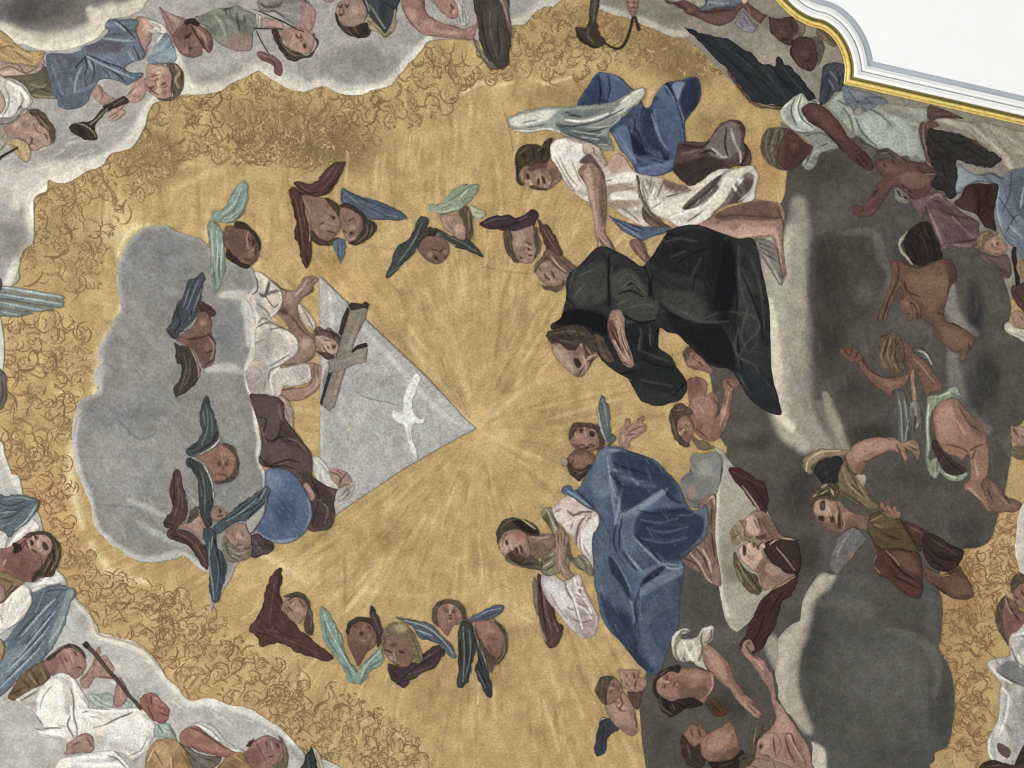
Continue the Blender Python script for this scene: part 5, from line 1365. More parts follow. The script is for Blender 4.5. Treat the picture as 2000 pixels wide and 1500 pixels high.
DATA.append('''
@ 460 1050 3.33333
T ch12 cherub | cherub | smiling cherub with broad rust-red wings at the lower left of the glory
P wing 6e423c : 29 20 30 23 30 28 29 33 29 38 32 44 36 52 42 60 48 65 54 70 60 74 64 78 62 80 56 80 50 78 44 76 40 75 36 72 32 70 28 69 24 69 20 70 17 71 15 69 15 66 12 63 9 61 10 57 13 53 16 48 18 42 19 36 21 30 23 25
s 8c5e54 1.5 .6 : 26 28 24 40 22 56 ; 24 64 38 68 54 76 ; 20 60 30 62 42 68
s 4e2a27 2.2 .8 : 29 24 28 36 ; 14 62 24 64 ; 24 56 30 62 40 66
h 58302c 1.5 .5 12 30 60 78 30 40 20
P body b08271 : 30 44 33 40 38 38 42 38 46 42 47 47 46 51 43 54 41 56 36 54 33 50 30 47
s 5a342a 1.8 .9 : 34 45 37 48 ; 41 40 45 45 ; 34 41 37 39
b 5a342a 36 42 2 1.5 -30 .7
b d4a794 41 47 4 3 0 .5
s d6ac98 1.6 .6 : 38 42 36 46
s 7a4238 1.8 .8 : 32 45 35 49
P hair 5f5144 : 31 39 36 36 42 36 47 40 49 46 50 52 51 58 50 64 46 62 44 57 46 52 47 47 45 42 41 39 36 39
s 93836c 1.4 .6 : 44 40 49 50 49 60
T ch13 cherub | cherub | open-mouthed cherub head with pale green wings at the bottom of the glory
P wing 8da394 : 56 45 59 47 62 52 65 57 68 62 70 68 71 74 74 80 77 84 79 88 80 95 77 95 73 93 71 87 68 82 64 76 60 71 57 66 56 60 55 52
s bccdba 1.5 .8 : 57 48 62 62 70 76 78 90 ; 64 58 68 68
s 5d766c 2 .8 : 58 54 60 66 68 78 ; 66 62 70 74 76 84 ; 72 84 76 92
P wing 8fa594 : 95 71 96 76 96 80 93 84 88 86 86 90 83 94 80 96 78 94 79 88 81 84 85 80 89 76
s bfcfbd 1.5 .8 : 94 74 86 82 81 92
s 5d766c 1.8 .8 : 94 80 86 86 82 94 ; 92 74 84 82
P body 936556 : 73 60 75 55 80 53 86 54 90 58 92 64 91 70 86 74 83 79 80 84 78 80 75 74 73 68
f 7c4f43 3 .6 : 75 66 84 70 88 72 82 80 79 83 76 76
b 4a241d 82 62.5 2.2 2.2 0 .95
s d2a591 1.6 .3 : 80 66 84 67 87 66 ; 84 56 83 60
s 4d2c24 2 .85 : 77 57 79 59 ; 86 57 88 60
b c38f7c 87 64 2 3 0 .5
P hair 52463a : 72 60 74 55 79 52 86 52 91 55 94 60 95 66 92 72 92 64 89 58 84 55 79 55 75 58 73 64
T ch14 cherub | cherub | fair-haired cherub looking down with purple wings at the bottom of the glory
P wing 5e4c51 : 88 45 90 46 92 50 94 55 96 62 95 68 93 64 91 60 88 54 87 49
s 8a757a 1.3 .6 : 89 48 94 62
P wing 5d484a : 135 71 136 75 133 80 129 85 124 87 118 91 114 93 112 96 109 98 105 95 102 93 100 88 99 82 106 84 112 82 118 80 121 76 126 73 130 70
s 8b7173 1.5 .6 : 132 73 122 80 112 90 ; 128 84 116 88
s 3c2c30 2 .8 : 130 76 118 84 108 92 ; 101 86 106 92
P body 9b7160 : 96 62 104 62 112 64 116 70 116 78 112 84 106 84 100 80 97 74
s 4d2d24 2.4 .9 : 98 73 102 75 ; 106 74 110 75
b 5a382c 103 70 4 2 0 .6
b c79a86 101 79 3 3 0 .6
s cda18c 1.8 .7 : 103 75 104 80
s 5d3026 1.8 .8 : 103 83 107 83
P hair 8b7a5c : 96 61 99 57 104 55 110 56 115 60 118 66 120 72 122 78 118 82 115 76 114 70 110 66 104 64 98 64 97 72 95 76 95 68
b b5a57c 107 59 6 4 0 .8
s 5d5040 1.6 .7 : 114 62 118 72 120 80 ; 97 66 96 72
T ch15 cherub | cherub | upright cherub head with striped blue-grey wings at the lower right of the glory
P wing 66727a : 104 52 110 53 118 54 126 56 131 60 135 64 138 67 141 71 143 75 144 78 142 79 138 76 135 72 132 69 126 67 120 66 117 60 112 56
s b0b9be 1.4 .8 : 110 54 124 58 134 66 142 76 ; 118 60 128 64
s 3d4a54 1.6 .8 : 118 57 130 64 140 74 ; 120 63 130 68
P wing 667084 : 174 44 175 47 171 50 168 53 162 54 157 54 153 56 151 54 156 50 162 47 168 44
s 9aa5b4 1.4 .7 : 156 52 164 48 173 46
s 404a5e 1.6 .7 : 158 53 170 49
P body a97767 : 129 47 132 43 138 41 144 42 148 46 149 52 146 56 141 58 138 64 134 60 131 54
F 139.5 49 6.5 275 .1
b c89080 145 50 2 3 0 .5
P hair 6f5d48 : 128 54 128 48 131 43 137 40 144 41 149 45 150 51 152 54 148 55 147 49 143 44 137 43 132 46 131 52 132 58
T ch16 cherub | cherub | cherub turned away with two dark hanging wings, lower right of the gold glory
P body a97765 : 156 55 160 54 166 54 172 57 176 61 176 70 174 78 170 82 164 82 160 72 157 64
f 8a5c4c 4 .5 : 166 62 174 66 174 78 168 80 164 72
b c79078 165 60 5 4 0 .5
s 6b4234 2 .7 : 164 70 167 74 ; 166 66 170 66 ; 162 74 166 76
P hair 695a48 : 168 53 174 58 177 64 177 72 175 78 171 82 168 84 167 88 164 86 161 78 158 70 156 62 162 70 166 76 171 78 174 72 174 64 171 58
s 9c8a6e 1.4 .6 : 174 62 175 74 170 82
P wing 4f5350 : 147 55 151 55 154 58 156 64 157 70 156 76 154 82 153 88 151 94 148 97 145 98 144 94 145 86 145 78 145 70 145 62
s 8c9089 1.4 .8 : 148 58 149 76 148 94 ; 152 60 153 74 150 90
s 2d3334 2 .8 : 146 66 147 84 ; 155 66 153 82 ; 150 62 151 84
P wing 4c5053 : 153 57 156 60 158 66 160 72 163 78 164 84 165 90 167 98 166 105 162 101 160 96 157 90 156 84 158 78 156 70
s c7a898 1.8 .8 : 155 58 158 68 162 78 164 86
s 2c3238 2 .8 : 158 84 162 94 165 102 ; 157 74 161 86
s 82888a 1.3 .7 : 157 86 163 98
@ 960 120 3.33333
T bigangel angel | angel | large angel in a cream dress and billowing blue cloak bending down to the kneeling monk
P cloak 4c6488 : 56 28 60 20 64 14 68 8 71 7 77 8 83 10 90 16 96 22 100 30 104 28 106 22 112 15 118 13 124 12 130 10 134 11 136 16 136 24 133 30 128 36 126 40 126 46 126.5 54 125 60 122 66 118 71 110 74 102 75 96 74 92 68 88 62 84 58 80 50 76 44 70 38 62 34
f 3c5375 3 .7 : 57 28 64 16 70 10 74 20 76 26 66 28
f 2b405f 2 .9 : 112 17 114 15 117 18 119 24 120 28 117 26 113 21
f 2b405f 2.5 .9 : 126 14 130 11 134 13 135 22 132 30 127 36 125 32 123 26 125 20
f 3a5274 4 .7 : 104 30 112 28 120 36 124 46 120 58 112 60 106 48 102 38
f 29405f 2.5 .85 : 92 44 96 46 98 54 104 60 110 63 113 66 108 63 98 61 92 58
f 6c86ab 3 .6 : 114 14 120 22 122 32 120 38 112 26 108 22
s 7590b6 3.5 .75 : 70 10 78 9 88 17 96 24 ; 99 34 97 42 100 52 106 58 ; 116 20 122 30 125 40 ; 106 32 108 44 112 54 120 60 ; 80 48 86 56 92 64 ; 96 70 106 68 116 66
s 8aa2c3 2.6 .7 : 119 14 124 14 122 22 120 26
s 243955 2.6 .9 : 70 12 71 20 70 28 ; 77 12 76 18 76 26 ; 84 40 88 48 90 58 ; 95 34 93 42 97 50 98 56 ; 115 60 114 66 104 64 ; 120 30 124 38 ; 112 42 114 52 118 60
s 2c4464 4 .6 : 82 56 88 66 96 72
s 5b7599 3 .6 : 94 62 104 66 112 64
h 7189ac 1.6 .4 84 14 126 74 70 50 18
h 33496b 1.6 .4 56 10 126 74 70 50 18
f 54719b 3 .8 : 71 8 78 9 90 17 92 20 86 23 76 26 73 20
f 34507a 2.5 .8 : 58 27 69 9 70 20 69 27
f 233853 1.6 .95 : 113 15 116 14 120 22 121 26 118 24 114 20
f 86a0c6 2 .85 : 118 15 126 14 123 20 121 25 119 20
f 2d4568 2.5 .85 : 125 16 133 11 135 20 134 32 127 38 123 28
f 55729f 4 .75 : 106 28 115 24 123 33 125 50 122 64 114 56 108 42
f 294368 3.5 .8 : 98 30 104 32 106 45 110 58 100 56 96 44
f 6482ad 3 .75 : 78 48 88 42 94 64 90 65 84 58
f 20344f 2.5 .9 : 91 47 96 52 101 60 93 60
f 6b88b2 2.5 .75 : 95 69 104 69 114 65 120 64 114 72 106 74 98 74
f 1f324e 1.6 .9 : 110 56 115 63 112 64
s 7f9ac2 2 .75 : 106 23 112 16 116 20 122 30 125 38 ; 82 46 88 56 94 66 ; 104 34 108 46 114 58
s 1f324e 2 .85 : 70 9 71 18 70 27 ; 76 9 77 18 75 26 ; 89 42 91 50 93 60 ; 119 24 123 34 125 44
P wing 9b9e95 : 10 38 14 35 22 32 32 30 44 29.5 56 29 68 28 78 27 86 23 92 19 97 17 100 18 100 22 97 26 92 31 86 36 80 42 76 46 78 52 80 57 76 58 68 56 58 52 48 49 44 47 40 45 32 45 24 46.5 17 46 12 43
f dcdbcd 4 .9 : 12 38 22 34 34 32 42 32 36 38 22 42 14 42
f d3d1c1 3 .8 : 82 30 92 22 98 18 99 22 92 28 84 34 78 34
f 64706f 3 .85 : 42 40 52 42 64 44 72 46 78 54 70 55 58 50 46 46
f 788280 3 .7 : 46 33 60 31 72 32 62 36 50 37
s e9e6d6 3 .9 : 14 45 26 45.5 36 44 44 46 ; 48 38 58 39 68 37 76 34 ; 84 27 92 21 98 18
s 3d4a4c 2 .85 : 42 42 54 42 66 40 76 36 86 31 ; 46 46 54 49 66 53 ; 50 35 58 36 48 33 ; 62 46 72 44 82 38
s b9bcb0 1.6 .8 : 52 45 64 47 74 48 ; 58 49 70 51 ; 62 43 76 42 86 35 ; 70 54 76 54 78 50 ; 68 49 74 46
s 5d6868 1.6 .7 : 20 40 30 38 ; 24 43 36 41 ; 54 47 68 49 78 55 ; 84 36 94 28
P leg_drape 6b5350 : 122 53 130 52 140 52 146 44 150 40 156 38 162 39 165 43 165 47 164 52 167 56 169 60 169 66 166 68 160 68 154 70 148 74 142 76 136 80 130 82 122 76 118 70 120 62
f 8b7f78 3 .8 : 140 54 146 46 152 40 158 40 162 46 162 56 156 62 148 64 142 60
f 4b3837 3 .8 : 118 70 130 64 144 62 152 66 146 72 136 80 126 80
s c0b3a8 3 .85 : 156 44 158 52 162 60 162 66 ; 143 56 150 62 154 62
s 3a2b2b 2.6 .9 : 136 60 142 58 146 60 ; 153 44 152 54 154 62 ; 164 50 166 60 162 68 ; 124 54 136 56 142 52
s 9c7f77 2.4 .6 : 124 60 134 58 ; 156 40 162 42
P dress d3c8bb : 38 56 40 52 45 50 52 49.5 58 51 64 53 68 55 70 59 73 63 75 67 78 62 82 60 86 62 90 68 94 72 100 74 110 76 116 78 122 80 130 81 136 78 144 72 150 70 158 70 166 68 170 68 173 72 174 76 172 82 171 90 166 92 160 92 152 94 146 98 142 102 136 106 130 108 122 108 116 104 110 102 106 106 100 108 92 104 84 99 78 95 74 92 70 92 62 91 56 87 50 82 46 76 42 70 39 64
f b29f91 3 .7 : 74 84 82 80 92 78 94 84 88 96 78 94 74 90
f e8e2d6 4 .8 : 40 58 48 56 58 54 62 58 56 66 48 70 42 66
f ded6c9 4 .7 : 78 74 88 72 94 78 90 84 82 82
f cbb09c 3 .6 : 76 66 84 62 90 68 86 72 78 74
f 8c6a5e 3 .7 : 112 78 124 80 130 84 122 86 114 84
f 7b5a52 3 .8 : 164 74 168 72 172 76 168 84 164 82
f 5d4a45 2.5 .85 : 125 96 132 88 140 84 146 80 148 84 140 90 132 96
f 6a514a 3 .8 : 142 100 150 92 156 80 160 78 162 90 152 96
f 9b857a 3 .6 : 148 72 158 70 156 76 150 76
s 8a7164 2.4 .8 : 46 66 50 74 56 82 ; 52 64 54 72 58 80 ; 74 78 84 76 94 77 ; 76 86 86 84 94 82 ; 76 92 86 96 96 104 ; 98 80 100 90 104 96 112 100 ; 104 76 103 84 ; 112 78 108 88
s 6b5249 2.4 .85 : 100 92 104 98 110 102 ; 134 96 142 90 150 84 ; 128 104 140 96 150 90 156 82 ; 114 88 122 86 ; 150 74 140 80 132 84
s f0eadf 3.2 .85 : 106 82 104 92 110 98 ; 120 90 112 94 108 90 ; 116 102 126 98 138 94 148 84 153 76 ; 130 106 138 100 144 94 ; 154 76 162 88 ; 160 76 164 80 ; 40 62 46 72 52 80 ; 78 88 88 90 94 96 ; 150 72 142 78 130 90 122 98
s b09684 2.2 .7 : 74 82 84 80 92 84 ; 76 90 90 92 ; 118 92 128 90 ; 40 54 50 52 58 53
h f1ebe0 1.5 .4 98 78 150 106 130 40 14
h 8f776a 1.5 .35 74 70 160 106 130 40 14
f e6dfd2 2.5 .85 : 38 56 44 51 52 50 60 53 66 56 63 60 57 62 55 68 57 76 59 81 55 84 49 78 43 71 39 64
f b09080 1.5 .8 : 47 49.5 54 49.5 61 52 60 54 52 52
f c9b0a2 2 .8 : 61 58 68 55 69 60 74 66 76 70 70 68 64 62
f 55383a 2 .9 : 57 66 60 62 64 60 69 66 73 72 74.5 80 74.5 88 72 82 70 74 65 68
f c88d7b 3 .75 : 74 62 80 60 86 60 90 67 84 70 78 72
f e9e1d4 2.5 .8 : 80 74 92 72 94 77 86 78 79 79
f a98d7d 2 .7 : 76 81 86 79 92 80 90 84 82 84 76 85
f e9e1d4 2.5 .8 : 78 86 88 84 95 86 94 90 84 90 78 90
f a98d7d 2 .7 : 77 92 86 90 95 91 96 95 86 95 79 96
f 86605a 2 .85 : 112 77 120 78 128 82 126 84 118 84 113 81
f e6dccb 2.5 .85 : 102 90 112 91 122 88 133 83 142 72 148 64 156 61.5 158 65 152 70 146 76 138 86 128 93 116 100 106 99
f 533a35 2 .9 : 124 95 132 87 144 77 150 74 146 81 136 89 128 96
f e6dccb 2.5 .85 : 116 103 128 105 138 97 148 84 152 74 162 69 164 72 158 80 152 90 144 98 136 105 126 108 118 107
f 6c4c46 2 .9 : 143 101 150 96 156 90 161 81 166 76 170 77 172 80 168 86 162 92 154 97 148 101
f dcd2c2 2 .85 : 161 91 167 87 172 80 174 74 170 69 167 69 171 75 169 83 164 88
s 8b6f64 1.6 .8 : 44 62 50 74 56 81 ; 41 62 48 75 54 84 ; 52 64 56 74 59 80 ; 98 78 102 88 ; 106 78 104 86 ; 100 76 104 82 ; 110 92 104 96
P belt 7d6755 : 94 74 96 76 97 84 99 90 102 96 107 101 112 105 116 108 114 111 108 106 102 101 98 97 99 93 96 88 95 80
s b5a289 1.6 .6 : 95 78 97 88 102 98 110 105
P waist_drape 8a6a5a : 98 96 101 99 106 102 112 106 117 108 112 110 106 108 100 104 98 100
s 4f3a32 1.8 .8 : 100 99 106 104 112 108
P cuff bfae9f : 60 53 66 54 70 56 72 60 74 64 75 68 72 66 69 62 66 60 60 60
s 6b4f47 1.6 .8 : 66 56 68 62 74 68
P sleeve_blue 5a7090 : 76 100 80 102 86 104 92 106 100 108 108 108 116 108 112 112 104 114 98 117 92 114 86 111 82 107
s 2f4463 2 .8 : 80 103 88 108 98 112 ; 90 106 100 110
s 8aa0ba 1.8 .7 : 82 105 90 110 98 115
s d8d1c4 2.4 .9 : 75 94 76 99 79 101
P body a87a68 : 17 70 22 67 30 65 38 64 42 68 46 75 42 80 38 83 32 84 26 83 24 81 21 78 18 74
f 8a5a4a 3 .6 : 24 68 32 66 36 70 32 76 26 74
s 4c2b22 2.2 .9 : 22 75 24 77 ; 31 76 33 80 ; 28 78 30 80 ; 25 82 30 83 36 83 ; 22 71 25 74
b d4a890 30 74 4 5 0 .4
s cfa38c 1.8 .7 : 22 79 26 80 28 77 ; 34 78 35 82
s 6b3e32 1.8 .7 : 36 70 40 76 38 82
% 1000 240 8.33333
f bd8b74 3.5 .6 : 14 88 22 79 34 77 44 80 55 88 52 100 40 102 30 97 20 97
f 76443a 3 .7 : 26 74 40 64 58 62 56 73 44 74 32 80
f 38201a 1 .95 : 23 82 27 84 30 91 26 92 23 88
s 5a3428 1.4 .8 : 21 80 20 86 22 92
s d8ac92 1.8 .8 : 28 92 31 99 34 103 ; 46 88 48 98
s 35201a 1.6 .9 : 27 105 34 103 40 104 46 107 52 109 60 108
f 4c2620 1 .95 : 41 92 44 91 45 100 42 101 ; 48 87 52 88 55 98 51 99
b d0a088 60 97 4 5 0 .6
f 824f41 3 .6 : 60 74 72 78 76 92 66 88
% 960 120 3.33333
A body ad8070 : 56 72 60 67 66 66 70 70 73 76 75 84 75 92 75 100 74 108 74 112 76 115 78 118 80 121 81 125 82 129 81 130 79 126 76 121 74 119 73 120 72 124 70 124 69 119 68 114 67 108 66 100 64 92 62 82 60 78
f d2a491 3 .7 : 60 72 64 70 66 82 68 96 69 108 67 108 65 94 62 80
f 7e5548 2.5 .7 : 71 74 74 84 74.5 98 73 108 71 100 70 84
s 5a382e 1.8 .8 : 58 74 60 78 62 84 ; 73 110 78 119 81 129 ; 70 114 72 119 ; 74 117 78 124
s ddb6a0 1.8 .8 : 70 114 75 119 79 126 ; 70 118 71 124
A body 94675a : 90 117 96 116 100 120 102 126 106 130 108 136 107 139 104 136 100 131 96 127 92 123
s b98a78 1.8 .7 : 93 119 98 126 104 134
s 5c3a32 1.6 .8 : 100 128 106 138 ; 98 120 102 128
A body b78475 : 128 108 134 106 142 102 150 97 158 94 166 92 172 90 180 91 186 92 190 95 191 102 190 110 190 120 191 130 192 138 191 141 188 138 187 128 185 120 182 114 176 116 168 116.5 160 117 152 116 144 115 138 112
f 7a5049 3 .8 : 146 100 158 94 172 91 186 93 188 102 176 104 160 103 150 104
f d3a392 4 .7 : 140 108 150 106 158 110 164 106 172 108 180 108 186 110 188 122 184 114 176 112 164 115 150 114
s 5f3c34 2.4 .7 : 146 102 158 100 174 101 188 102 ; 186 96 190 106 190 122
s dfb3a2 2.4 .7 : 156 114 168 113 180 112 ; 186 114 188 124 190 136
s 6b443c 1.5 .8 : 188 124 190 132 ; 189 130 191 139
P hair 594a39 : 16 72 15 66 16 60 19 56 24 54 29 54 32 55 34 53 37 50 40 50 38 56 38 62 36 66 30 66 25 68 21 68 18 72 18 76 21 80 19 81 16 77
s 37291f 2 .8 : 20 58 22 66 ; 27 56 28 64 ; 34 56 32 64 ; 17 66 17 74
s 8a7659 1.6 .6 : 18 60 24 56 ; 30 58 36 54
s 3c2d22 2 .8 : 36 83 40 81 44 79
T bodyhem cloth | cloth | grey hem of the angel's undergarment hanging over the black robe behind the foot
P cloth 8c887d : 172 116 177 116 182 117 185 121 187 128 189 136 190 142 188 146 184 140 180 134 176 128 172 122
s 55534c 1.8 .8 : 174 118 184 122 ; 175 121 185 126 ; 176 124 184 129
s b9b4a4 2.2 .7 : 178 126 184 136 188 144
@ 1040 430 3.33333
T monk person | person | bald monk in a black habit kneeling with crossed hands before the glory
P habit 3e4040 : 54 20 60 23 66 27 72 30 80 20 88 8 96 4 106 3 114 5 122 8 134 12 144 13 150 36 154 56 155 80 156 100 160 116 162 126 156 126 148 122 140 115 134 104 128 97 120 96 112 92 106 86 100 80 94 74 88 73 83 70 82 76 82 83 86 86 91 90 94 96 98 101 100.5 106 100 112 96 117 90 119 82 121 74 119 70 117 66 110 62 103 56 100 48 94 43 88 42 82 38 76 30 72 20 70 13 71 12 68 18 64 20 58 22 50 22 40 25 34 32 28 40 19 46 17
f 2b2e31 4 .8 : 74 22 88 9 108 6 130 12 132 34 128 50 112 40 92 34 80 30
f 4b4d4b 5 .75 : 24 40 34 30 44 26 50 32 48 46 40 54 28 56
f 4a4c49 5 .7 : 52 36 62 32 70 40 72 52 66 58 54 52
f 505250 5 .7 : 90 50 104 46 112 56 112 66 102 64 94 58
f 505251 4 .65 : 134 30 140 36 144 52 148 70 144 78 138 70 134 50
f 2a2c2f 4 .85 : 118 10 128 14 132 30 132 52 128 70 118 62 112 44 114 26
f 2c2e31 4 .8 : 20 60 34 58 50 62 50 76 42 78 30 70 16 68
f 2a2c30 3 .8 : 60 70 76 66 82 72 82 86 74 92 64 90
f 2a2c30 4 .8 : 100 70 116 68 128 76 132 92 122 94 110 88
f 2c2f33 4 .7 : 70 96 84 90 96 100 98 108 84 112 72 108
f 363a3e 4 .8 : 82 54 84 62 92 70 86 71 82 68
s 1d1f23 3 .9 : 50 22 49 34 50 44 ; 73 30 76 40 76 48 78 52 ; 82 54 92 62 104 66 ; 50 46 50 56 ; 60 60 70 62 82 62 ; 128 14 132 40 133 56 130 72 ; 132 66 134 84 138 100 144 114
s 1f2226 2.6 .85 : 22 50 28 56 ; 116 62 124 58 132 54 ; 58 100 68 98 ; 72 90 80 94 90 96 ; 98 98 99 106 92 114 ; 136 34 142 48 148 64 150 78 ; 94 28 104 22 114 18 ; 106 36 104 46
s 63655f 3 .42 : 52 30 51 38 54 46 ; 56 42 66 40 74 48 ; 60 66 70 66 80 64 ; 54 56 64 50 72 54 ; 84 52 94 60 106 67 118 66 ; 112 64 122 60 132 60 136 62 ; 134 70 132 84 138 92 146 100 ; 141 56 138 64 136 76 140 86 ; 124 70 130 80 134 92
s 5c5e5b 3 .45 : 70 70 71 78 70 84 ; 76 68 78 78 ; 68 84 78 88 88 92 ; 70 104 80 106 92 108 ; 104 36 110 24 ; 146 70 146 80 140 88 ; 86 14 96 12 108 14 ; 90 24 100 20
s 6a6c66 3 .42 : 38 21 28 32 24 44 ; 134 100 140 110 148 116
s 2a3038 4 .6 : 138 100 142 110 150 118 158 124
h 5d5f5a 1.6 .35 24 24 80 64 60 44 18
h 1f2124 1.8 .4 24 10 150 120 70 70 20
h 585b58 1.6 .3 84 10 152 120 75 60 20
f 53564f 3.5 .7 : 26 42 35 30 47 28 49 40 47 52 36 56 27 52
f 575952 3 .75 : 53 36 62 31 70 38 74 47 70 50 56 52 51 46
f 565850 3 .75 : 52 56 64 50 80 51 82 58 78 65 68 66 60 60
f 54564f 4 .7 : 85 46 100 47 110 56 111 65 100 64 88 56
f 191d24 3.5 .85 : 125 15 131 20 132 42 128 60 118 56 122 30
f 222428 3 .8 : 86 60 104 66 125 70 132 96 118 94 104 82 93 73
f 17191d 2.5 .85 : 20 60 32 58 46 62 50 70 46 74 32 68 16 68
f 343d48 3.5 .7 : 136 92 148 100 154 112 160 124 152 124 142 116
s 17191d 2.6 .9 : 50 28 49.5 42 50 56 ; 59 62 70 66.5 80 65 ; 78 36 77 44 79 52 ; 62 42 66 41 70 46 ; 56 48 64 46 72 50
s 666860 3 .42 : 134 16 135 40 140 60 ; 142 25 148 42 151 70 ; 137 60 146 64 147 72 139 80 135 88 ; 86 54 100 61 110 66 128 66 ; 135 90 144 94 148 100
s 6d6f66 1.6 .75 : 56 40 63 35 70 42 ; 58 44 65 40 72 47 ; 55 55 64 51 ; 60 58 72 55 80 56 ; 30 36 40 32 ; 28 48 34 42 ; 70 76 69 84 ; 76 74 77 82
P body a97d6b : 13 76 18 76 28 74 36 77 40 82 42 86 42 89 39 92 37 96 34 100 31 102 27 101 22 97 18 93 14 88 12 82
f b98b77 4 .7 : 14 84 20 80 26 86 28 94 24 96 18 92
b d0a38d 20 88 4 5 30 .6
b 4e372b 29 92 2.6 3.6 -20 .85
s 4e2f25 2.2 .85 : 34 88 37 92 40 89 ; 30 77 36 82 40 88 ; 33 96 30 101
s d1a58f 2 .7 : 34 92 31 97 ; 30 80 34 83
b 7e5244 34 80 5 3 30 .6
% 1040 600 3.1725
f c69c86 3 .6 : 13 26 20 28 26 40 20 41 14 34
f 46322a 1.4 .92 : 25.5 31.5 28.5 32.5 30.6 36 28 37.8 26 34.8
f 55362b 2 .85 : 32 22 34 27 36 30 33 29.5 31 24
f 64402f 2 .85 : 36 33.5 40 31.5 40 35 36 38 34 41
s d6ac96 1.5 .8 : 33 33.5 36 30.5 40 29.5 ; 31 30 33 35 33 39
s 4a3226 1.6 .8 : 24 42 29 44 33 42
f 8a5f4e 3 .5 : 18 22 26 25 30 30 26 30 20 26
% 1040 430 3.33333
A body 7d4438 : 49 64 52 62 54 70 53 78 50 76 48.5 70
s b07464 1.4 .7 : 50 66 51 74
A body b1826f : 51 60 55 58 58 59 60 64 60 70 61 76 63 82 65 88 66 92 66 95 62 96 58 92 55 86 52 80 50 74 49 68
f 8a5b4c 2.5 .7 : 49.5 66 52 66 54 74 52 78
s 5c382d 1.8 .85 : 50 70 54 76 57 82 ; 54 72 58 80 ; 58 92 62 94
s d8ab96 2 .75 : 55 62 57 68 56 74 ; 56 76 60 84 63 90 ; 60 70 60 76
s 5a382d 1.5 .85 : 60 66 62 76 65 84 ; 54 70 58 80 60 87 ; 57 69 61 80 64 90 ; 51 70 54 77 56 82
s dcb09a 1.5 .7 : 55 72 59 82 ; 59 72 62 82
% 1040 600 3.1725
f 74413a 2 .7 : 47 10 50 8 51 16 49.5 20 47 17
s 42261f 1.3 .9 : 50 10 52 16 53.5 21 ; 49 15 51.5 20 54 25 ; 53 23 56 28 ; 57 12 58 19 61.5 26 ; 55 18 57 24 60 30
s dcb09c 1.3 .8 : 51 21 54 27 58 33 ; 55 10 56 18 59 27 ; 52 8 53.5 15
% 1040 430 3.33333
P hair 5b4a3e : 9 74 14 71 22 69 30 68 37 72 42 78 43 84 40 86 37 82 32 79 30 82 28 85 22 84 18 80 13 80 11 78
s 8a7462 1.6 .6 : 14 74 24 72 34 74 ; 18 78 26 80
s 35281f 1.8 .7 : 20 70 26 78 ; 28 70 32 78
b 7a5a4a 27 80 4 3 20 .5
P cowl_skin 6d5a46 : 40 74 46 76 50 84 54 92 48 92 43 86 42 80
s 4a3c30 1.8 .7 : 44 78 50 90
T putto1 putto | putto | small nude child with curly hair playing near the tip of the black sleeve
@ 1040 430 3.33333
P body a97462 : 99 89 102 83 106 86 111 90 115 95 118 98 116 100 110 98 104 97 100 94
s 5c382c 1.8 .8 : 103 88 106 91 ; 108 92 111 95 ; 103 95 107 97
b c59480 105 93 2.5 2.5 0 .5
P hair 7b5a44 : 99 91 98 86 101 82 105 84 107 86 103 86 101 90
T putto2 putto | putto | curly nude child turning its back below the monk's sleeve with one arm raised
P body a8725f : 101 104 106 102 112 104 114 108 113 114 118 112 121 116 121 124 119 128 122 126 124 118 125 112 124 108 125 104 130 103 134 104 134 108 131 110 130 116 129 124 127 132 124 138 121 142 116 144 110 142 106 138 104 132 102 126 102 118 101 110
f bf8873 4 .6 : 106 114 114 114 118 122 116 130 108 130 104 122
f 84523f 3 .6 : 101 104 108 103 110 110 104 116
b d3a08a 124 124 3 6 -10 .5
s 63382c 2 .8 : 118 116 121 122 119 130 ; 107 136 114 142 ; 126 104 130 109
s d6a48e 2 .6 : 122 134 126 122 128 112 ; 108 120 112 126
A body a87563 : 91 130 96 126 102 128 105 134 104 140 101 146 96 142 92 136
F 98.5 136.5 6 130 .1
P hair 6a5342 : 90 134 89 128 91 122 96 119 102 122 104 126 99 127 95 130 94 136 98 143 103 146 99 148 94 144 91 139
s 9a8064 1.6 .6 : 92 124 98 123 ; 91 130 94 140
P foot_wing 8d7a62 : 104 141 108 143 114 145 118 148 116 149 110 150 106 147
@ 940 760 3.33333
T putto3 putto | putto | plump child face above the blue cloak, next to a grey feather
P body 9d6d5b : 58 28 60 24 66 23 72 24 77 27 79 32 78 37 74 40 68 41 62 39 58 35
f bd8b76 3 .6 : 62 28 72 27 75 33 70 38 63 35
s 5c382c 2 .85 : 64 26 68 27 ; 71 28 73 31 ; 60 36 66 39 73 37
b 6b4034 71 30 2 1.6 30 .7
s d2a690 1.6 .7 : 70 25 75 28 77 34
% 1040 600 3.1725
f 4c2c24 1 .9 : 29 76 31 76 31 78 29.5 78 ; 35 77 38 77 38.5 80 36 80
s d2a48e 1.6 .7 : 32 74 33 80 ; 26 76 27 82
s 4c2c24 1.6 .9 : 28 86 31 85 33 87 36 85 39 86
b b87866 31 82 2 2 0 .6
% 940 760 3.33333
P hair 6b5040 : 57 33 57 27 61 22 67 22 74 23 79 28 80 36 76 41 77 34 75 28 70 25 63 25 60 29
P wing 6c7478 : 78 4 80 6 83 12 84 20 84 26 86 30 88 32 86 35 82 37 80 33 78 28 76 22 76 14
s ccc8b8 2.4 .9 : 76 14 77 22 79 29 82 36
s 9fa6a4 1.8 .7 : 79 6 81 16 82 24
b 4d565c 84 31 3 4 0 .6
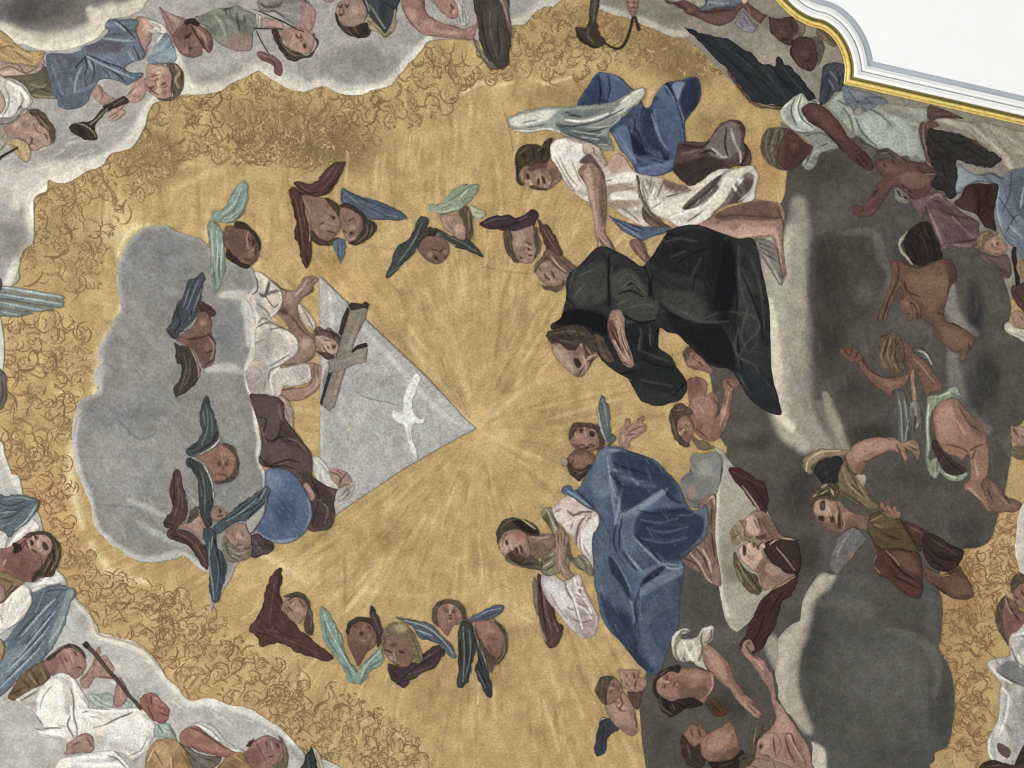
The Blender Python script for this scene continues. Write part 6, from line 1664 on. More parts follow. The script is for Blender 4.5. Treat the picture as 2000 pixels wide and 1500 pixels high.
T putto4 putto | putto | brown bowed child's head tucked against the shoulder of the blue cloak
P body 8b5f4f : 58 42 63 39 70 41 74 44 73 50 69 55 65 58 61 56 57 51 56 46
f a87966 3 .5 : 60 44 68 43 72 47 66 52 60 50
s 4f3226 1.8 .8 : 66 54 70 50 ; 60 46 58 50
P hair 5c4636 : 57 48 60 52 66 52 70 49 72 51 68 56 64 60 61 58 57 54
s 8d745a 1.4 .6 : 60 53 66 55 ; 62 56 66 54
P ear_wing a59a7c : 52 46 55 45 57 47 56 50 52 50
''')
DATA.append('''
@ 940 760 3.33333
T mary person | person | seated woman in a voluminous blue cloak and white sleeves with hand on breast
P body b58571 : 89 35 90 30 90 26 93 24 94 20 96 19 97 22 98 23 102 19 105 17.5 106 19 105 22 108 24 107 27 103 30 100 32 97 34 96 38 92 38
s 75493a 1.6 .8 : 94 26 98 22 104 19 ; 96 28 102 25 107 24 ; 94 30 100 29
s d8ab94 1.8 .7 : 96 24 101 21 ; 92 30 93 35
P hem 9a7568 : 126 110 132 104 138 98 142 90 143 82 142 76 146 70 152 68.5 153 76 152 90 153 104 155 116 156 128 148 126 144 120 138 118 132 114
s d0b4a4 2.2 .85 : 136 107 142 114 146 122 150 126 ; 144 104 148 112 150 120 ; 148 72 151 70 152 76
s 5a3835 2.4 .85 : 132 110 140 114 144 120 ; 140 104 145 110 148 118 ; 150 78 149 88 ; 150 94 152 110
s 9a5a52 2 .6 : 148 100 151 112
P shawl 8d8168 : 34 122 36 126 38 134 40 142 44 150 46 154 45 160 42 158 40 152 36 146 34 138 33.5 130
P redlining 6e4a44 : 37 120 41 126 44 132 46 138 48 146 50 152 53 154 53 158 51 164 48 168 44 168.5 42 166 40 160 38 152 37 142 36 132
s 9a776e 1.8 .7 : 40 130 42 144 46 158 ; 47 150 50 158
s 3d2826 2 .8 : 38 128 40 144 43 160
s b8ab92 2.6 .85 : 36 124 36 140 38 154 42 164
P sleeve cbbfb8 : 39 122 44 120 48 121 52 124 56 124 60 122 64 121 66 126 68 132 71 138 74 144 76 148 76 154 74 160 70 162 65 162 60 158 55 152 50 146 45 140 41 134 39 128
f b39a96 4 .7 : 66 134 74 148 75 158 68 160 64 150 62 142
f e2dbd6 4 .8 : 42 124 52 128 56 138 54 144 46 138 42 130
s 8a6864 2 .85 : 54 124 56 132 60 138 62 146 66 154 ; 60 124 63 128 65 134 ; 60 150 66 152 72 150 ; 56 142 60 144 ; 66 126 64 132
s ece6e0 2.4 .85 : 56 128 60 136 63 146 66 156 ; 60 122 62 128 66 130 ; 62 132 68 138 72 146 ; 62 140 68 144 72 150 ; 46 128 50 136
s a07a78 1.8 .7 : 62 134 68 136 ; 63 140 70 142 ; 64 146 72 147 ; 44 132 50 142 56 150
P shirt c9bbb0 : 44 80 48 76 52 72 56 69 60 70 66 74 72 78 76 81 77 86 75 92 73 98 73 104 74 112 73 118 70 114 66 108 62 102 60 96 56 94 52 88 48 86
f e3dcd2 4 .8 : 66 92 72 84 76 84 75 92 72 100 72 108 68 106 64 100
f dcd2c8 4 .8 : 48 80 56 82 62 86 60 94 54 92 50 86
f d8c3ba 4 .8 : 52 73 58 70 66 74 70 78 64 80 56 78
s 7d4a48 2.8 .85 : 56 79 60 82 66 80 72 80 ; 68 82 64 88 62 96 62 104
s 9b706a 2.2 .75 : 72 82 66 90 64 100 66 108 ; 48 80 52 78 ; 64 98 70 108 ; 60 86 58 92
s ede7de 2 .8 : 68 86 65 94 66 104 ; 60 88 63 84 67 83
P veil 8f8770 : 39 80 42 77 45 77 47 82 50 88 54 92 56 96 58 104 60 110 66 108 70 112 73 118 72 122 66 118 62 116 58 112 56 120 50 120 44 122 40 120 38 116 40 108 44 100 46 94 43 88 40 84
f 5d523e 2.5 .75 : 40 84 44 80 46 90 49 98 46 96 42 90
f 6d624c 2.5 .7 : 54 100 58 98 62 106 60 112 56 110
s c1b898 2.2 .85 : 43 79 46 86 49 92 ; 45 78 49 86 53 91 ; 44 110 48 106 ; 60 108 66 110 71 114 ; 40 116 46 112 ; 58 116 64 118 70 122
s 4a3f30 2 .8 : 41 112 47 108 ; 42 118 48 114 ; 46 80 50 90 ; 62 108 68 112 ; 60 114 66 118
A body a07a66 : 30 94 36 95 42 94 47 95 49 98 47 102 44 106 38 110 34 112 30 108 29 100
f 7a6450 3 .6 : 34 100 40 100 44 104 40 108 34 110 32 104
s cba38c 2.2 .7 : 32 95 38 97 44 96
P hair 5c4c40 : 10 98 10 93 12 89 14 86 17 84 21 83.5 26 84.5 31 86 35 88.5 37 91 38 94 36 96 31 95 28 93 24 92 20 92 16 93 13 96 11.5 100 12 105 11 102
f 32271f 2.5 .85 : 20 85 28 86 34 90 36 94 30 94 24 90
s c4b792 2 .85 : 26 84.5 31 88 35 91
s 8d7a62 1.6 .6 : 13 90 18 86 22 85
A body ab7f6d : 11.5 101 13 97 16 93 21 91.5 26 92 29.5 95 31 100 32 105 31 109 28 112 24 113 20 112 16 110 13 107
f 7c5546 3 .7 : 18 107 24 108 30 106 28 112 22 113 18 111
s 3d261c 2.4 .9 : 15 97 16.5 100
s 6a4234 1.8 .7 : 17 93 14.5 97
b c89480 21 96 3.5 3 0 .6
b d0a28c 14 103 2 3 0 .5
s d4a890 1.6 .7 : 18 99 20 103
s 5c2e26 2 .9 : 22 103 24 107 ; 24.5 101 26 104
s 5c3c30 2 .8 : 18 104 20 108 22 110
% 960 990 8.33333
f c79c85 3 .6 : 13 62 20 51 34 46 46 45 50 52 46 62 36 66 30 70 24 74 16 78 13 70
f b0685a 3 .55 : 36 41 47 40 55 48 50 57 42 54
f 573a2f 3 .75 : 28 77 40 73 50 80 60 84 56 93 44 93 32 88
f 2f1e18 1 .9 : 22 56 25 53 28 60 25 63
s 6a4638 1.4 .7 : 21 49 18 58 18 66
s e0b8a2 1.6 .8 : 30 55 33 66 34 71
s 45291f 1.5 .9 : 26 77 32 74 38 71
f 6a2f28 1 .9 : 38 66 43 66 44 74 40 75 ; 46 62 50 66 52 74 48 74
s cf9f8c 1.2 .7 : 44 65 46 73 ; 54 66 58 74
% 940 760 3.33333
P veil_dark 6b604e : 17 107 20 110 25 112.5 29 112 32 108 34 110 37 112 40 114 38 118 32 117 26 116 20 114 16 111
s 3d3226 2 .8 : 18 110 26 114 34 114
s a59a80 1.8 .7 : 18 112 26 116 36 118
A body b08675 : 47 100 48 96 49 92 51 90 53 91 54 94 55 96 56.5 95 57 98 56 101 55.5 106 55 112 56 116 58 119 60 121.5 57 124 54 123 51 119 49 115 48 110 47 105
s 6b4638 1.6 .85 : 50 94 50 100 ; 52 93 52.5 100 ; 54 96 54 102 ; 48 98 48 104
s d3ab98 1.8 .7 : 51 104 51 112 54 119
s 7b5242 1.8 .7 : 55 108 56 115
P cloak 54708f : 76 41 80 38 84 37 90 38 96 40 102 42 108 44 114 47 118 51 122 55 126 59 129 63 131 68 133 73 136 78 140 79 144 77 146 75 148 80 148 88 147 94 144 99 138 104 133 109 130 111 132 115 131.5 122 130 132 129 142 129 152 127 160 124 164 120 174 118 182 112 186 105 182 98 174 92 166 84 158 79 150 77 144 76 136 74 128 73 118 72.5 108 72 100 73 94 76 90 77 84 75 80 70 78 64 74 60 71 56 69 53 68 52 66 54 63 58 63 60 66 64 64 67 58 70 53 73 48
f 3d5a7d 4 .75 : 88 42 100 44 112 48 120 56 128 66 130 74 122 70 112 62 100 56 92 50
f 3a5678 4 .75 : 86 54 92 58 100 62 108 66 116 64 110 72 102 76 94 80 90 74 92 64
f 3d5a7e 4 .8 : 102 82 110 80 120 78 132 78 140 82 146 86 146 94 140 102 132 110 120 112 110 106 103 98 100 94 104 88
f 2f4d70 4 .65 : 106 84 118 86 132 84 128 90 114 92 104 92
f 2f4c6c 4 .6 : 104 98 116 104 130 100 124 108 112 106
f 46627f 4 .6 : 78 120 86 112 94 124 100 140 96 156 90 150 82 140
f 375373 4 .7 : 84 112 86 118 90 128 96 140 98 154 94 148 88 134 84 122
f 36506f 4 .7 : 79 150 84 156 90 162 98 172 106 182 112 184 104 180 94 170
f 3d5876 4 .6 : 106 132 116 124 128 118 128 140 124 160 116 176 108 164 104 146
f 33506f 3 .7 : 110 122 114 116 118 116 112 124 106 130
s 8ea2b4 3.6 .75 : 84 52 92 54 98 58 102 62 ; 82 46 84 60 86 74 88 88 ; 92 62 90 74 87 88 ; 102 79 108 74 114 70 119 66
s 8299ae 3 .75 : 94 78 90 86 92 96 94 104 98 112 106 120 ; 100 96 106 104 112 110 117 114 ; 106 122 112 118 120 114 130 115 ; 84 108 90 116 96 128 98 142 100 152
s 9bb0c2 2.6 .7 : 78 44 82 40 90 40 ; 117 114 124 117 131 116 ; 104 130 103 140 104 150 ; 143 78 136 82 128 82 ; 146 92 138 102 130 108 ; 56 66 62 70 70 76
s 233d5e 2.6 .85 : 86 48 94 52 102 54 ; 84 52 88 58 92 64 ; 119 66 124 72 130 74 ; 102 79 112 81 122 80 ; 101 95 108 102 116 112 ; 88 88 86 98 88 106 ; 92 106 98 114 104 122 110 122 ; 104 128 102 142 100 156 ; 62 66 68 72 74 78 ; 78 84 82 92 84 104
s 2a4565 2.4 .8 : 84 110 86 124 92 140 ; 114 52 120 58 126 66 ; 112 126 120 122 128 118 ; 110 150 118 146 126 148 ; 106 160 112 152
s 6d87a1 3.4 .6 : 76 112 78 126 82 140 90 152 98 164 ; 118 130 124 126 ; 108 140 116 134 ; 112 148 122 142 128 140 ; 110 90 124 88 136 90 ; 108 98 120 98 134 96 ; 100 60 110 60 118 62
s 2f4a6a 3 .6 : 80 94 80 110 82 124 ; 96 44 106 50 116 58
f 6f88a0 4 .75 : 76 41 84 38 88 45 85 52 88 64 82 70 74 70 72 57
f 304b6f 3.5 .8 : 87 41 105 43 120 54 128 65 125 69 118 64 106 60 92 56 85 47
f 2c4669 3 .8 : 84 53 92 62 117 65 102 76 92 80 90 68
f 8199ad 2.5 .8 : 91 82 101 76 118 65 120 68 104 80 94 86
f 5f7a96 4 .7 : 92 85 104 80 100 95 102 110 92 105 90 94
f 2c4566 4 .8 : 104 81 134 77 147 84 146 93 132 109 120 111 106 101 100 95
f 6d8499 2.5 .8 : 134 77 145 76 149 80 147 94 144 96 145 85 138 80
f 5b7590 4 .75 : 74 90 80 86 84 100 86 115 92 130 100 149 90 140 80 130 74 116
f 243c5c 2.5 .85 : 83 109 88 113 96 129 98 138 90 128 84 118
f 738aa0 3 .75 : 90 106 100 118 115 114 118 116 106 123 96 116
f 213757 2.5 .9 : 106 123 115 116 120 116 108 128 103 130
f 7890a6 3 .8 : 103 130 115 122 130 117 131 120 118 128 105 135
f 4c6682 4 .7 : 103 136 128 125 127 150 104 150
f 2a4263 4 .8 : 77 133 85 140 96 150 104 170 112 184 102 180 92 166 82 152
f 5d7690 3 .7 : 104 150 112 140 110 160 118 172 114 180 106 168
s 1e3352 2.2 .85 : 102 79 116 81 132 78 ; 100 95 108 104 118 112 ; 86 48 96 52 110 56 ; 83 54 90 62 ; 103 130 100 142 102 152 ; 92 82 90 94 90 104 ; 118 64 126 72
s 9db1c2 1.8 .6 : 100 98 108 105 116 113 ; 82 44 84 58 88 72 ; 96 108 104 118
s 5f7a98 3 .5 : 104 85 116 87 128 84 ; 108 91 120 93 134 90 ; 104 97 118 100 134 97
h 7b93ab 1.7 .4 74 40 132 180 60 60 30
h 2f4a6c 1.7 .4 74 40 146 180 70 60 30
T redpair cherub | cherub | darker upper face of the nose-to-nose pair, dark red wing above, right of the blue cloak
P wing 5d3836 : 161 52 166 51 172 54 178 58 184 60 186 66 187 72 186 78 186 84 188 90 192 92 193 96 190 94 186 88 182 82 176 74 170 66 164 58
s 3f2424 2 .8 : 166 54 176 62 184 74 187 84
s d0ad96 1.8 .8 : 170 63 178 74 184 84 192 92
s 85584f 1.4 .6 : 164 54 176 60 184 64
P body a87a6c : 170 86 174 82 178 79 184 80 188 84 192 90 194 94 200 97 196 97 191 98 188 102 184 104 178 96 174 97 170 94
f c99f8e 4 .7 : 172 85 177 82 180 86 178 94 174 94
s 54322a 2.2 .9 : 175 87 178 92 ; 180 84 182 90 ; 184 96 187 99
s d9b2a2 1.8 .7 : 174 86 176 92
s 7c4e42 2 .6 : 184 82 188 92 192 96
% 1380 860 3.1725
f d9b4a4 2.5 .8 : 23 49 29 47 33 56 30 59 25 56
f 95675b 3 .7 : 33 47 40 50 45 57 40 63 34 59
s 4a2e26 1.4 .9 : 29 48 31 52 32 55 ; 24 49 24.5 53
f 573830 2 .8 : 28 60 33 59 37 58 36 61 31 62
s c29484 1.6 .7 : 38 46 44 54 48 59
s 6a463c 1.6 .7 : 34 48 38 56 42 62
% 940 760 3.33333
P hair 9a8568 : 162 94 165 88 169 85 172 87 171 94 174 97 178 97 182 99 180 102 176 101 172 99 168 101 164 102
s c3b190 1.4 .7 : 165 92 168 98 ; 170 90 170 96
s 5d4c38 1.6 .7 : 163 98 168 94 ; 174 99 180 101
T redpair2 cherub | cherub | paler lower face of the nose-to-nose pair with curly hair and a drooping maroon wing
P wing 523834 : 196 97 200 96 206 100 208 110 206 121 198 119 190 114 185 107 184 101 190 98
s d9bb9c 2 .85 : 188 101 192 98 196 97 204 98
s c99f88 1.6 .7 : 192 103 198 110 204 118
P body b98b7b : 167 104 170 101 174 100 178 100 180 102 184 100 185 103 183 106 186 110 190 114 195 118 200 120 205 121 200 124 194 128 188 130 184 131 182 126 180 120 176 118 172 114 168 110
f d4a998 4 .7 : 168 104 174 101 178 104 176 112 170 112
f 9b6c5e 4 .5 : 184 112 194 120 200 122 188 128 184 124
s 5a352c 2 .9 : 172 103 173 108 ; 178 100 179 105 ; 183 103 181 105
s e0baa8 2 .7 : 169 105 171 110 ; 178 106 182 108 ; 188 114 198 120
b c58474 176 113 4 2 0 .5
% 1380 860 3.1725
f dcb4a3 2.5 .8 : 20 68 24 64 30 62 36 65 34 73 30 79 24 76
b bd7566 27 73 4 3.5 0 .6
f 452a22 1 .95 : 22.5 65 24.6 66 24.3 71 22.5 71
f 452a22 .8 .9 : 28.5 63 30 64 30 66.5 28.6 66
f 6a352e .8 .9 : 31 64.5 33 65 32.5 68 31 67
s f0d4c4 1.2 .8 : 26 64 27 68 ; 33.5 63 36 66
f 8a5f50 3 .65 : 30 80 36 72 40 76 36 86 32 88
s 8a6456 1.5 .6 : 36 76 42 82 50 82 ; 35 80 40 86 44 88
f c9a38e 3 .5 : 40 74 50 80 42 84 36 80
% 940 760 3.33333
P hair 75634a : 165 106 167 110 170 115 174 119 179 121 181 126 183 131 180 134 174 132 169 126 166 120 164 112
s b09c76 1.5 .7 : 167 112 172 122 178 130 ; 166 116 170 126
s 40332a 1.8 .8 : 172 118 178 126 182 132 ; 168 112 172 120
P lower_wing 5a3532 : 205 121 206 124 204 130 200 136 196 138 194 144 192 152 188 160 184 168 178 172 172 170 168 166 172 160 174 154 178 146 182 138 190 130 198 125
f 6b423c 4 .5 : 200 124 204 126 198 134 190 140 190 134
s d3ab78 2.2 .85 : 204 122 196 127 188 131 182 137 178 144
s 361d1e 2.4 .8 : 184 148 180 160 174 168 ; 196 132 188 144
@ 1000 1050 3.33333
T putto5 putto | putto | nude winged child with folded arms at the lower edge of the dark cloud
P wing 474f58 : 58 118 61 117 66 119 70 122 68 126 64 128 62 132 61 138 58 142 54 141 54 134 56 126
s cfc6b0 2 .9 : 62 117 57 119 54 124 54 132
s 2d343c 2 .7 : 60 124 58 138
P body b28370 : 61 108 66 107 70 106 70 100 73 101 76 104 78 108 80 112 81 118 82 124 81 128 77 129 72 126 67 122 63 117 61 113
f cf9f8c 4 .5 : 64 110 74 110 78 120 72 122 66 116
s 6e4438 2 .85 : 70 102 72 108 70 112 74 113 ; 68 110 72 113 ; 80 114 81 124
b 8e5a4c 79 126 3 3 0 .5
A body a67462 : 58 92 64 91 68 92 71 96 72 100 70 104 66 107 62 109 58 105 56 100
F 66 99 6 190 .4
P hair 6b5643 : 57 92 61 90 66 91 64 94 62 100 61 106 62 109 58 107 55 102 54 98
s 93795c 1.5 .6 : 59 92 58 102
T putto6 putto | putto | small nude child embracing another just below the hem of the blue cloak
P body b4826e : 69 86 74 86 80 86 83 87 83 91 86 91 88 93 87 97 84 100 80 101 76 99 73 98 71 94 70 90
s 683e32 2.2 .85 : 74 89 76 92 ; 79 88 80 92 ; 70 92 76 97 ; 81 93 80 98
b d0a08a 76 91 2 2.4 0 .5
b c4907c 84 95 3 3 0 .5
s d5a792 1.6 .6 : 71 88 73 95 76 98
A body 7d5244 : 75 100 80 101 84 100 84 106 82 112 79 110 76 104
T curly person | person | curly brown-haired youth in a cream blouse stretching one arm down to the lower right
P torso_shadow 6c4c30 : 126 108 131 104 134 106 137 110 140 112 141 114 138 116 132 116 128 112
s 3c281b 2 .7 : 130 108 136 114
P blouse cec5b2 : 104 66 106 62 110 59.5 114 59 116 61 113 62.5 110 64 111 66 115 66 120 65 122 62 124 59 127 58 130 57 131.5 59 131 64 130 67 127 69 126 74 125 80 127 86 124 85 120 83 116 80 112 81 108 80 105 76 104 71
f 8d8674 2.5 .8 : 107 64 110 62 112 64 109 68 107 72 106 68
s 5d5748 2.2 .85 : 105 68 107 64 111 61 115 61 ; 106 70 107 77 110 81 ; 124 62 123 66 124 72 122 80 ; 112 78 113 82 ; 130 60 129 66 125 69
s ece4d2 3 .8 : 112 68 114 74 118 80 ; 104 72 105 66 109 61 ; 125 60 129 58 ; 118 68 120 76
P body b17e6a : 124 72 126 69.5 129 70 133 73 137 77 141 82 144 89 146 94 149 98 152 102 156 105 159 108 161 112 163 115 162 116 160 118 157 116 153 113 149 109 145 104 142 99 138 96 134 92 130 88 126 83 124 78
f cf9c87 4 .6 : 126 74 130 74 136 80 140 88 138 92 132 86 128 80
f 8d5c4c 3 .5 : 134 74 140 80 146 94 152 102 148 102 142 92
s d6a48e 1.8 .7 : 146 104 152 110 158 116 ; 150 106 157 112
s 683e33 1.6 .8 : 154 106 160 112 ; 153 108 159 115 ; 156 106 162 114
A body ac7a68 : 93 95 95 91 98 88 102 86 108 85 114 85 120 85 126 87 131 88 132 92 131 98 129 102 126 106 124 109 121 106 116 105 110 106 106 107 102 106 97 103 94 100
f 7d5040 4 .6 : 108 92 116 98 124 96 128 100 122 106 112 106 108 100
s d8ae9a 1.8 .8 : 130 90 131 96 128 102
b cb9a86 120 90 6 3 0 .5
F 101 95 8 195 .35
b 7d4438 101 104 3 1.5 0 .4
P hair 47352a : 96 88 101 85 106 83 110 84 108 88 104 87 98 90 95 93 94 98 96 103 100 105 104 107 108 105 112 105 116 104 120 105 124 108 122 110 116 111 112 112 108 115 104 117 100 115 97 112 95 106 92 101 92 94
s 8a6c50 1.6 .7 : 96 104 98 111 104 115 ; 104 108 106 112 ; 96 90 101 86
s 271b15 2.2 .8 : 99 105 103 113 ; 108 108 112 110 118 108
T bowed person | person | brown-haired bather figure with bare shoulder at the bottom edge left of the pale youth
P body a5735e : 111 128 113 126 116 122 118 121 121 123 122 121 126 126 128 132 122 136 118 136 114 132
s 63392c 2 .8 : 116 124 118 130 ; 121 124 123 130
P hair 55402f : 111 128 114 132 118 136 122 134 124 140 126 146 124 150 116 149 112 144 110 138 110 132
s 84684c 1.6 .6 : 114 134 116 144
A body a8765f : 123 133 126 129 131 126 136 123 141 120 144 122 146 128 148 134 148 140 144 144 138 146 132 147 126 144 123 140
f c5927a 4 .6 : 128 132 138 126 142 130 136 138 128 138
f 6b4433 4 .6 : 138 140 147 136 148 142 142 146 134 147
P cloth 4a322b : 128 146 136 146 144 144 150 138 152 146 150 154 132 156 130 150
s 75524a 2 .5 : 134 150 144 146
T youth person | person | pale pink youth reaching one arm up beside the smooth round cloud at the bottom
P body b7857a : 144 67 146 68 149 73 150 69 152 67 155 66 157 69 158 73 156 74 154 72 157 76 161 78 165 81 169 86 170 91 171 97 172 103 173 107 176 110 180 116 184 122 188 128 192 134 194 140 195 146 194 154 156 154 158 142 159 136 162 130 166 126 170 122 172 118 171 112 169 106 168 100 164 94 160 88 156 82 152 78 149 74
f cf9f92 4 .6 : 172 112 178 116 184 126 184 134 176 134 172 124
f 8c5a4e 3 .5 : 164 86 169 92 170 100 166 96
f a06c60 4 .6 : 176 128 182 128 190 140 192 150 182 146
s 5c362d 2 .85 : 146 69 151 77 157 84 ; 152 70 156 76 160 79 ; 165 82 169 88 ; 178 128 182 128 184 134 188 142 192 148 ; 178 130 180 138 184 146
s dcb4a6 2 .6 : 158 79 164 86 ; 180 128 184 136 190 146
b 6b4438 154 69 2.4 2 0 .7
A body b98879 : 158 134 162 130 167 127 172 128 175 132 175 138 172 143 167 144 163 142 160 138
b 3c2821 162 136 2 3 20 .9
s 6a4034 2 .85 : 170 130 171 138 172 142 ; 164 141 168 143
b d9ad9c 166 134 3 4 0 .5
s 7e4c40 1.8 .7 : 175 128 176 136
P hair 6d5c48 : 158 124 162 121 166 122 168 125 164 126 160 130 159 136 158 142 155 138 154 130
s a39170 1.5 .7 : 159 124 157 134
A body b28577 : 150 146 158 144 166 145 174 146 182 150 182 156 150 156
s 6b453a 1.8 .7 : 154 148 160 150 ; 170 146 172 152
A hair 62523f : 148 144 152 141 157 142 156 147 152 150 149 152
''')
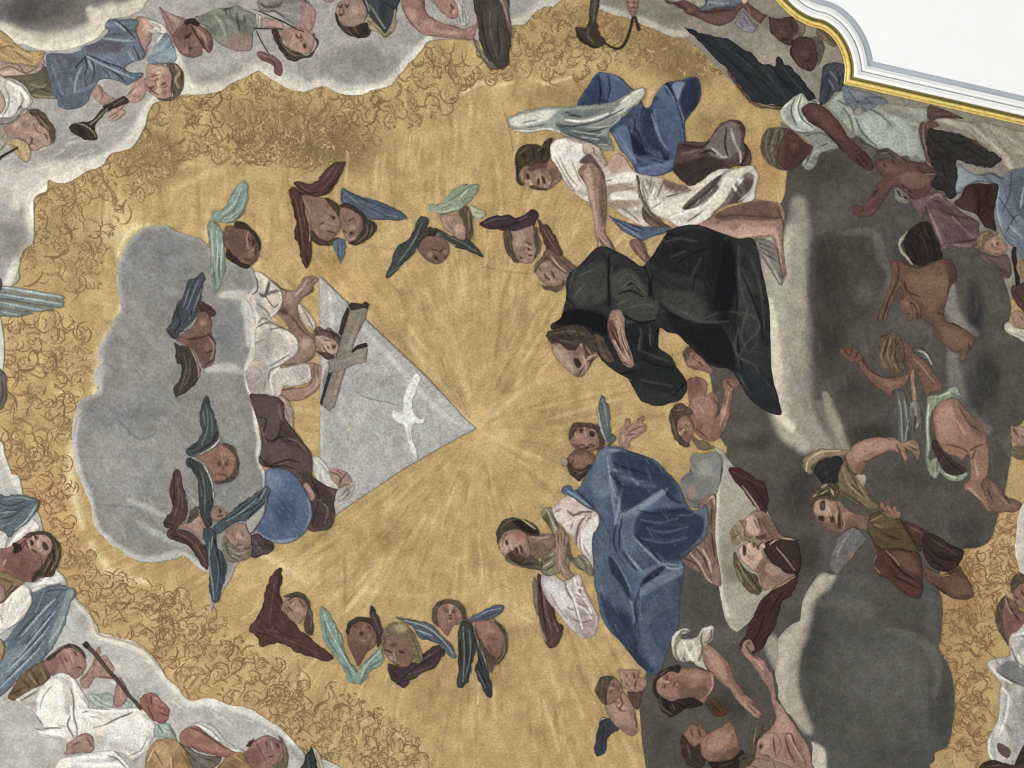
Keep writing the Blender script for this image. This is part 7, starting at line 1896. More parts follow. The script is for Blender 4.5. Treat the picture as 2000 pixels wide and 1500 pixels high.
DATA.append('''
@ 1300 0 5.88235
T farred person | person | reclining person with a bare maroon arm and bluish drapery, top edge near gilded frame
P drape_pale b0a692 : 8 -6 40 -6 48 0 46 6 40 10 37 9 30 4 20 2 12 4
s 6a6454 1.8 .7 : 30 0 36 8 42 6
P drape_blue 707a88 : 46 -6 88 -6 90 0 86 6 80 8 70 10 60 10 52 12 44 13 39 12 40 9 46 4
s a3aab0 2.4 .6 : 50 2 60 4 72 4
s 3f4654 2.2 .8 : 47 0 44 6 40 10 ; 52 10 64 9 78 7
P body 7d544e : -2 -2 6 2 14 2 22 0 28 3 34 6 38 10 44 13 54 11 66 10 76 9 84 6 90 2 96 4 100 8 106 12 112 16 117 18 112 22 109 27 104 24 98 18 92 12 88 9 82 16 78 22 70 27 62 30 54 28 46 25 38 21 30 18 24 16 20 11 14 8 8 5 2 4
s 553530 2.4 .8 : 8 3 18 7 28 14 34 18 ; 40 12 50 14 66 12 80 12 ; 86 10 92 18 98 27
b 9a716a 60 22 14 6 0 .6
b 956c66 28 12 6 5 30 .5
b 8f6862 106 18 6 6 30 .5
s b08c80 1.6 .6 : 94 10 98 18
P folds 8f8890 : 88 12 92 16 98 24 102 28 106 28 104 34 100 38 96 38 90 36 84 32 80 28 82 22
s 6a6370 2 .7 : 88 16 92 24 96 30 ; 84 24 90 32
b 9aa0aa 92 34 8 4 0 .6
P trim_light d4b68a : 87 -6 95 -6 94 2 91 5 88 3
T bustl head | person | dark reddish-brown head, left one of two beneath the curved gilded frame
P body 6a4940 : 118 19 121 20 126 21 134 21 142 19 150 21 156 28 156 34 154 40 148 46 144 52 138 51 131 47 125 42 120 36 119 26
s 432c28 2.4 .8 : 119 20 119 32 124 40 ; 132 44 136 46 142 44 ; 144 24 146 34
b 876055 134 38 6 6 0 .5
b 86624f 148 40 4 5 0 .3
P collar 8d7f6e : 146 20 154 24 160 30 160 36 156 42 150 46 146 44 152 36 152 28
T bustr head | person | dark reddish-brown egg-shaped head, right one of two beneath the curved gilded frame
P body 67443d : 147 48 150 44 156 42 162 42 168 44 172 50 174 58 175 66 173 74 170 80 165 82 160 80 154 77 149 72 145 66 143 58
s 432c28 2.4 .8 : 146 50 144 60 148 70 ; 158 66 162 70 168 68 ; 162 80 168 80
b 7f584e 160 62 7 8 0 .5
P hair 72655a : 168 44 172 42 178 44 182 50 182 60 178 70 174 74 175 64 172 52
T frameedge person | person | grey-brown drapery shoulder squeezed between the right bust and the gilded frame
P drape 8a6f60 : 174 32 180 33 186 37 192 44 197 52 192 54 186 50 180 44 174 40
s 5a443b 2 .7 : 176 34 186 42 194 52
@ 1300 0 2.85714
T darkangel angel | angel | dark-armed angel in pale green with a huge black wing reaching down beside the gilded frame
P wing 3b4045 : 10.5 15.5 15 16.5 20 18.5 26 20 32 21 37 22.5 43 27 48 29.5 51 33 54 35.5 58 35.5 61 37 61.5 32.5 64 32 66 36 69 37 74 42 79 48 83 53 85 58 78 57 70 58 64 59 58 58 52 59 48 57 43 51 37 42 33 37 27 32 20 24
s 2a2e33 3 .8 : 20 22 34 32 46 44 56 54 ; 60 38 66 46 74 54 ; 40 28 50 40 62 54
s 53585a 2.4 .5 : 30 24 44 34 54 44 ; 52 36 62 48 68 56 ; 64 36 72 46 80 54
h 2c3035 2 .5 20 20 80 58 40 36 26
P wing_edge 87604f : 33 37 36 40 40 46 45 52 50 57 54 58 60 59 64 59.5 64 61 58 60.5 52 60 47 57 41 50 36 43
s d0b49c 1.4 .7 : 36 40 42 48 ; 50 57 60 60
s 4a3029 1.6 .7 : 34 39 42 50 48 57
P blue_drape 525a68 : 88 37 92 35 97 35 100 37 100 44 99.5 46 98 50 94 52 90 57 86 58 86 52 87 44
s 2f3644 2.4 .8 : 90 40 92 48 89 56 ; 96 40 97 48
s 8a94a2 1.6 .8 : 92 40 96 45 ; 91 44 94 50
P blue_fold 7b828c : 99 48 106 50 114 52 122 55 124 58 118 62 112 63 108 60 104 62 100 58 98 53
s 4a5160 2 .7 : 102 50 106 56 112 62 ; 110 54 116 58
s aab0b4 1.8 .6 : 108 58 112 63 122 58
P tunic a3a899 : 92 56 96 52 99 51 100 56 104 60 106 64 112 62 120 58 130 58 138 60 146 60 148 64 142 70 142 76 144 84 145 90 138 90 130 88 124 84 118 83 112 80 108 76 104 74 100 70 96 66 93 62 89 59
f b4bcae 5 .7 : 108 66 118 64 130 66 138 74 140 86 130 86 118 80 110 74
f 9a8f7c 4 .7 : 122 54 132 58 136 62 126 64 120 60
s 5b5f54 2.4 .8 : 99 60 103 66 105 74 ; 112 60 120 64 126 70 ; 96 56 104 60 ; 106 66 110 74 118 82
s c8cfc0 2 .6 : 126 66 134 74 136 84 ; 110 68 114 74
b 8b8272 126 70 5 4 0 .5
P skirt_shadow 6d6858 : 106 76 112 80 118 84 116 88 112 88 106 82
P sleeve c0c2b4 : 64 62 67 58 72 54 76 52 78 54 80 56.5 84 55 86 58 82 59 78 60 76 61 78 65 82 69 86 71 83 73 78 74 72 73 68 70 65 67
f 9fa597 3 .7 : 66 62 70 58 72 66 76 72 70 70
s 595c52 2.2 .85 : 76 53 74 60 76 66 82 71 ; 72 55 70 62 73 70 ; 80 56 85 57
s e2e4d6 2.4 .85 : 75 54 73 60 75 67 ; 66 60 70 56
P underdress 999c8d : 64 68 68 71 74 74 80 74 86 71 92 74 96 78 98 82 92 84 86 86 84 92 80 95 76 92 78 88 82 82 78 78 72 74 66 72
s 5e6256 2.2 .8 : 78 76 86 74 94 78 ; 84 84 90 80 ; 78 92 82 84
s b9bdab 1.8 .7 : 80 90 83 85 88 82
P body 70463c : 76 61 80 57.5 85 58 90 61 94 65 98 70 101 75 104 79 108 82 112 86 115 90 116 94 113 95 110 93 107 92 104 89 101 86 98 84 95 80 91 76 87 72 83 70 79 67
f 8a5a4c 4 .6 : 80 60 88 62 96 72 100 78 94 76 86 68
s 46281f 2 .8 : 78 66 86 71 94 78 100 85 ; 108 86 113 93 ; 106 88 111 94
A body 73493f : 64 72 69 72 74 76 79 80 82 82 80 86 76 90 72 94 68 95 63 93 60 88 60 80
f 5f3b32 4 .7 : 70 78 80 82 74 92 66 94 66 84
b 8a5c50 72 82 4 4 0 .5
P hair 746653 : 54 76 57 72 61 71 65 71 66 76 63 82 63 90 66 95 60 93 55 88 53 82
s 9a8c74 1.6 .7 : 57 74 56 82 58 90 ; 62 72 59 82 61 92
s 4a3f32 1.8 .7 : 60 72 57 82 ; 64 74 61 84
T redpatch drapery | drapery | dull maroon cloth corner between the pale green tunic and the gilded frame
P cloth 745248 : 147 59 152 60 160 63 166 66 160 66 152 66 148 68 146 64
T palegarb drapery | drapery | pale grey-green drapery under the gilded frame above the dark folded wing
P cloth aaa391 : 150 67 158 66 168 68 176 68 186 70 196 73 206 76 206 100 198 100 190 94 184 86 176 80 168 74 158 70
s 8a8374 4 .6 : 180 72 190 84 200 96 ; 168 70 178 78
s c6beac 4 .7 : 172 72 186 84 196 98
T bluecloak drapery | drapery | pale blue cloak at the right edge beside the dark maroon cloth
P cloth 7d8a97 : 163 92 168 95 172 97 176 97 182 96 188 99 192 95 198 94 206 96 206 150 196 140 190 134 186 126 184 116 184 106 180 102 172 102 168 104 164 108 161 106
f a3adb0 4 .7 : 163 93 170 97 174 100 166 104 162 106
f 596878 4 .6 : 192 96 198 94 206 100 206 120 196 118 192 108
s 4e5c70 2.4 .8 : 176 98 182 97 188 100 ; 193 96 192 108 188 118 ; 186 110 190 116 196 124 ; 196 118 204 112 ; 190 130 196 120 204 124
s a9b5bd 2.6 .7 : 186 104 185 118 188 128 ; 200 104 198 116 ; 192 126 198 132
@ 1700 200 5
T darkchild putto | putto | reddish-brown winged child with folded dark wings near the right side, head leaning left
P wing 403e3a : 54 26 58 25 64 26 72 28 80 29 88 31 96 34 102 37 106 41 112 45 120 49 126 53 128 56 124 60 118 63 112 64 104 62 96 60 90 58 85 57 84 62 85 68 84 76 83 84 84 90 80 94 76 94 72 88 66 86 62 84 60 80 63 72 62 64 58 58 55 48 52 38
s 7a5a4c 2.4 .75 : 56 24 66 24 78 28 92 32 104 40 116 48
s 2a2a29 3 .7 : 58 32 70 44 78 60 ; 76 36 96 46 114 56 ; 70 60 74 74
h 5a564c 1.8 .4 56 28 122 90 50 40 26
P wing_edge 80584c : 49 22 54 19 60 19 66 21 70 23 64 24 57 26 55 32 55 42 57 52 60 58 56 58 52 46 49 36
s b89888 1.4 .6 : 52 22 52 36 56 52
P body 80534a : 6 56 12 54 20 54 28 55 34 57 42 58 50 59 56 61 62 65 66 68 63 74 60 78 58 82 58 86 54 90 50 94 46 96 40 93 38 90 34 86 28 83 22 82 18 88 14 94 10 100 6 106 2 110 -4 112 -12 112 -16 108 -18 102 -14 100 -8 102 -4 98 0 92 4 84 8 78 12 74 8 68 5 62
f a06f62 4 .6 : 28 72 40 68 54 70 58 76 48 84 36 82
f 95665a 4 .6 : 8 58 20 60 28 66 22 70 12 66
s 4f2e28 2.2 .85 : 13 60 15 63 ; 21 56 23 60 ; 30 80 40 88 ; 46 66 56 70 62 68 ; 2 92 8 84
s c09888 1.6 .6 : 54 70 62 70 ; 28 84 36 86
b 5a342c 48 64 8 3 20 .6
P hair 6a5f50 : 6 54 8 47 14 45 20 46 26 50 30 53 36 53 38 58 34 60 28 58 22 56 14 55 8 58
s 423a30 1.8 .8 : 8 48 16 48 24 54 ; 30 54 36 58
s 8d8270 1.4 .6 : 10 50 18 49
P knot 8f8a7a : 24 84 30 84 34 88 38 92 38 98 32 99 27 97 24 92
s 2b2b2a 2.4 .9 : 32 92 36 94 ; 26 86 30 92
T mauve drapery | drapery | dusty mauve tunic folds to the right of the dark winged child
P cloth 836468 : 38 94 44 94 52 92 60 88 66 87 72 88 74 94 78 98 82 100 88 106 94 110 102 114 106 118 106 126 108 134 104 140 96 142 86 142 80 140 76 140 72 144 68 140 64 130 60 122 56 112 52 108 50 116 48 112 44 104
s 503840 2.4 .8 : 54 102 56 112 ; 74 108 88 112 100 114 ; 62 96 70 98 ; 76 138 90 136 104 134
s b39296 2.6 .7 : 58 108 64 122 70 138 ; 56 94 66 90 70 94 ; 80 112 92 124 100 132
b 6a4c52 90 124 12 8 20 .6
f a88488 3 .7 : 72 140 84 138 98 140 92 146 76 148 71 148
T maroon drapery | drapery | dark maroon cloth hanging between the mauve tunic and the pale blue cloak
P cloth 553231 : 82 98 88 92 92 84 98 80 106 79 114 80 122 79 125 82 124 90 122 98 121 104 121 112 122 120 123 126 118 124 112 122 108 116 104 110 96 106 88 104
f 6d4a46 4 .5 : 84 98 94 88 100 96 100 106 90 104
s 3a2022 2.4 .8 : 104 84 106 96 106 108 ; 112 106 106 112 112 122
T blondface person | person | fair-haired face looking out beside the blue cloak at the right edge
P body b0846e : 110 136 116 132 122 130 128 134 133 140 132 146 126 149 120 147 114 146 110 144
F 122 140 7 250 .1
P hair 8f7450 : 104 140 104 132 108 126 114 125 120 126 124 128 118 132 113 136 110 142 108 146
s b89a70 1.5 .6 : 107 140 109 130 116 127
P robe 7d6460 : 106 148 114 148 124 150 132 148 136 154 138 166 134 172 126 166 118 158 110 154
s 58423f 2 .7 : 112 150 124 160 132 168
T staff staff | staff | short dark wooden shaft standing between the blond face and the right edge
R shaft 45352f : 1.4 2.2 2.4 2 2.4 2 / 141 141 140 148 141 156 143 166 144 178
T edgeface person | person | golden-haired head cropped by the right edge, with maroon garment, below the staff
@ 1800 460 2.72727
P garment 6d4742 : 48 27 52 26 58 25 58 42 52 38 48 32
s 452a28 2 .7 : 49 29 54 36
P hair a8875c : 51 14 55 13 58 14 58 24 53 23 51 19
P body b48e72 : 48 42 50 40 54 41 58 44 58 50 52 49 49 46
s 6b4436 1.8 .8 : 53 43 54 45
P collar cfc6b2 : 44 49 46 46 50 49 55 50 58 50 58 55 50 53 46 52
T darkback person | person | reddish nude child seen from behind with a dark round head and cream band, bent arms
@ 1400 400 3.33333
P band b9b398 : 118 24 122 19 124 17 123 21 120 26 122 30 125 34 128 38 127 39 123 35 119 30
s 6b664f 1.6 .7 : 121 23 120 27 125 34
P body 86604c : 113 38 117 36 121 37 126 40 132 41 138 39 144 36 150 35 153 36 156 42 156 48 152 54 150 62 148 68 148 74 149 76 154 77 158 79 163 82 167 85 168 88 166 93 163 96 162 101 160 102 158 101 159 97 154 96 150 93 146 89 142 85 141 80 138 77 133 74 130 70 126 66 122 60 120 54 118 56 116 60 114 65 112 70 110 75 107 76 104 74 105 70 107 68 109 62 112 55 114 48
f 9e705a 5 .6 : 124 46 136 46 150 48 148 60 142 68 134 64 126 56
f 9c6f59 4 .6 : 146 80 156 82 164 88 158 94 150 90
s 56302a 2.4 .85 : 118 38 118 48 112 62 108 74 ; 122 50 124 56 132 60 ; 150 76 160 80 ; 144 70 148 72
f 5a3a2e 4 .6 : 148 36 154 36 157 46 152 52 150 44
s 5a352c 1.8 .8 : 106 70 105 75 ; 109 71 108 76
s 4f2c28 2.4 .8 : 164 90 165 98 162 102
A body 8c604e : 119 60 122 56 125 57 127 60 131 63 133 68 133 73 130 74 128 74 126 76 124 74 121 70 119 66
s 50302a 2 .85 : 120 62 122 58 ; 123 66 127 64 130 68 ; 124 71 126 71 ; 130 70 131 73
b b88672 124 65 2.4 3 0 .5
P hair 3f332d : 122 22 124 18 128 14 133 11 137 11 140 14 142 20 145 27 147 34 143 36 138 38 132 40 128 38 125 34 122 28
s 5d4b42 2 .5 : 128 18 134 22 138 32 ; 134 14 140 24
s 2a211e 3 .6 : 126 28 132 36 ; 138 16 142 30
T stepchild putto | putto | nude winged child in a pale green cloth stretching one arm over the storm cloud
P wing 70726c : 116 122 118 120 121 121 123 124 124 128 127 134 128 140 126 148 124 156 122 162 119 166 118 156 117 146 115 134
s a8aca6 1.6 .7 : 118 124 120 136 121 158 ; 122 126 124 142 ; 125 140 122 156
s 4a4d4c 1.6 .7 : 117 130 118 150 ; 121 130 122 150
P wing_shaft b98d74 : 125.5 107 128.5 107 129 113 130 122 130 128 128.5 129 127 120 126 113
P wing_tip 9a968a : 126 130 130 128 133 134 132 144 129 146 130 138 127 140
s 4c4c4a 1.4 .7 : 128 132 128 144 ; 131 130 131 142
P far_wing 6d736f : 130 94 134 93 138 97 141 103 141 106 137 102 132 97
s c9c6b0 1.8 .85 : 131 95 136 97 140 104
s 2d3232 1.8 .8 : 129 93 135 94 139 99
P body 8f6250 : 82 92 85 94 88 93 91 94 94 98 97 103 102 108 108 112 114 112 120 111 124 110 125 106 123 104 122 98 121 92 120 88 122 88 126 92 129 97 132 99 137 103 140 107 143 112 147 117 146 121 140 122 137 126 134 118 130 110 128 107 126 110 124 116 120 120 115 121 114 126 110 122 104 119 98 113 94 107 91 102 88 103 84 100 80 97
f ab7b66 4 .6 : 96 104 104 111 114 115 122 113 116 119 106 116
s 563329 2.2 .85 : 94 100 100 108 110 112 120 111 ; 82 93 86 98 ; 88 93 87 98 ; 92 96 90 100
s c79a82 1.6 .6 : 128 100 134 106 142 116
P hair 75624c : 107 85 110 83 114 83 118 85 121 90 122 97 121 103 123 106 118 110 113 110 108 107 105 100 105 92
s a08a6a 1.8 .7 : 110 88 107 98 110 106 ; 114 86 111 96 114 106 ; 118 92 114 100 118 108
s 463828 2 .8 : 112 86 109 98 ; 118 88 116 98 119 107 ; 107 86 113 84
@ 1400 760 3.33333
P drape 9aa28a : 137 6 142 4 148 2 152 -1 156 -2 158 2 161 6 158 6 154 5 150 7 145 9 141 14 139 20 139 28 140 36 138 44 140 46 144 44 146 48 147 52 151 55 156 56 162 54 164 55 160 59 154 60 148 57 145 54 143 58 140 57 137 52 136 44 136 34 136 22
s d0d4b8 2 .8 : 138 10 137 24 138 40 ; 144 5 152 2 ; 148 55 156 58
s 5c6452 1.8 .8 : 140 14 139 26 140 38 ; 152 2 160 6 ; 144 46 143 54
P drape_shadow 5b4741 : 140 36 142 33 146 38 150 42 156 48 162 52 160 55 154 56 148 53 144 46
s 3a2c2a 2 .8 : 144 38 152 48 160 54
s 9d7c70 1.8 .6 : 144 36 152 44
A body b07c66 : 141 16 143 11 148 7 153 6 158 8 161 12 165 16 170 20 173 25 175 30 176 36 177 42 177 50 176 56 174 62 172 62 174 66 176 70 178 76 179 80 174 78 170 72 166 68 162 66 161 62 164 60 165 54 165 46 164 42 160 46 156 44 150 42 146 38 143 32 141 24
f c99884 5 .6 : 144 14 152 10 156 22 156 34 148 32 143 24
f 8e5e4c 4 .6 : 158 8 168 18 174 28 172 34 164 24
s 6a4032 2.2 .8 : 150 36 158 38 164 41 ; 165 40 170 37 174 36 ; 158 12 164 22 172 28 ; 166 46 168 40
s d8aa94 2.2 .6 : 156 20 162 30 ; 168 46 170 58 ; 164 64 172 72
s 653c30 1.8 .8 : 172 62 174 58 ; 163 66 170 72 176 79
A body 96695a : 175 58 178 58 182 62 186 66 189 70 194 72 198 74 198 77 194 80 188 80 182 80 178 78 176 72 173 64
s 5c382e 2 .8 : 176 64 180 74 ; 186 68 192 76
s b98a78 1.8 .6 : 180 64 188 74 194 76
T branches twig | twig | bundle of short pale twigs held below the child's grey wing
R twig 8d7a62 : .5 .7 .5 / 127 12 128 20 127 30
R twig 8d7a62 : .5 .7 .5 / 132 14 133 22 132 30
T holder person | person | wreathed young man in a tan tunic with one arm bent over his head holding twigs
P wing a38b68 : 56 48 58 44 62 41 68 39 76 39 82 39 86 40 82 43 76 44 70 45 66 47 62 50 62 55 59 55 57 52
s d4bf92 2.2 .85 : 58 54 60 46 68 41 80 40
s 5a4c38 1.8 .8 : 63 50 70 45 80 44
P wing_shade 383b3d : 66 48 72 45 80 44 82 50 80 58 76 62 70 62 66 58 63 54
s 55585a 2 .5 : 70 48 72 58
P shirt_sleeve 8a7556 : 82 48 84 46 86 50 88 54 92 58 96 62 98 66 100 70 104 74 106 77 102 79 96 77 90 74 84 71 80 68 79 62 79 56
s 5a482f 2.2 .85 : 84 50 90 60 98 72 ; 80 66 90 72 98 78 ; 88 62 96 70
s b59c74 2.2 .75 : 82 52 86 62 94 70 ; 92 62 99 73
P cuff c0b29a : 90 56 94 55.5 97 56 97 60 95 63 92 59
P body b07f68 : 84 44 86 40 90 36 96 33 102 31.5 110 31.5 116 32 119 34 121 35 124 34 128 33 131 35 132 39 132 43 131 46 128 42 126 40 123 40 124 44 124 48 122 47 120 43 117 41 112 40 108 42 102 45 98 48 96 52 94 55 90 55 86 51
f c9977f 4 .6 : 90 38 100 34 112 34 108 39 98 42 90 46
f 84543f 3 .6 : 92 48 98 46 96 54 90 54
s 5c382b 2 .8 : 117 36 120 42 124 47 ; 124 36 130 40 ; 122 38 128 43 ; 96 48 106 43 116 40
s d8a88f 1.8 .6 : 122 35 130 38 ; 120 41 123 46
A body ad7c67 : 63 74 66 72 70 71.5 74 72 79 73 82 74 84 77 88 80 94 82 100 83 104 84 104 88 100 92 96 92 90 90 86 91 82 93 78 93 74 92 70 90 66 86 63 80
f 865745 4 .6 : 76 86 86 84 92 88 98 92 88 91 80 92
b 4c2e25 69 76 2.4 3 0 .85
b 4c2e25 68 83.5 2.4 1.6 0 .8
s 5a342a 2.2 .85 : 75 82 75 86 ; 78 74 80 80 79 88
s d4a48c 2 .7 : 71 74 72 82 ; 78 80 78 88 ; 65 76 64 80
b cb9880 66 79 2.4 3 0 .5
% 1380 860 3.1725
f 7a5143 3 .6 : 70 50 78 52 86 50 84 56 76 57.5 71 54
f 865f4c 3 .55 : 90 46 104 50 104 58 92 56 86 53
f c9a089 2.5 .6 : 67 39 70 37 76 38 76 46 70 46 67 43
f 3a2820 1 .9 : 70.5 38 73.5 37.5 73.2 43 70.5 43
b 8f6d58 72 40.5 1 1.8 0 .8
f 452c22 1 .9 : 69 47 72.5 47 73 50 70 50
s d2a991 1.6 .8 : 74 39 76.5 44 77.5 48
f 55332a 1 .9 : 76.3 47.5 79 47.5 79.3 51 77 51
f 5e342c 1 .9 : 81.3 46 83 46.5 83.2 54 81.5 53.5
s cf9f89 1.4 .7 : 84.5 45 85.5 52 84 56
% 1400 760 3.33333
P hair 6a5740 : 61 76 60 71 63 66 68 62 74 61 78 63 79 67 78 71 74 71 70 70 65 72 63 76
s c3ac7c 2.2 .8 : 63 70 66 67 ; 68 68 72 66 ; 74 64 76 69 ; 68 64 72 62
s 3a2d20 2 .8 : 64 68 70 66 ; 66 70 74 68 ; 72 62 77 66
P tunic 6e5636 : 100 82 104 80 108 79 114 82 120 85 124 90 128 96 132 102 132 106 126 106 120 104 114 104 108 106 103 104 101 98 98 93 98 88
f 84693f 4 .6 : 102 84 112 82 116 88 106 92
s 3d2d1d 2.2 .85 : 98 92 102 100 108 105 ; 120 86 126 96 131 104 ; 108 94 118 98
s a98d5c 2 .8 : 100 86 108 82 ; 108 80 116 84 ; 102 88 108 90
A body a57663 : 106 76 107 73 110 76 112 73.5 114 77 116 75.5 118 79 120 80 119 84 115 83 111 81
s 5c382b 1.4 .8 : 109 76 112 80 ; 113 76 116 81
P shoulder_cloth 6a4438 : 122 86 128 88 134 91 138 93 139 98 136 102 131 102 127 96
s 99705f 2 .6 : 126 90 134 94
P feather_wing 7f7d7a : 88 90 92 91 96 95 99 98 96 100 92 104 89 108 86 112 82 117 78 121 75 118 74 112 76 104 78 98 82 94
b 66686c 82 106 4 6 20 .5
s b08c5c 2.6 .85 : 96 100 90 106 86 112 80 120
s aaa89e 1.6 .6 : 86 94 80 104 78 112
P knee_drape 6c4336 : 102 110 106 105 112 104 118 104 124 105 130 106 133 110 134 118 134 126 134 132 132 136 128 136 124 134 118 130 114 126 111 123 106 121 103 117
f 8d5f4e 4 .6 : 114 106 124 106 130 112 131 120 124 118 118 112
f 834f40 4 .5 : 118 122 130 126 132 134 124 132
s 3d231e 2.8 .9 : 112 107 116 114 122 120 128 124 ; 116 122 124 126 131 130
s b08874 2 .7 : 110 105 116 111 119 115 ; 104 108 102 114 106 120
P lap_cloth 523636 : 134 96 140 94 146 97 152 101 158 104 161 106 159 112 155 117 150 119 144 118 138 114 135 108
s 331f24 2.6 .8 : 138 104 146 110 156 112 ; 140 112 148 116
s 7f5c58 2 .6 : 140 98 150 104 156 108
P far_leg 7d5443 : 135 116 140 118 146 121 152 118 157 115 161 120 165 126 167 132 166 136 160 137 154 136 148 133 142 129 137 125
f 9a6c54 4 .5 : 150 126 160 124 165 132 156 134
s 462a24 2.2 .8 : 142 120 148 122 155 118 ; 140 126 150 134
s c09a80 1.8 .7 : 141 119 146 121.5 151 121
@ 1400 400 3.33333
T peekface person | person | small pink face peeking at the right edge beneath the dark right cloud
@ 1400 760 3.33333
P body b08676 : 192 25 196 24 202 26 206 30 206 36 200 37 194 35 191 30
s 5a382f 2 .85 : 193 26 196 30 ; 198 30 202 33
P hair 8a7356 : 192 38 198 37 206 40 206 46 198 46 192 43
@ 1400 1050 3.33333
T edgepair person | person | rosy profile with brown hair cropped at the right edge above another face
P hair 685848 : 191 30 193 26 196 24 200 24 204 27 204 32 198 30 195 33 192 36
P body a87468 : 193 36 195 33 198 30 204 32 206 48 198 46 194 42
s 4f2f29 1.8 .8 : 194 38 196 40 ; 198 34 200 38
b c99888 197 42 2.5 2.5 0 .5
T edgepair2 person | person | brown-haired rosy face turned up at the right edge above the white bottle-shaped robe
P hair 6b5a4c : 181 50 183 44 185 40 188 38 189 42 188 50 188 58 190 66 190 70 187 66 183 60
P body 9a665c : 188 38 191 40 195 43 198 48 206 50 206 62 198 62 192 64 190 68 187 62 186 54 186 46
s 4b2b27 2.2 .85 : 190 44 193 48 ; 194 50 197 54 ; 189 40 190 43
s cf9f92 1.8 .7 : 188 40 190 46 192 50
b b97a6c 196 58 4 3 0 .5
T whiterobe person | person | white robed figure cropped by the right edge at the lower right corner
P robe c4c0b6 : 176 82 180 79 186 78 191 76.5 190 70 191 64 195 61 206 60 206 150 194 152 188 148 182 148 178 145 176 138 176 132 179 126 183 118 184 110 184 100 185 95 181 90 177 86
f 77797a 4 .8 : 182 86 190 80 196 82 206 88 206 98 196 96 188 94
f a09e98 5 .6 : 186 112 196 110 204 118 200 132 190 130
s e9e5da 3 .85 : 177 82 184 90 192 95 ; 193 64 200 62 206 62 ; 186 98 190 104 188 118 184 128 ; 178 128 177 140 182 147 ; 196 76 198 84
s 5f605f 2 .8 : 182 87 190 92 200 97 ; 192 72 195 80 200 84 ; 198 64 206 65
s 8a8884 2.2 .6 : 192 104 196 112 ; 186 120 192 126
P hand 7d5f58 : 183 134 187 135 191 138 190 143 186 142 183 138
A robe 57433f : 197 140 206 128 206 152 194 152
P brown_edge 5b4440 : 172 148 180 145 188 147 194 148 206 146 206 156 172 156
s 8a6a60 1.6 .6 : 176 149 186 148
''')
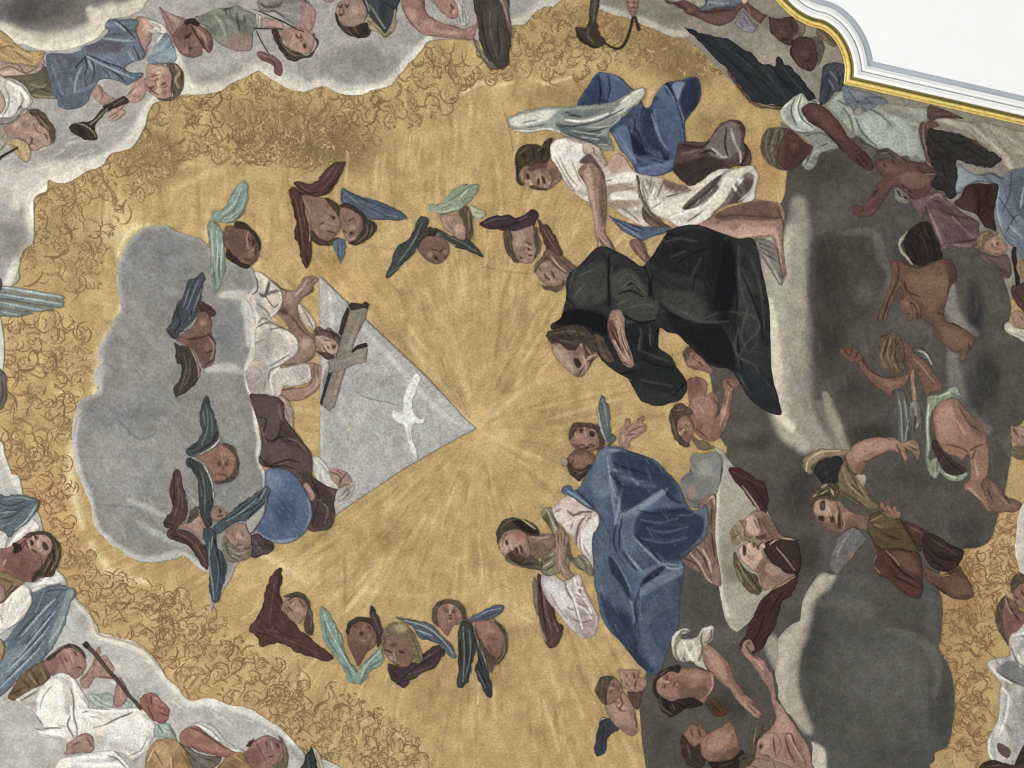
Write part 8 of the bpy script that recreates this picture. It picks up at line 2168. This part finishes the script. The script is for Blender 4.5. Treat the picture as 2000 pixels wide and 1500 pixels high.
DATA.append('''
@ 0 300 2.5
T organ pipes | organ | row of four silver-grey organ pipes with pale ends at the left edge
P pipe 97a09c d=.5 sharp : -4 64.5 4 64.5 30 69 31.5 70 31 71.5 -4 66.5
s c6ccc6 1.6 .8 : 0 65 30 70
P pipe 87928f d=.5 sharp : -4 67 31 72 31 75 28 75.5 -4 70.5
s c0c8c4 1.6 .8 : 0 68.5 30 73.5
s 566062 1.4 .8 : 0 70.5 28 75.5
P pipe 8c9693 d=.5 sharp : -4 70.8 27 75.8 21 77 18 77.5 -4 74.5
s c0c8c4 1.6 .7 : 0 72.5 20 76.5
P pipe 818b8b d=.5 sharp : -4 74.8 17 77.8 8 80 -4 79
s b4bcba 1.4 .7 : 0 77 10 79
T organcap finial | finial | brown knob at the left edge above the organ pipes
P knob 6e5646 : -4 61 0 61 1 64 0 67 -4 68
T leftknife person | person | cropped grey feathered arm at the left edge below the organ pipes
P feather 7b736a : -4 106 1 106 3 110 3.5 116 2 122 0 125 -4 125
s 4a423c 1.6 .8 : 0 108 1.5 116 0 123
b b09a90 -1 110 2 4 0 .6
@ 0 840 3.33333
T llangel angel | angel | large angel with tousled hair and blue-grey wings cropped by the left edge, head thrown back
P far_wing 66787e : -6 43 4 43 10 42 18 43 24 45 26 48 24 53 20 58 15 62 10 66 7 70 2 68 -6 66
s 3c4d57 2 .8 : 0 48 8 49 16 46 ; 4 52 12 52 20 48 ; 0 58 8 56 14 52
s a8b8b4 2.4 .8 : 24 48 18 58 10 65
s 93a4a6 1.6 .7 : 2 45 14 44 22 46 ; 0 54 10 53 ; 0 63 8 60
P near_wing 6b8290 : 21 104 26 103 32 101 38 100 44 102 48 104 49 107 46 112 44 120 42 128 38 134 34 142 28 150 22 156 14 162 8 166 2 172 -6 176 -6 150 -2 144 4 136 10 128 16 120 20 112
f 9fb0a8 4 .6 : 44 104 48 106 44 120 38 134 32 142 34 130 40 116
f 516a7c 4 .6 : 22 108 34 106 40 108 32 118 22 124 14 130
f 88a0a8 4 .5 : 0 150 14 140 20 148 8 162 0 168
s 3a4f60 2 .8 : 40 106 32 114 22 122 10 136 ; 38 112 28 126 14 142 ; 34 122 24 136 8 152 ; 30 134 20 146 4 162 ; 44 104 36 104 26 106
s b4c4c6 1.8 .75 : 36 110 26 120 14 134 ; 36 118 26 130 12 148 ; 32 128 20 142 4 158 ; 26 142 14 154 0 168 ; 42 120 38 130 32 138
h a9bcc4 1.5 .5 2 106 46 170 125 50 26
h 3e5464 1.5 .4 2 106 42 170 125 50 22
P robe dedbd0 : -6 66 2 66 5 70 4 76 6 74 10 68 16 62 22 58 26 64 20 68 15 70 14 76 8 80 -6 82 ;
s a9a598 2 .7 : 4 70 4 76 0 80
s f3f0e6 3 .7 : 10 70 18 64
A robe d8d4c8 : -6 116 2 112 6 106 10 103 14 101 18 102 20 106 21 112 18 118 14 124 8 128 2 132 -6 134
s 9b968a 2 .8 : 20 106 20 114 12 125 2 131 ; 0 120 2 126
s f2efe6 3 .7 : 4 112 12 104 17 104
A robe d4d2c8 : 20 100 26 98 32 94 36 91 40 94 43 99 38 100 30 102 24 105 21 105
s f0eee4 2 .7 : 24 101 32 96
P body a5706a : -6 80 4 77 10 73 15 70 20 67 26 66 31 68 34 72 34 78 33 82 30 88 28 94 24 98 20 99 16 99 12 102 8 106 4 110 0 113 -6 114
f 8b524e 4 .6 : 2 82 12 80 20 88 24 96 14 98 4 92
f c08a80 4 .6 : 20 68 28 67 33 74 28 80 20 76
s 5a322c 2 .85 : 20 72 22 74 ; 28 72 31 75 ; 16 74 14 78 10 80 ; 24 80 20 77
b 4f2c28 29 74 1.6 2.4 -20 .8
b 4f2c28 21 74.5 1.4 1.2 0 .6
s d9aa9e 2 .7 : 24 70 25 76 ; 18 72 20 78 ; 4 84 2 88
s 7d463f 2 .8 : 10 78 14 74 18 70 ; 18 92 14 98
b b07a70 10 86 5 4 0 .4
% 0 960 3.1725
f cb9a8f 3 .7 : 23 27 31 28 32.5 36 29 39 24 37
f 8d5852 3.5 .6 : 6 38 16 36 23 44 20 54 10 53
f 3a211e 1 .9 : 26 31 29 32.5 30.2 36 27 36
f 4a2824 .9 .9 : 21 27 23.5 28 24 29.8 21.5 29.4
s dfb8ac 1.6 .8 : 24.5 29 23 34 ; 20 27 21.5 33
f 4a2824 .9 .9 : 19 30 21 31 21 33 19 33
s 5a2c28 1.8 .85 : 15 30 17 34 18.5 37
s 7d463f 1.6 .7 : 11 33 14 40 12 48 ; 24 38 26 44 24 52
% 0 840 3.33333
P bodice 95764e : -6 94 2 92 8 95 13 97 16 99 13 101 8 105 4 109 2 104 -2 100 -6 100
s 5f4a2e 2 .8 : 0 96 8 100 4 106 ; 6 107 11 102
P hair 5e4d3c : 15 70 19 67 24 66 28 66 32 67 34 69 36 71 39 74 40 79 39 85 37 90 34 95 29 96 25 96 22 99 20 98 22 93 26 90 29 86 31 82 34 78 34 73 30 69 24 68 19 70
s 8d7a60 1.8 .7 : 36 73 37 82 33 92 ; 33 84 29 92 ; 38 78 36 88
s 33281f 2 .8 : 26 92 22 97 ; 34 76 36 86 ; 30 94 34 86
A hair 43352a : 8 74 12 74 14 76 12 80 8 80 9 77
A body b98a80 : -6 100 0 100 3 105 3 110 -2 113 -6 114
T scroll drapery | drapery | curled ochre ribbon end at the left edge below the large blue-grey wing
@ 0 1050 3.33333
P ribbon b08c5c : -4 65 0 66 3 70 3 76 1 80 -4 82
s 5f4526 2 .8 : 1 66 3 72 1 79
T flute person | person | young flute player in a white robe reclining on the lower left cloud
P back_dress 80674a : 5 104 8 98 12 92 18 86 24 82 29 80 34 84 33 90 30 96 24 100 16 103 9 106
s 4d3a26 2 .8 : 14 92 20 98 ; 20 86 26 96 ; 8 102 14 98
s a98f66 1.8 .7 : 18 88 24 96 ; 26 84 30 92
P green_sash aab8a6 : 57 101 62 102 68 101 73 102 74 106 73 111 66 111 60 108
s 6f8470 1.8 .7 : 60 103 66 108 72 110
A green_sash b3bfae : 81 106 86 107 92 110 88 111 82 110
P body b37f78 : 29 80 33 76 38 72 42 70 47 70 51 72 54 76 56 80 56 84 54 88 51 91 48 92 44 89 40 89 36 90 32 88
f 94605a 3 .6 : 30 80 36 76 38 84 34 88
b d3a298 44 74 4 3 0 .5
b c07f7a 46 86 3 2 0 .5
s 5c342e 2 .85 : 42 78 44 81 ; 48 74 50 77 ; 50 84 53 85
s d8aba0 1.8 .7 : 46 76 48 82
s 84504a 2 .7 : 38 76 42 84 44 88
A body bb8b80 : 52 92 56 88 60 82 62 76 63 72 65 71 65 76 63 80 66 77 69 77 71 80 74 84 74 87 71 88 74 90 77 91 75 92 68 92 62 91 60 94 57 98 53 97
s 7c4d44 1.8 .8 : 62 80 60 86 54 92 ; 66 80 70 86 ; 62 91 70 91 76 92
s dab0a4 1.6 .6 : 57 90 61 84
A body b5807a : 74 104 75 99 76 94 77 91 79 92 82 96 83 101 82 106 80 109 77 110 74 109
s d6aaa2 1.8 .6 : 78 96 79 104
P hair 5a483c : 41 71 45 69 50 70 54 74 56 79 54 77 51 74 47 72 42 72 ; 30 79 36 74 41 71 37 76 32 80
s 8f7c66 1.4 .6 : 46 70 52 74
P robe dcd9ce : 10 106 16 102 22 98 28 96 32 92 36 89 41 88 46 90 50 94 53 99 56 104 58 108 57 111 62 111 70 111 80 111 90 111 96 114 99 118 101 122 103 126 100 130 98 134 97 138 94 140 90 143 86 145 82 142 78 140 72 139 66 140 60 140 56 138 50 140 44 141 42 138 44 134 40 130 34 130 28 130 23 126 23 124 30 125 26 122 22 114 16 110
f a89c90 3 .7 : 12 106 22 100 26 98 24 106 24 114 18 110
f b8aea4 3 .6 : 40 90 46 94 48 104 46 116 42 112 40 100
f eceadf 5 .7 : 30 98 38 92 42 104 40 118 30 118 26 108
f e8e6dc 5 .6 : 66 126 80 116 94 116 98 124 90 136 74 132
f b9b3a8 3 .5 : 62 128 70 132 84 138 76 138 64 134
s 6e5e54 2.2 .85 : 46 98 48 106 48 116 50 124 50 130 ; 68 122 76 118 86 114 ; 46 116 44 122 48 130 ; 24 125 32 124 40 124 ; 20 112 28 122 ; 54 114 60 112 72 112 ; 14 106 24 100
s 8f8072 2 .7 : 60 124 68 122 ; 54 104 58 110 ; 84 142 92 138 96 130 ; 34 96 28 104 26 112
s f6f4ea 2.6 .85 : 47 92 50 102 56 110 ; 50 108 52 116 52 128 ; 26 127 36 127 42 130 ; 56 112 74 113 92 112 ; 46 110 47 118
s ab8f80 1.8 .7 : 38 122 46 124 ; 58 116 66 118
h f7f5ec 1.5 .5 24 92 98 138 110 30 18
A body b5847a : 44 134 48 131 52 128 56 127 60 129 61 133 61 138 58 140 52 140 46 141 42 141 43 138
s 7a4a44 1.8 .8 : 56 130 60 136 ; 46 136 52 133
s d8aca2 1.6 .6 : 50 131 54 130
A robe e2e0d6 : 40 144 50 142 60 140 70 139 74 139 80 144 86 152 88 158 30 158 36 150
s 5f574e 2 .85 : 70 142 76 144 82 150 ; 76 140 84 146
s f6f4ea 2.4 .8 : 50 144 64 142 ; 76 142 82 147
T shawm flute | flute | long brown wooden flute held diagonally by the white-robed player
@ 0 1050 3.33333
R tube 6b5844 : 1.6 1.3 1.2 1.2 1.1 1 1.2 / 55 69 62 76 70 86 78 95 84 103 88 107 92 112
R end_ring.new 4f4030 : 1.7 1.9 1.8 / 54.5 68.5 56 70 57 71.3
O flute
A body ad6f66 : 91 105 94 102 98 101 102 102 104 105 106 107 108 109 109 110 111 112 110 115 109 119 106 121 102 120 98 118 95 114 92 110
b cf968a 102 106 4 3 20 .6
s 6b3430 1.8 .85 : 98 103 99 109 ; 103 110 108 112 ; 104 114 109 116 ; 96 110 100 118
s b98a4c 1.6 .7 : 103 103 105 107 108 110
P sleeve_green a4b5a4 : 101 122 105 121 109 121 112 124 114 128 115 132 110 131 104 130 100 129
s 5b6f60 1.8 .8 : 110 122 113 128 115 132 ; 103 122 106 127
T orange person | person | bare-armed sleeper in an orange robe with head tipped back at the lower left edge
P pale_folds c4c3b8 : 126 121 132 120 138 122 142 126 146 131 150 134 158 138 160 140 156 142 148 140 142 136 136 130 130 126
s 8a8a7e 1.8 .7 : 130 121 138 126 144 132 ; 146 130 154 138
s eceade 2 .8 : 128 122 136 126 142 132 ; 150 138 158 140
P lower_folds 7c7266 : 116 134 122 136 128 140 136 142 144 143 142 148 134 152 124 150 118 142
s 4e463c 2 .8 : 120 138 128 146 ; 134 144 140 146
b 9f6a60 140 148 5 2 0 .6
P body b3766c : 117 128 120 125 124 123 129 123 133 126 138 130 144 134 150 138 154 140 152 142 147 143 140 142 132 140 124 137 118 134
f 94584f 3 .5 : 122 134 134 138 146 141 140 143 126 140
b cf968a 128 128 6 3 20 .5
s 6f3c36 2 .8 : 124 124 132 127 146 137
A body ab7470 : 158 142 161 138 163 134 167 131 171 129 176 129 180 131 183 133 185 138 183 142 181 146 176 150 168 152 160 150
f 8d554f 3 .6 : 160 140 168 138 170 146 164 150
s 5a342f 2 .85 : 173 133 174 136 ; 180 134 182 137 ; 175 143 178 142
b 4c2a26 180.5 135 1.4 1.6 0 .8
s d4a49c 1.8 .7 : 176 132 178 138
s 74423c 2 .7 : 166 132 170 140 173 145
P hair 7d6e5a : 181 129 184 132 187 138 188 144 186 152 180 156 176 152 180 147 184 142 184 136
s a89878 1.4 .6 : 185 134 186 146
A hair 4f4036 : 160 136 162 133 166 131 163 136
P robe b98a48 : 94 150 95 142 98 136 102 132 107 131 112 131 116 133 120 138 123 144 126 150 130 156 134 158 90 158
f cfa566 4 .6 : 102 134 108 134 112 146 106 150 100 146
s 8a602c 2.2 .8 : 100 138 106 148 ; 112 144 114 154 ; 118 140 124 150
s e6cfa0 1.8 .7 : 111 143 112 152 ; 96 146 100 138
A robe b28348 : 146 144 152 140 158 140 161 145 164 150 168 156 150 158 140 154
s 7f5a2c 2 .7 : 148 146 156 152
s d9b67c 1.6 .6 : 152 142 158 146
T lowwing wing | wing | dark grey wing tip with a cream edge at the bottom edge beside the sleeper
@ 460 1050 3.33333
P wing 43484c : 42 154 44 147 46 141 48 138 50 137 52 142 53 148 54 156
s 6b7074 1.6 .6 : 47 142 48 152
P edge cbbf9f : 50 137 53 138 55 142 57 148 58 156 54 156 53 146
s 8a7a58 1.4 .7 : 52 140 56 152
''')

gold_ground()
CROWDS()
for _t in DATA:
    read(_t)
build_things()

def ctrl(*p):
    return np.array(p, float).reshape(-1, 2)
CURVE = catmull(ctrl(1380, -650, 1400, -450, 1430, -250, 1458, -130, 1480, -60, 1499, -22, 1516, 2, 1527, 14, 1543, 29, 1562, 42, 1584, 52, 1606, 58, 1624, 72, 1638, 92, 1646, 112, 1650, 134, 1649, 150, 1647, 164), False, 8)
LINE = ctrl(1647, 164, 2700, 406)
GOLD = plain('gilding', 'ecd27c', .3, .5, .3, 34, .2)
WHITE = plain('white_stucco', 'f6f6f3', .6, 0, .02, 12, .01)
GREY = plain('grey_stucco_line', 'a9b1b8', .7, 0, 0, 12, .03)
OLIVE = plain('olive_fillet', '8b8558', .5, .5, .1, 30, .1)  # olive tone of the narrow fillet
def rnd(s0, s1, h0, r, n=8):
    return [(s0 + (s1 - s0) * (.5 - .5 * math.cos(math.pi * i / n)), h0 + r * math.sin(math.pi * i / n)) for i in range(n + 1)]
sweep('trim_1', [(0, -1), (0, 3)] + rnd(0, 4, 3, 2, 5) + rnd(4, 13, 4, 6), GOLD, 'gilded round moulding framing the painted ceiling')
sweep('trim_2', [(13, 2), (13.5, 7), (17.5, 8), (18, 12)], OLIVE, 'narrow olive fillet beside the gilded moulding')
sweep('trim_3', [(18, 8), (18, 14)] + rnd(18, 27, 13, 5) + [(27.5, 12), (31, 12)], WHITE, 'white rounded stucco moulding beside the gilding')
sweep('trim_4', [(31, 12), (31.5, 10.5), (33, 10.5), (33.5, 12)], GREY, 'fine grey line between the white stucco mouldings')
sweep('trim_5', [(33.5, 12), (34, 15), (40, 15), (40.5, 11), (45, 10)], WHITE, 'outer white stucco band')
sweep('trim_6', [(45, 9.8), (45, 10.4), (56, 10.4), (56.2, 9.8)], GREY, 'blue grey line round the white ceiling field')  # flat blue grey strip along the edge of the white field
inner = offset_path(44)
ring = np.vstack([inner, ctrl(2700, -650)])
me = bpy.data.meshes.new('white_field')
V = world(ring[:, 0], ring[:, 1], np.full(len(ring), 10 * PXM))
me.from_pydata([tuple(v) for v in V], [], [tuple(range(len(V)))[::-1]])
me.materials.append(plain('white_plaster', 'f4f6f5', .9, 0, .03, 6, .012))
o = bpy.data.objects.new('ceiling', me); ROOT.objects.link(o)
o['kind'] = 'structure'; o['label'] = 'plain white plaster ceiling field outside the gilded frame'; o['category'] = 'ceiling'

# ---------------------------------------------------------------- daylight in the nave, and an added side lamp
wd = bpy.data.worlds.new('nave_daylight'); scene.world = wd; wd.use_nodes = True
bg = wd.node_tree.nodes['Background']; bg.inputs[0].default_value = (1, .995, .985, 1); bg.inputs[1].default_value = WORLD
mid = Vector(world(np.array([1000.]), np.array([750.]), np.array([0.]))[0])
leftdir = Vector(ROTM @ Vector((-1, 0, 0))); leftdir.z = 0; leftdir.normalize()
updir = Vector(ROTM @ Vector((0, 1, 0))); updir.z = 0; updir.normalize()
def side_lamp(name, pos, size, power, col):
    ld = bpy.data.lights.new(name, 'AREA'); ld.shape = 'RECTANGLE'; ld.size = size[0]; ld.size_y = size[1]
    ld.energy = power; ld.color = col
    o = bpy.data.objects.new(name, ld); ROOT.objects.link(o); o.location = pos
    o.rotation_euler = (mid - pos).to_track_quat('-Z', 'Y').to_euler()
side_lamp('added_side_lamp', mid + leftdir * 24 + updir * 6 - Vector((0, 0, 11)), (7, 7), LAMP, (1, .97, .93))  # unseen area lamp at the left, added to model the relief

scene.view_settings.view_transform = 'Standard'
scene.view_settings.look = 'None'
scene.view_settings.gamma = 1
scene.view_settings.use_curve_mapping = False
scene.view_settings.exposure = EXPO
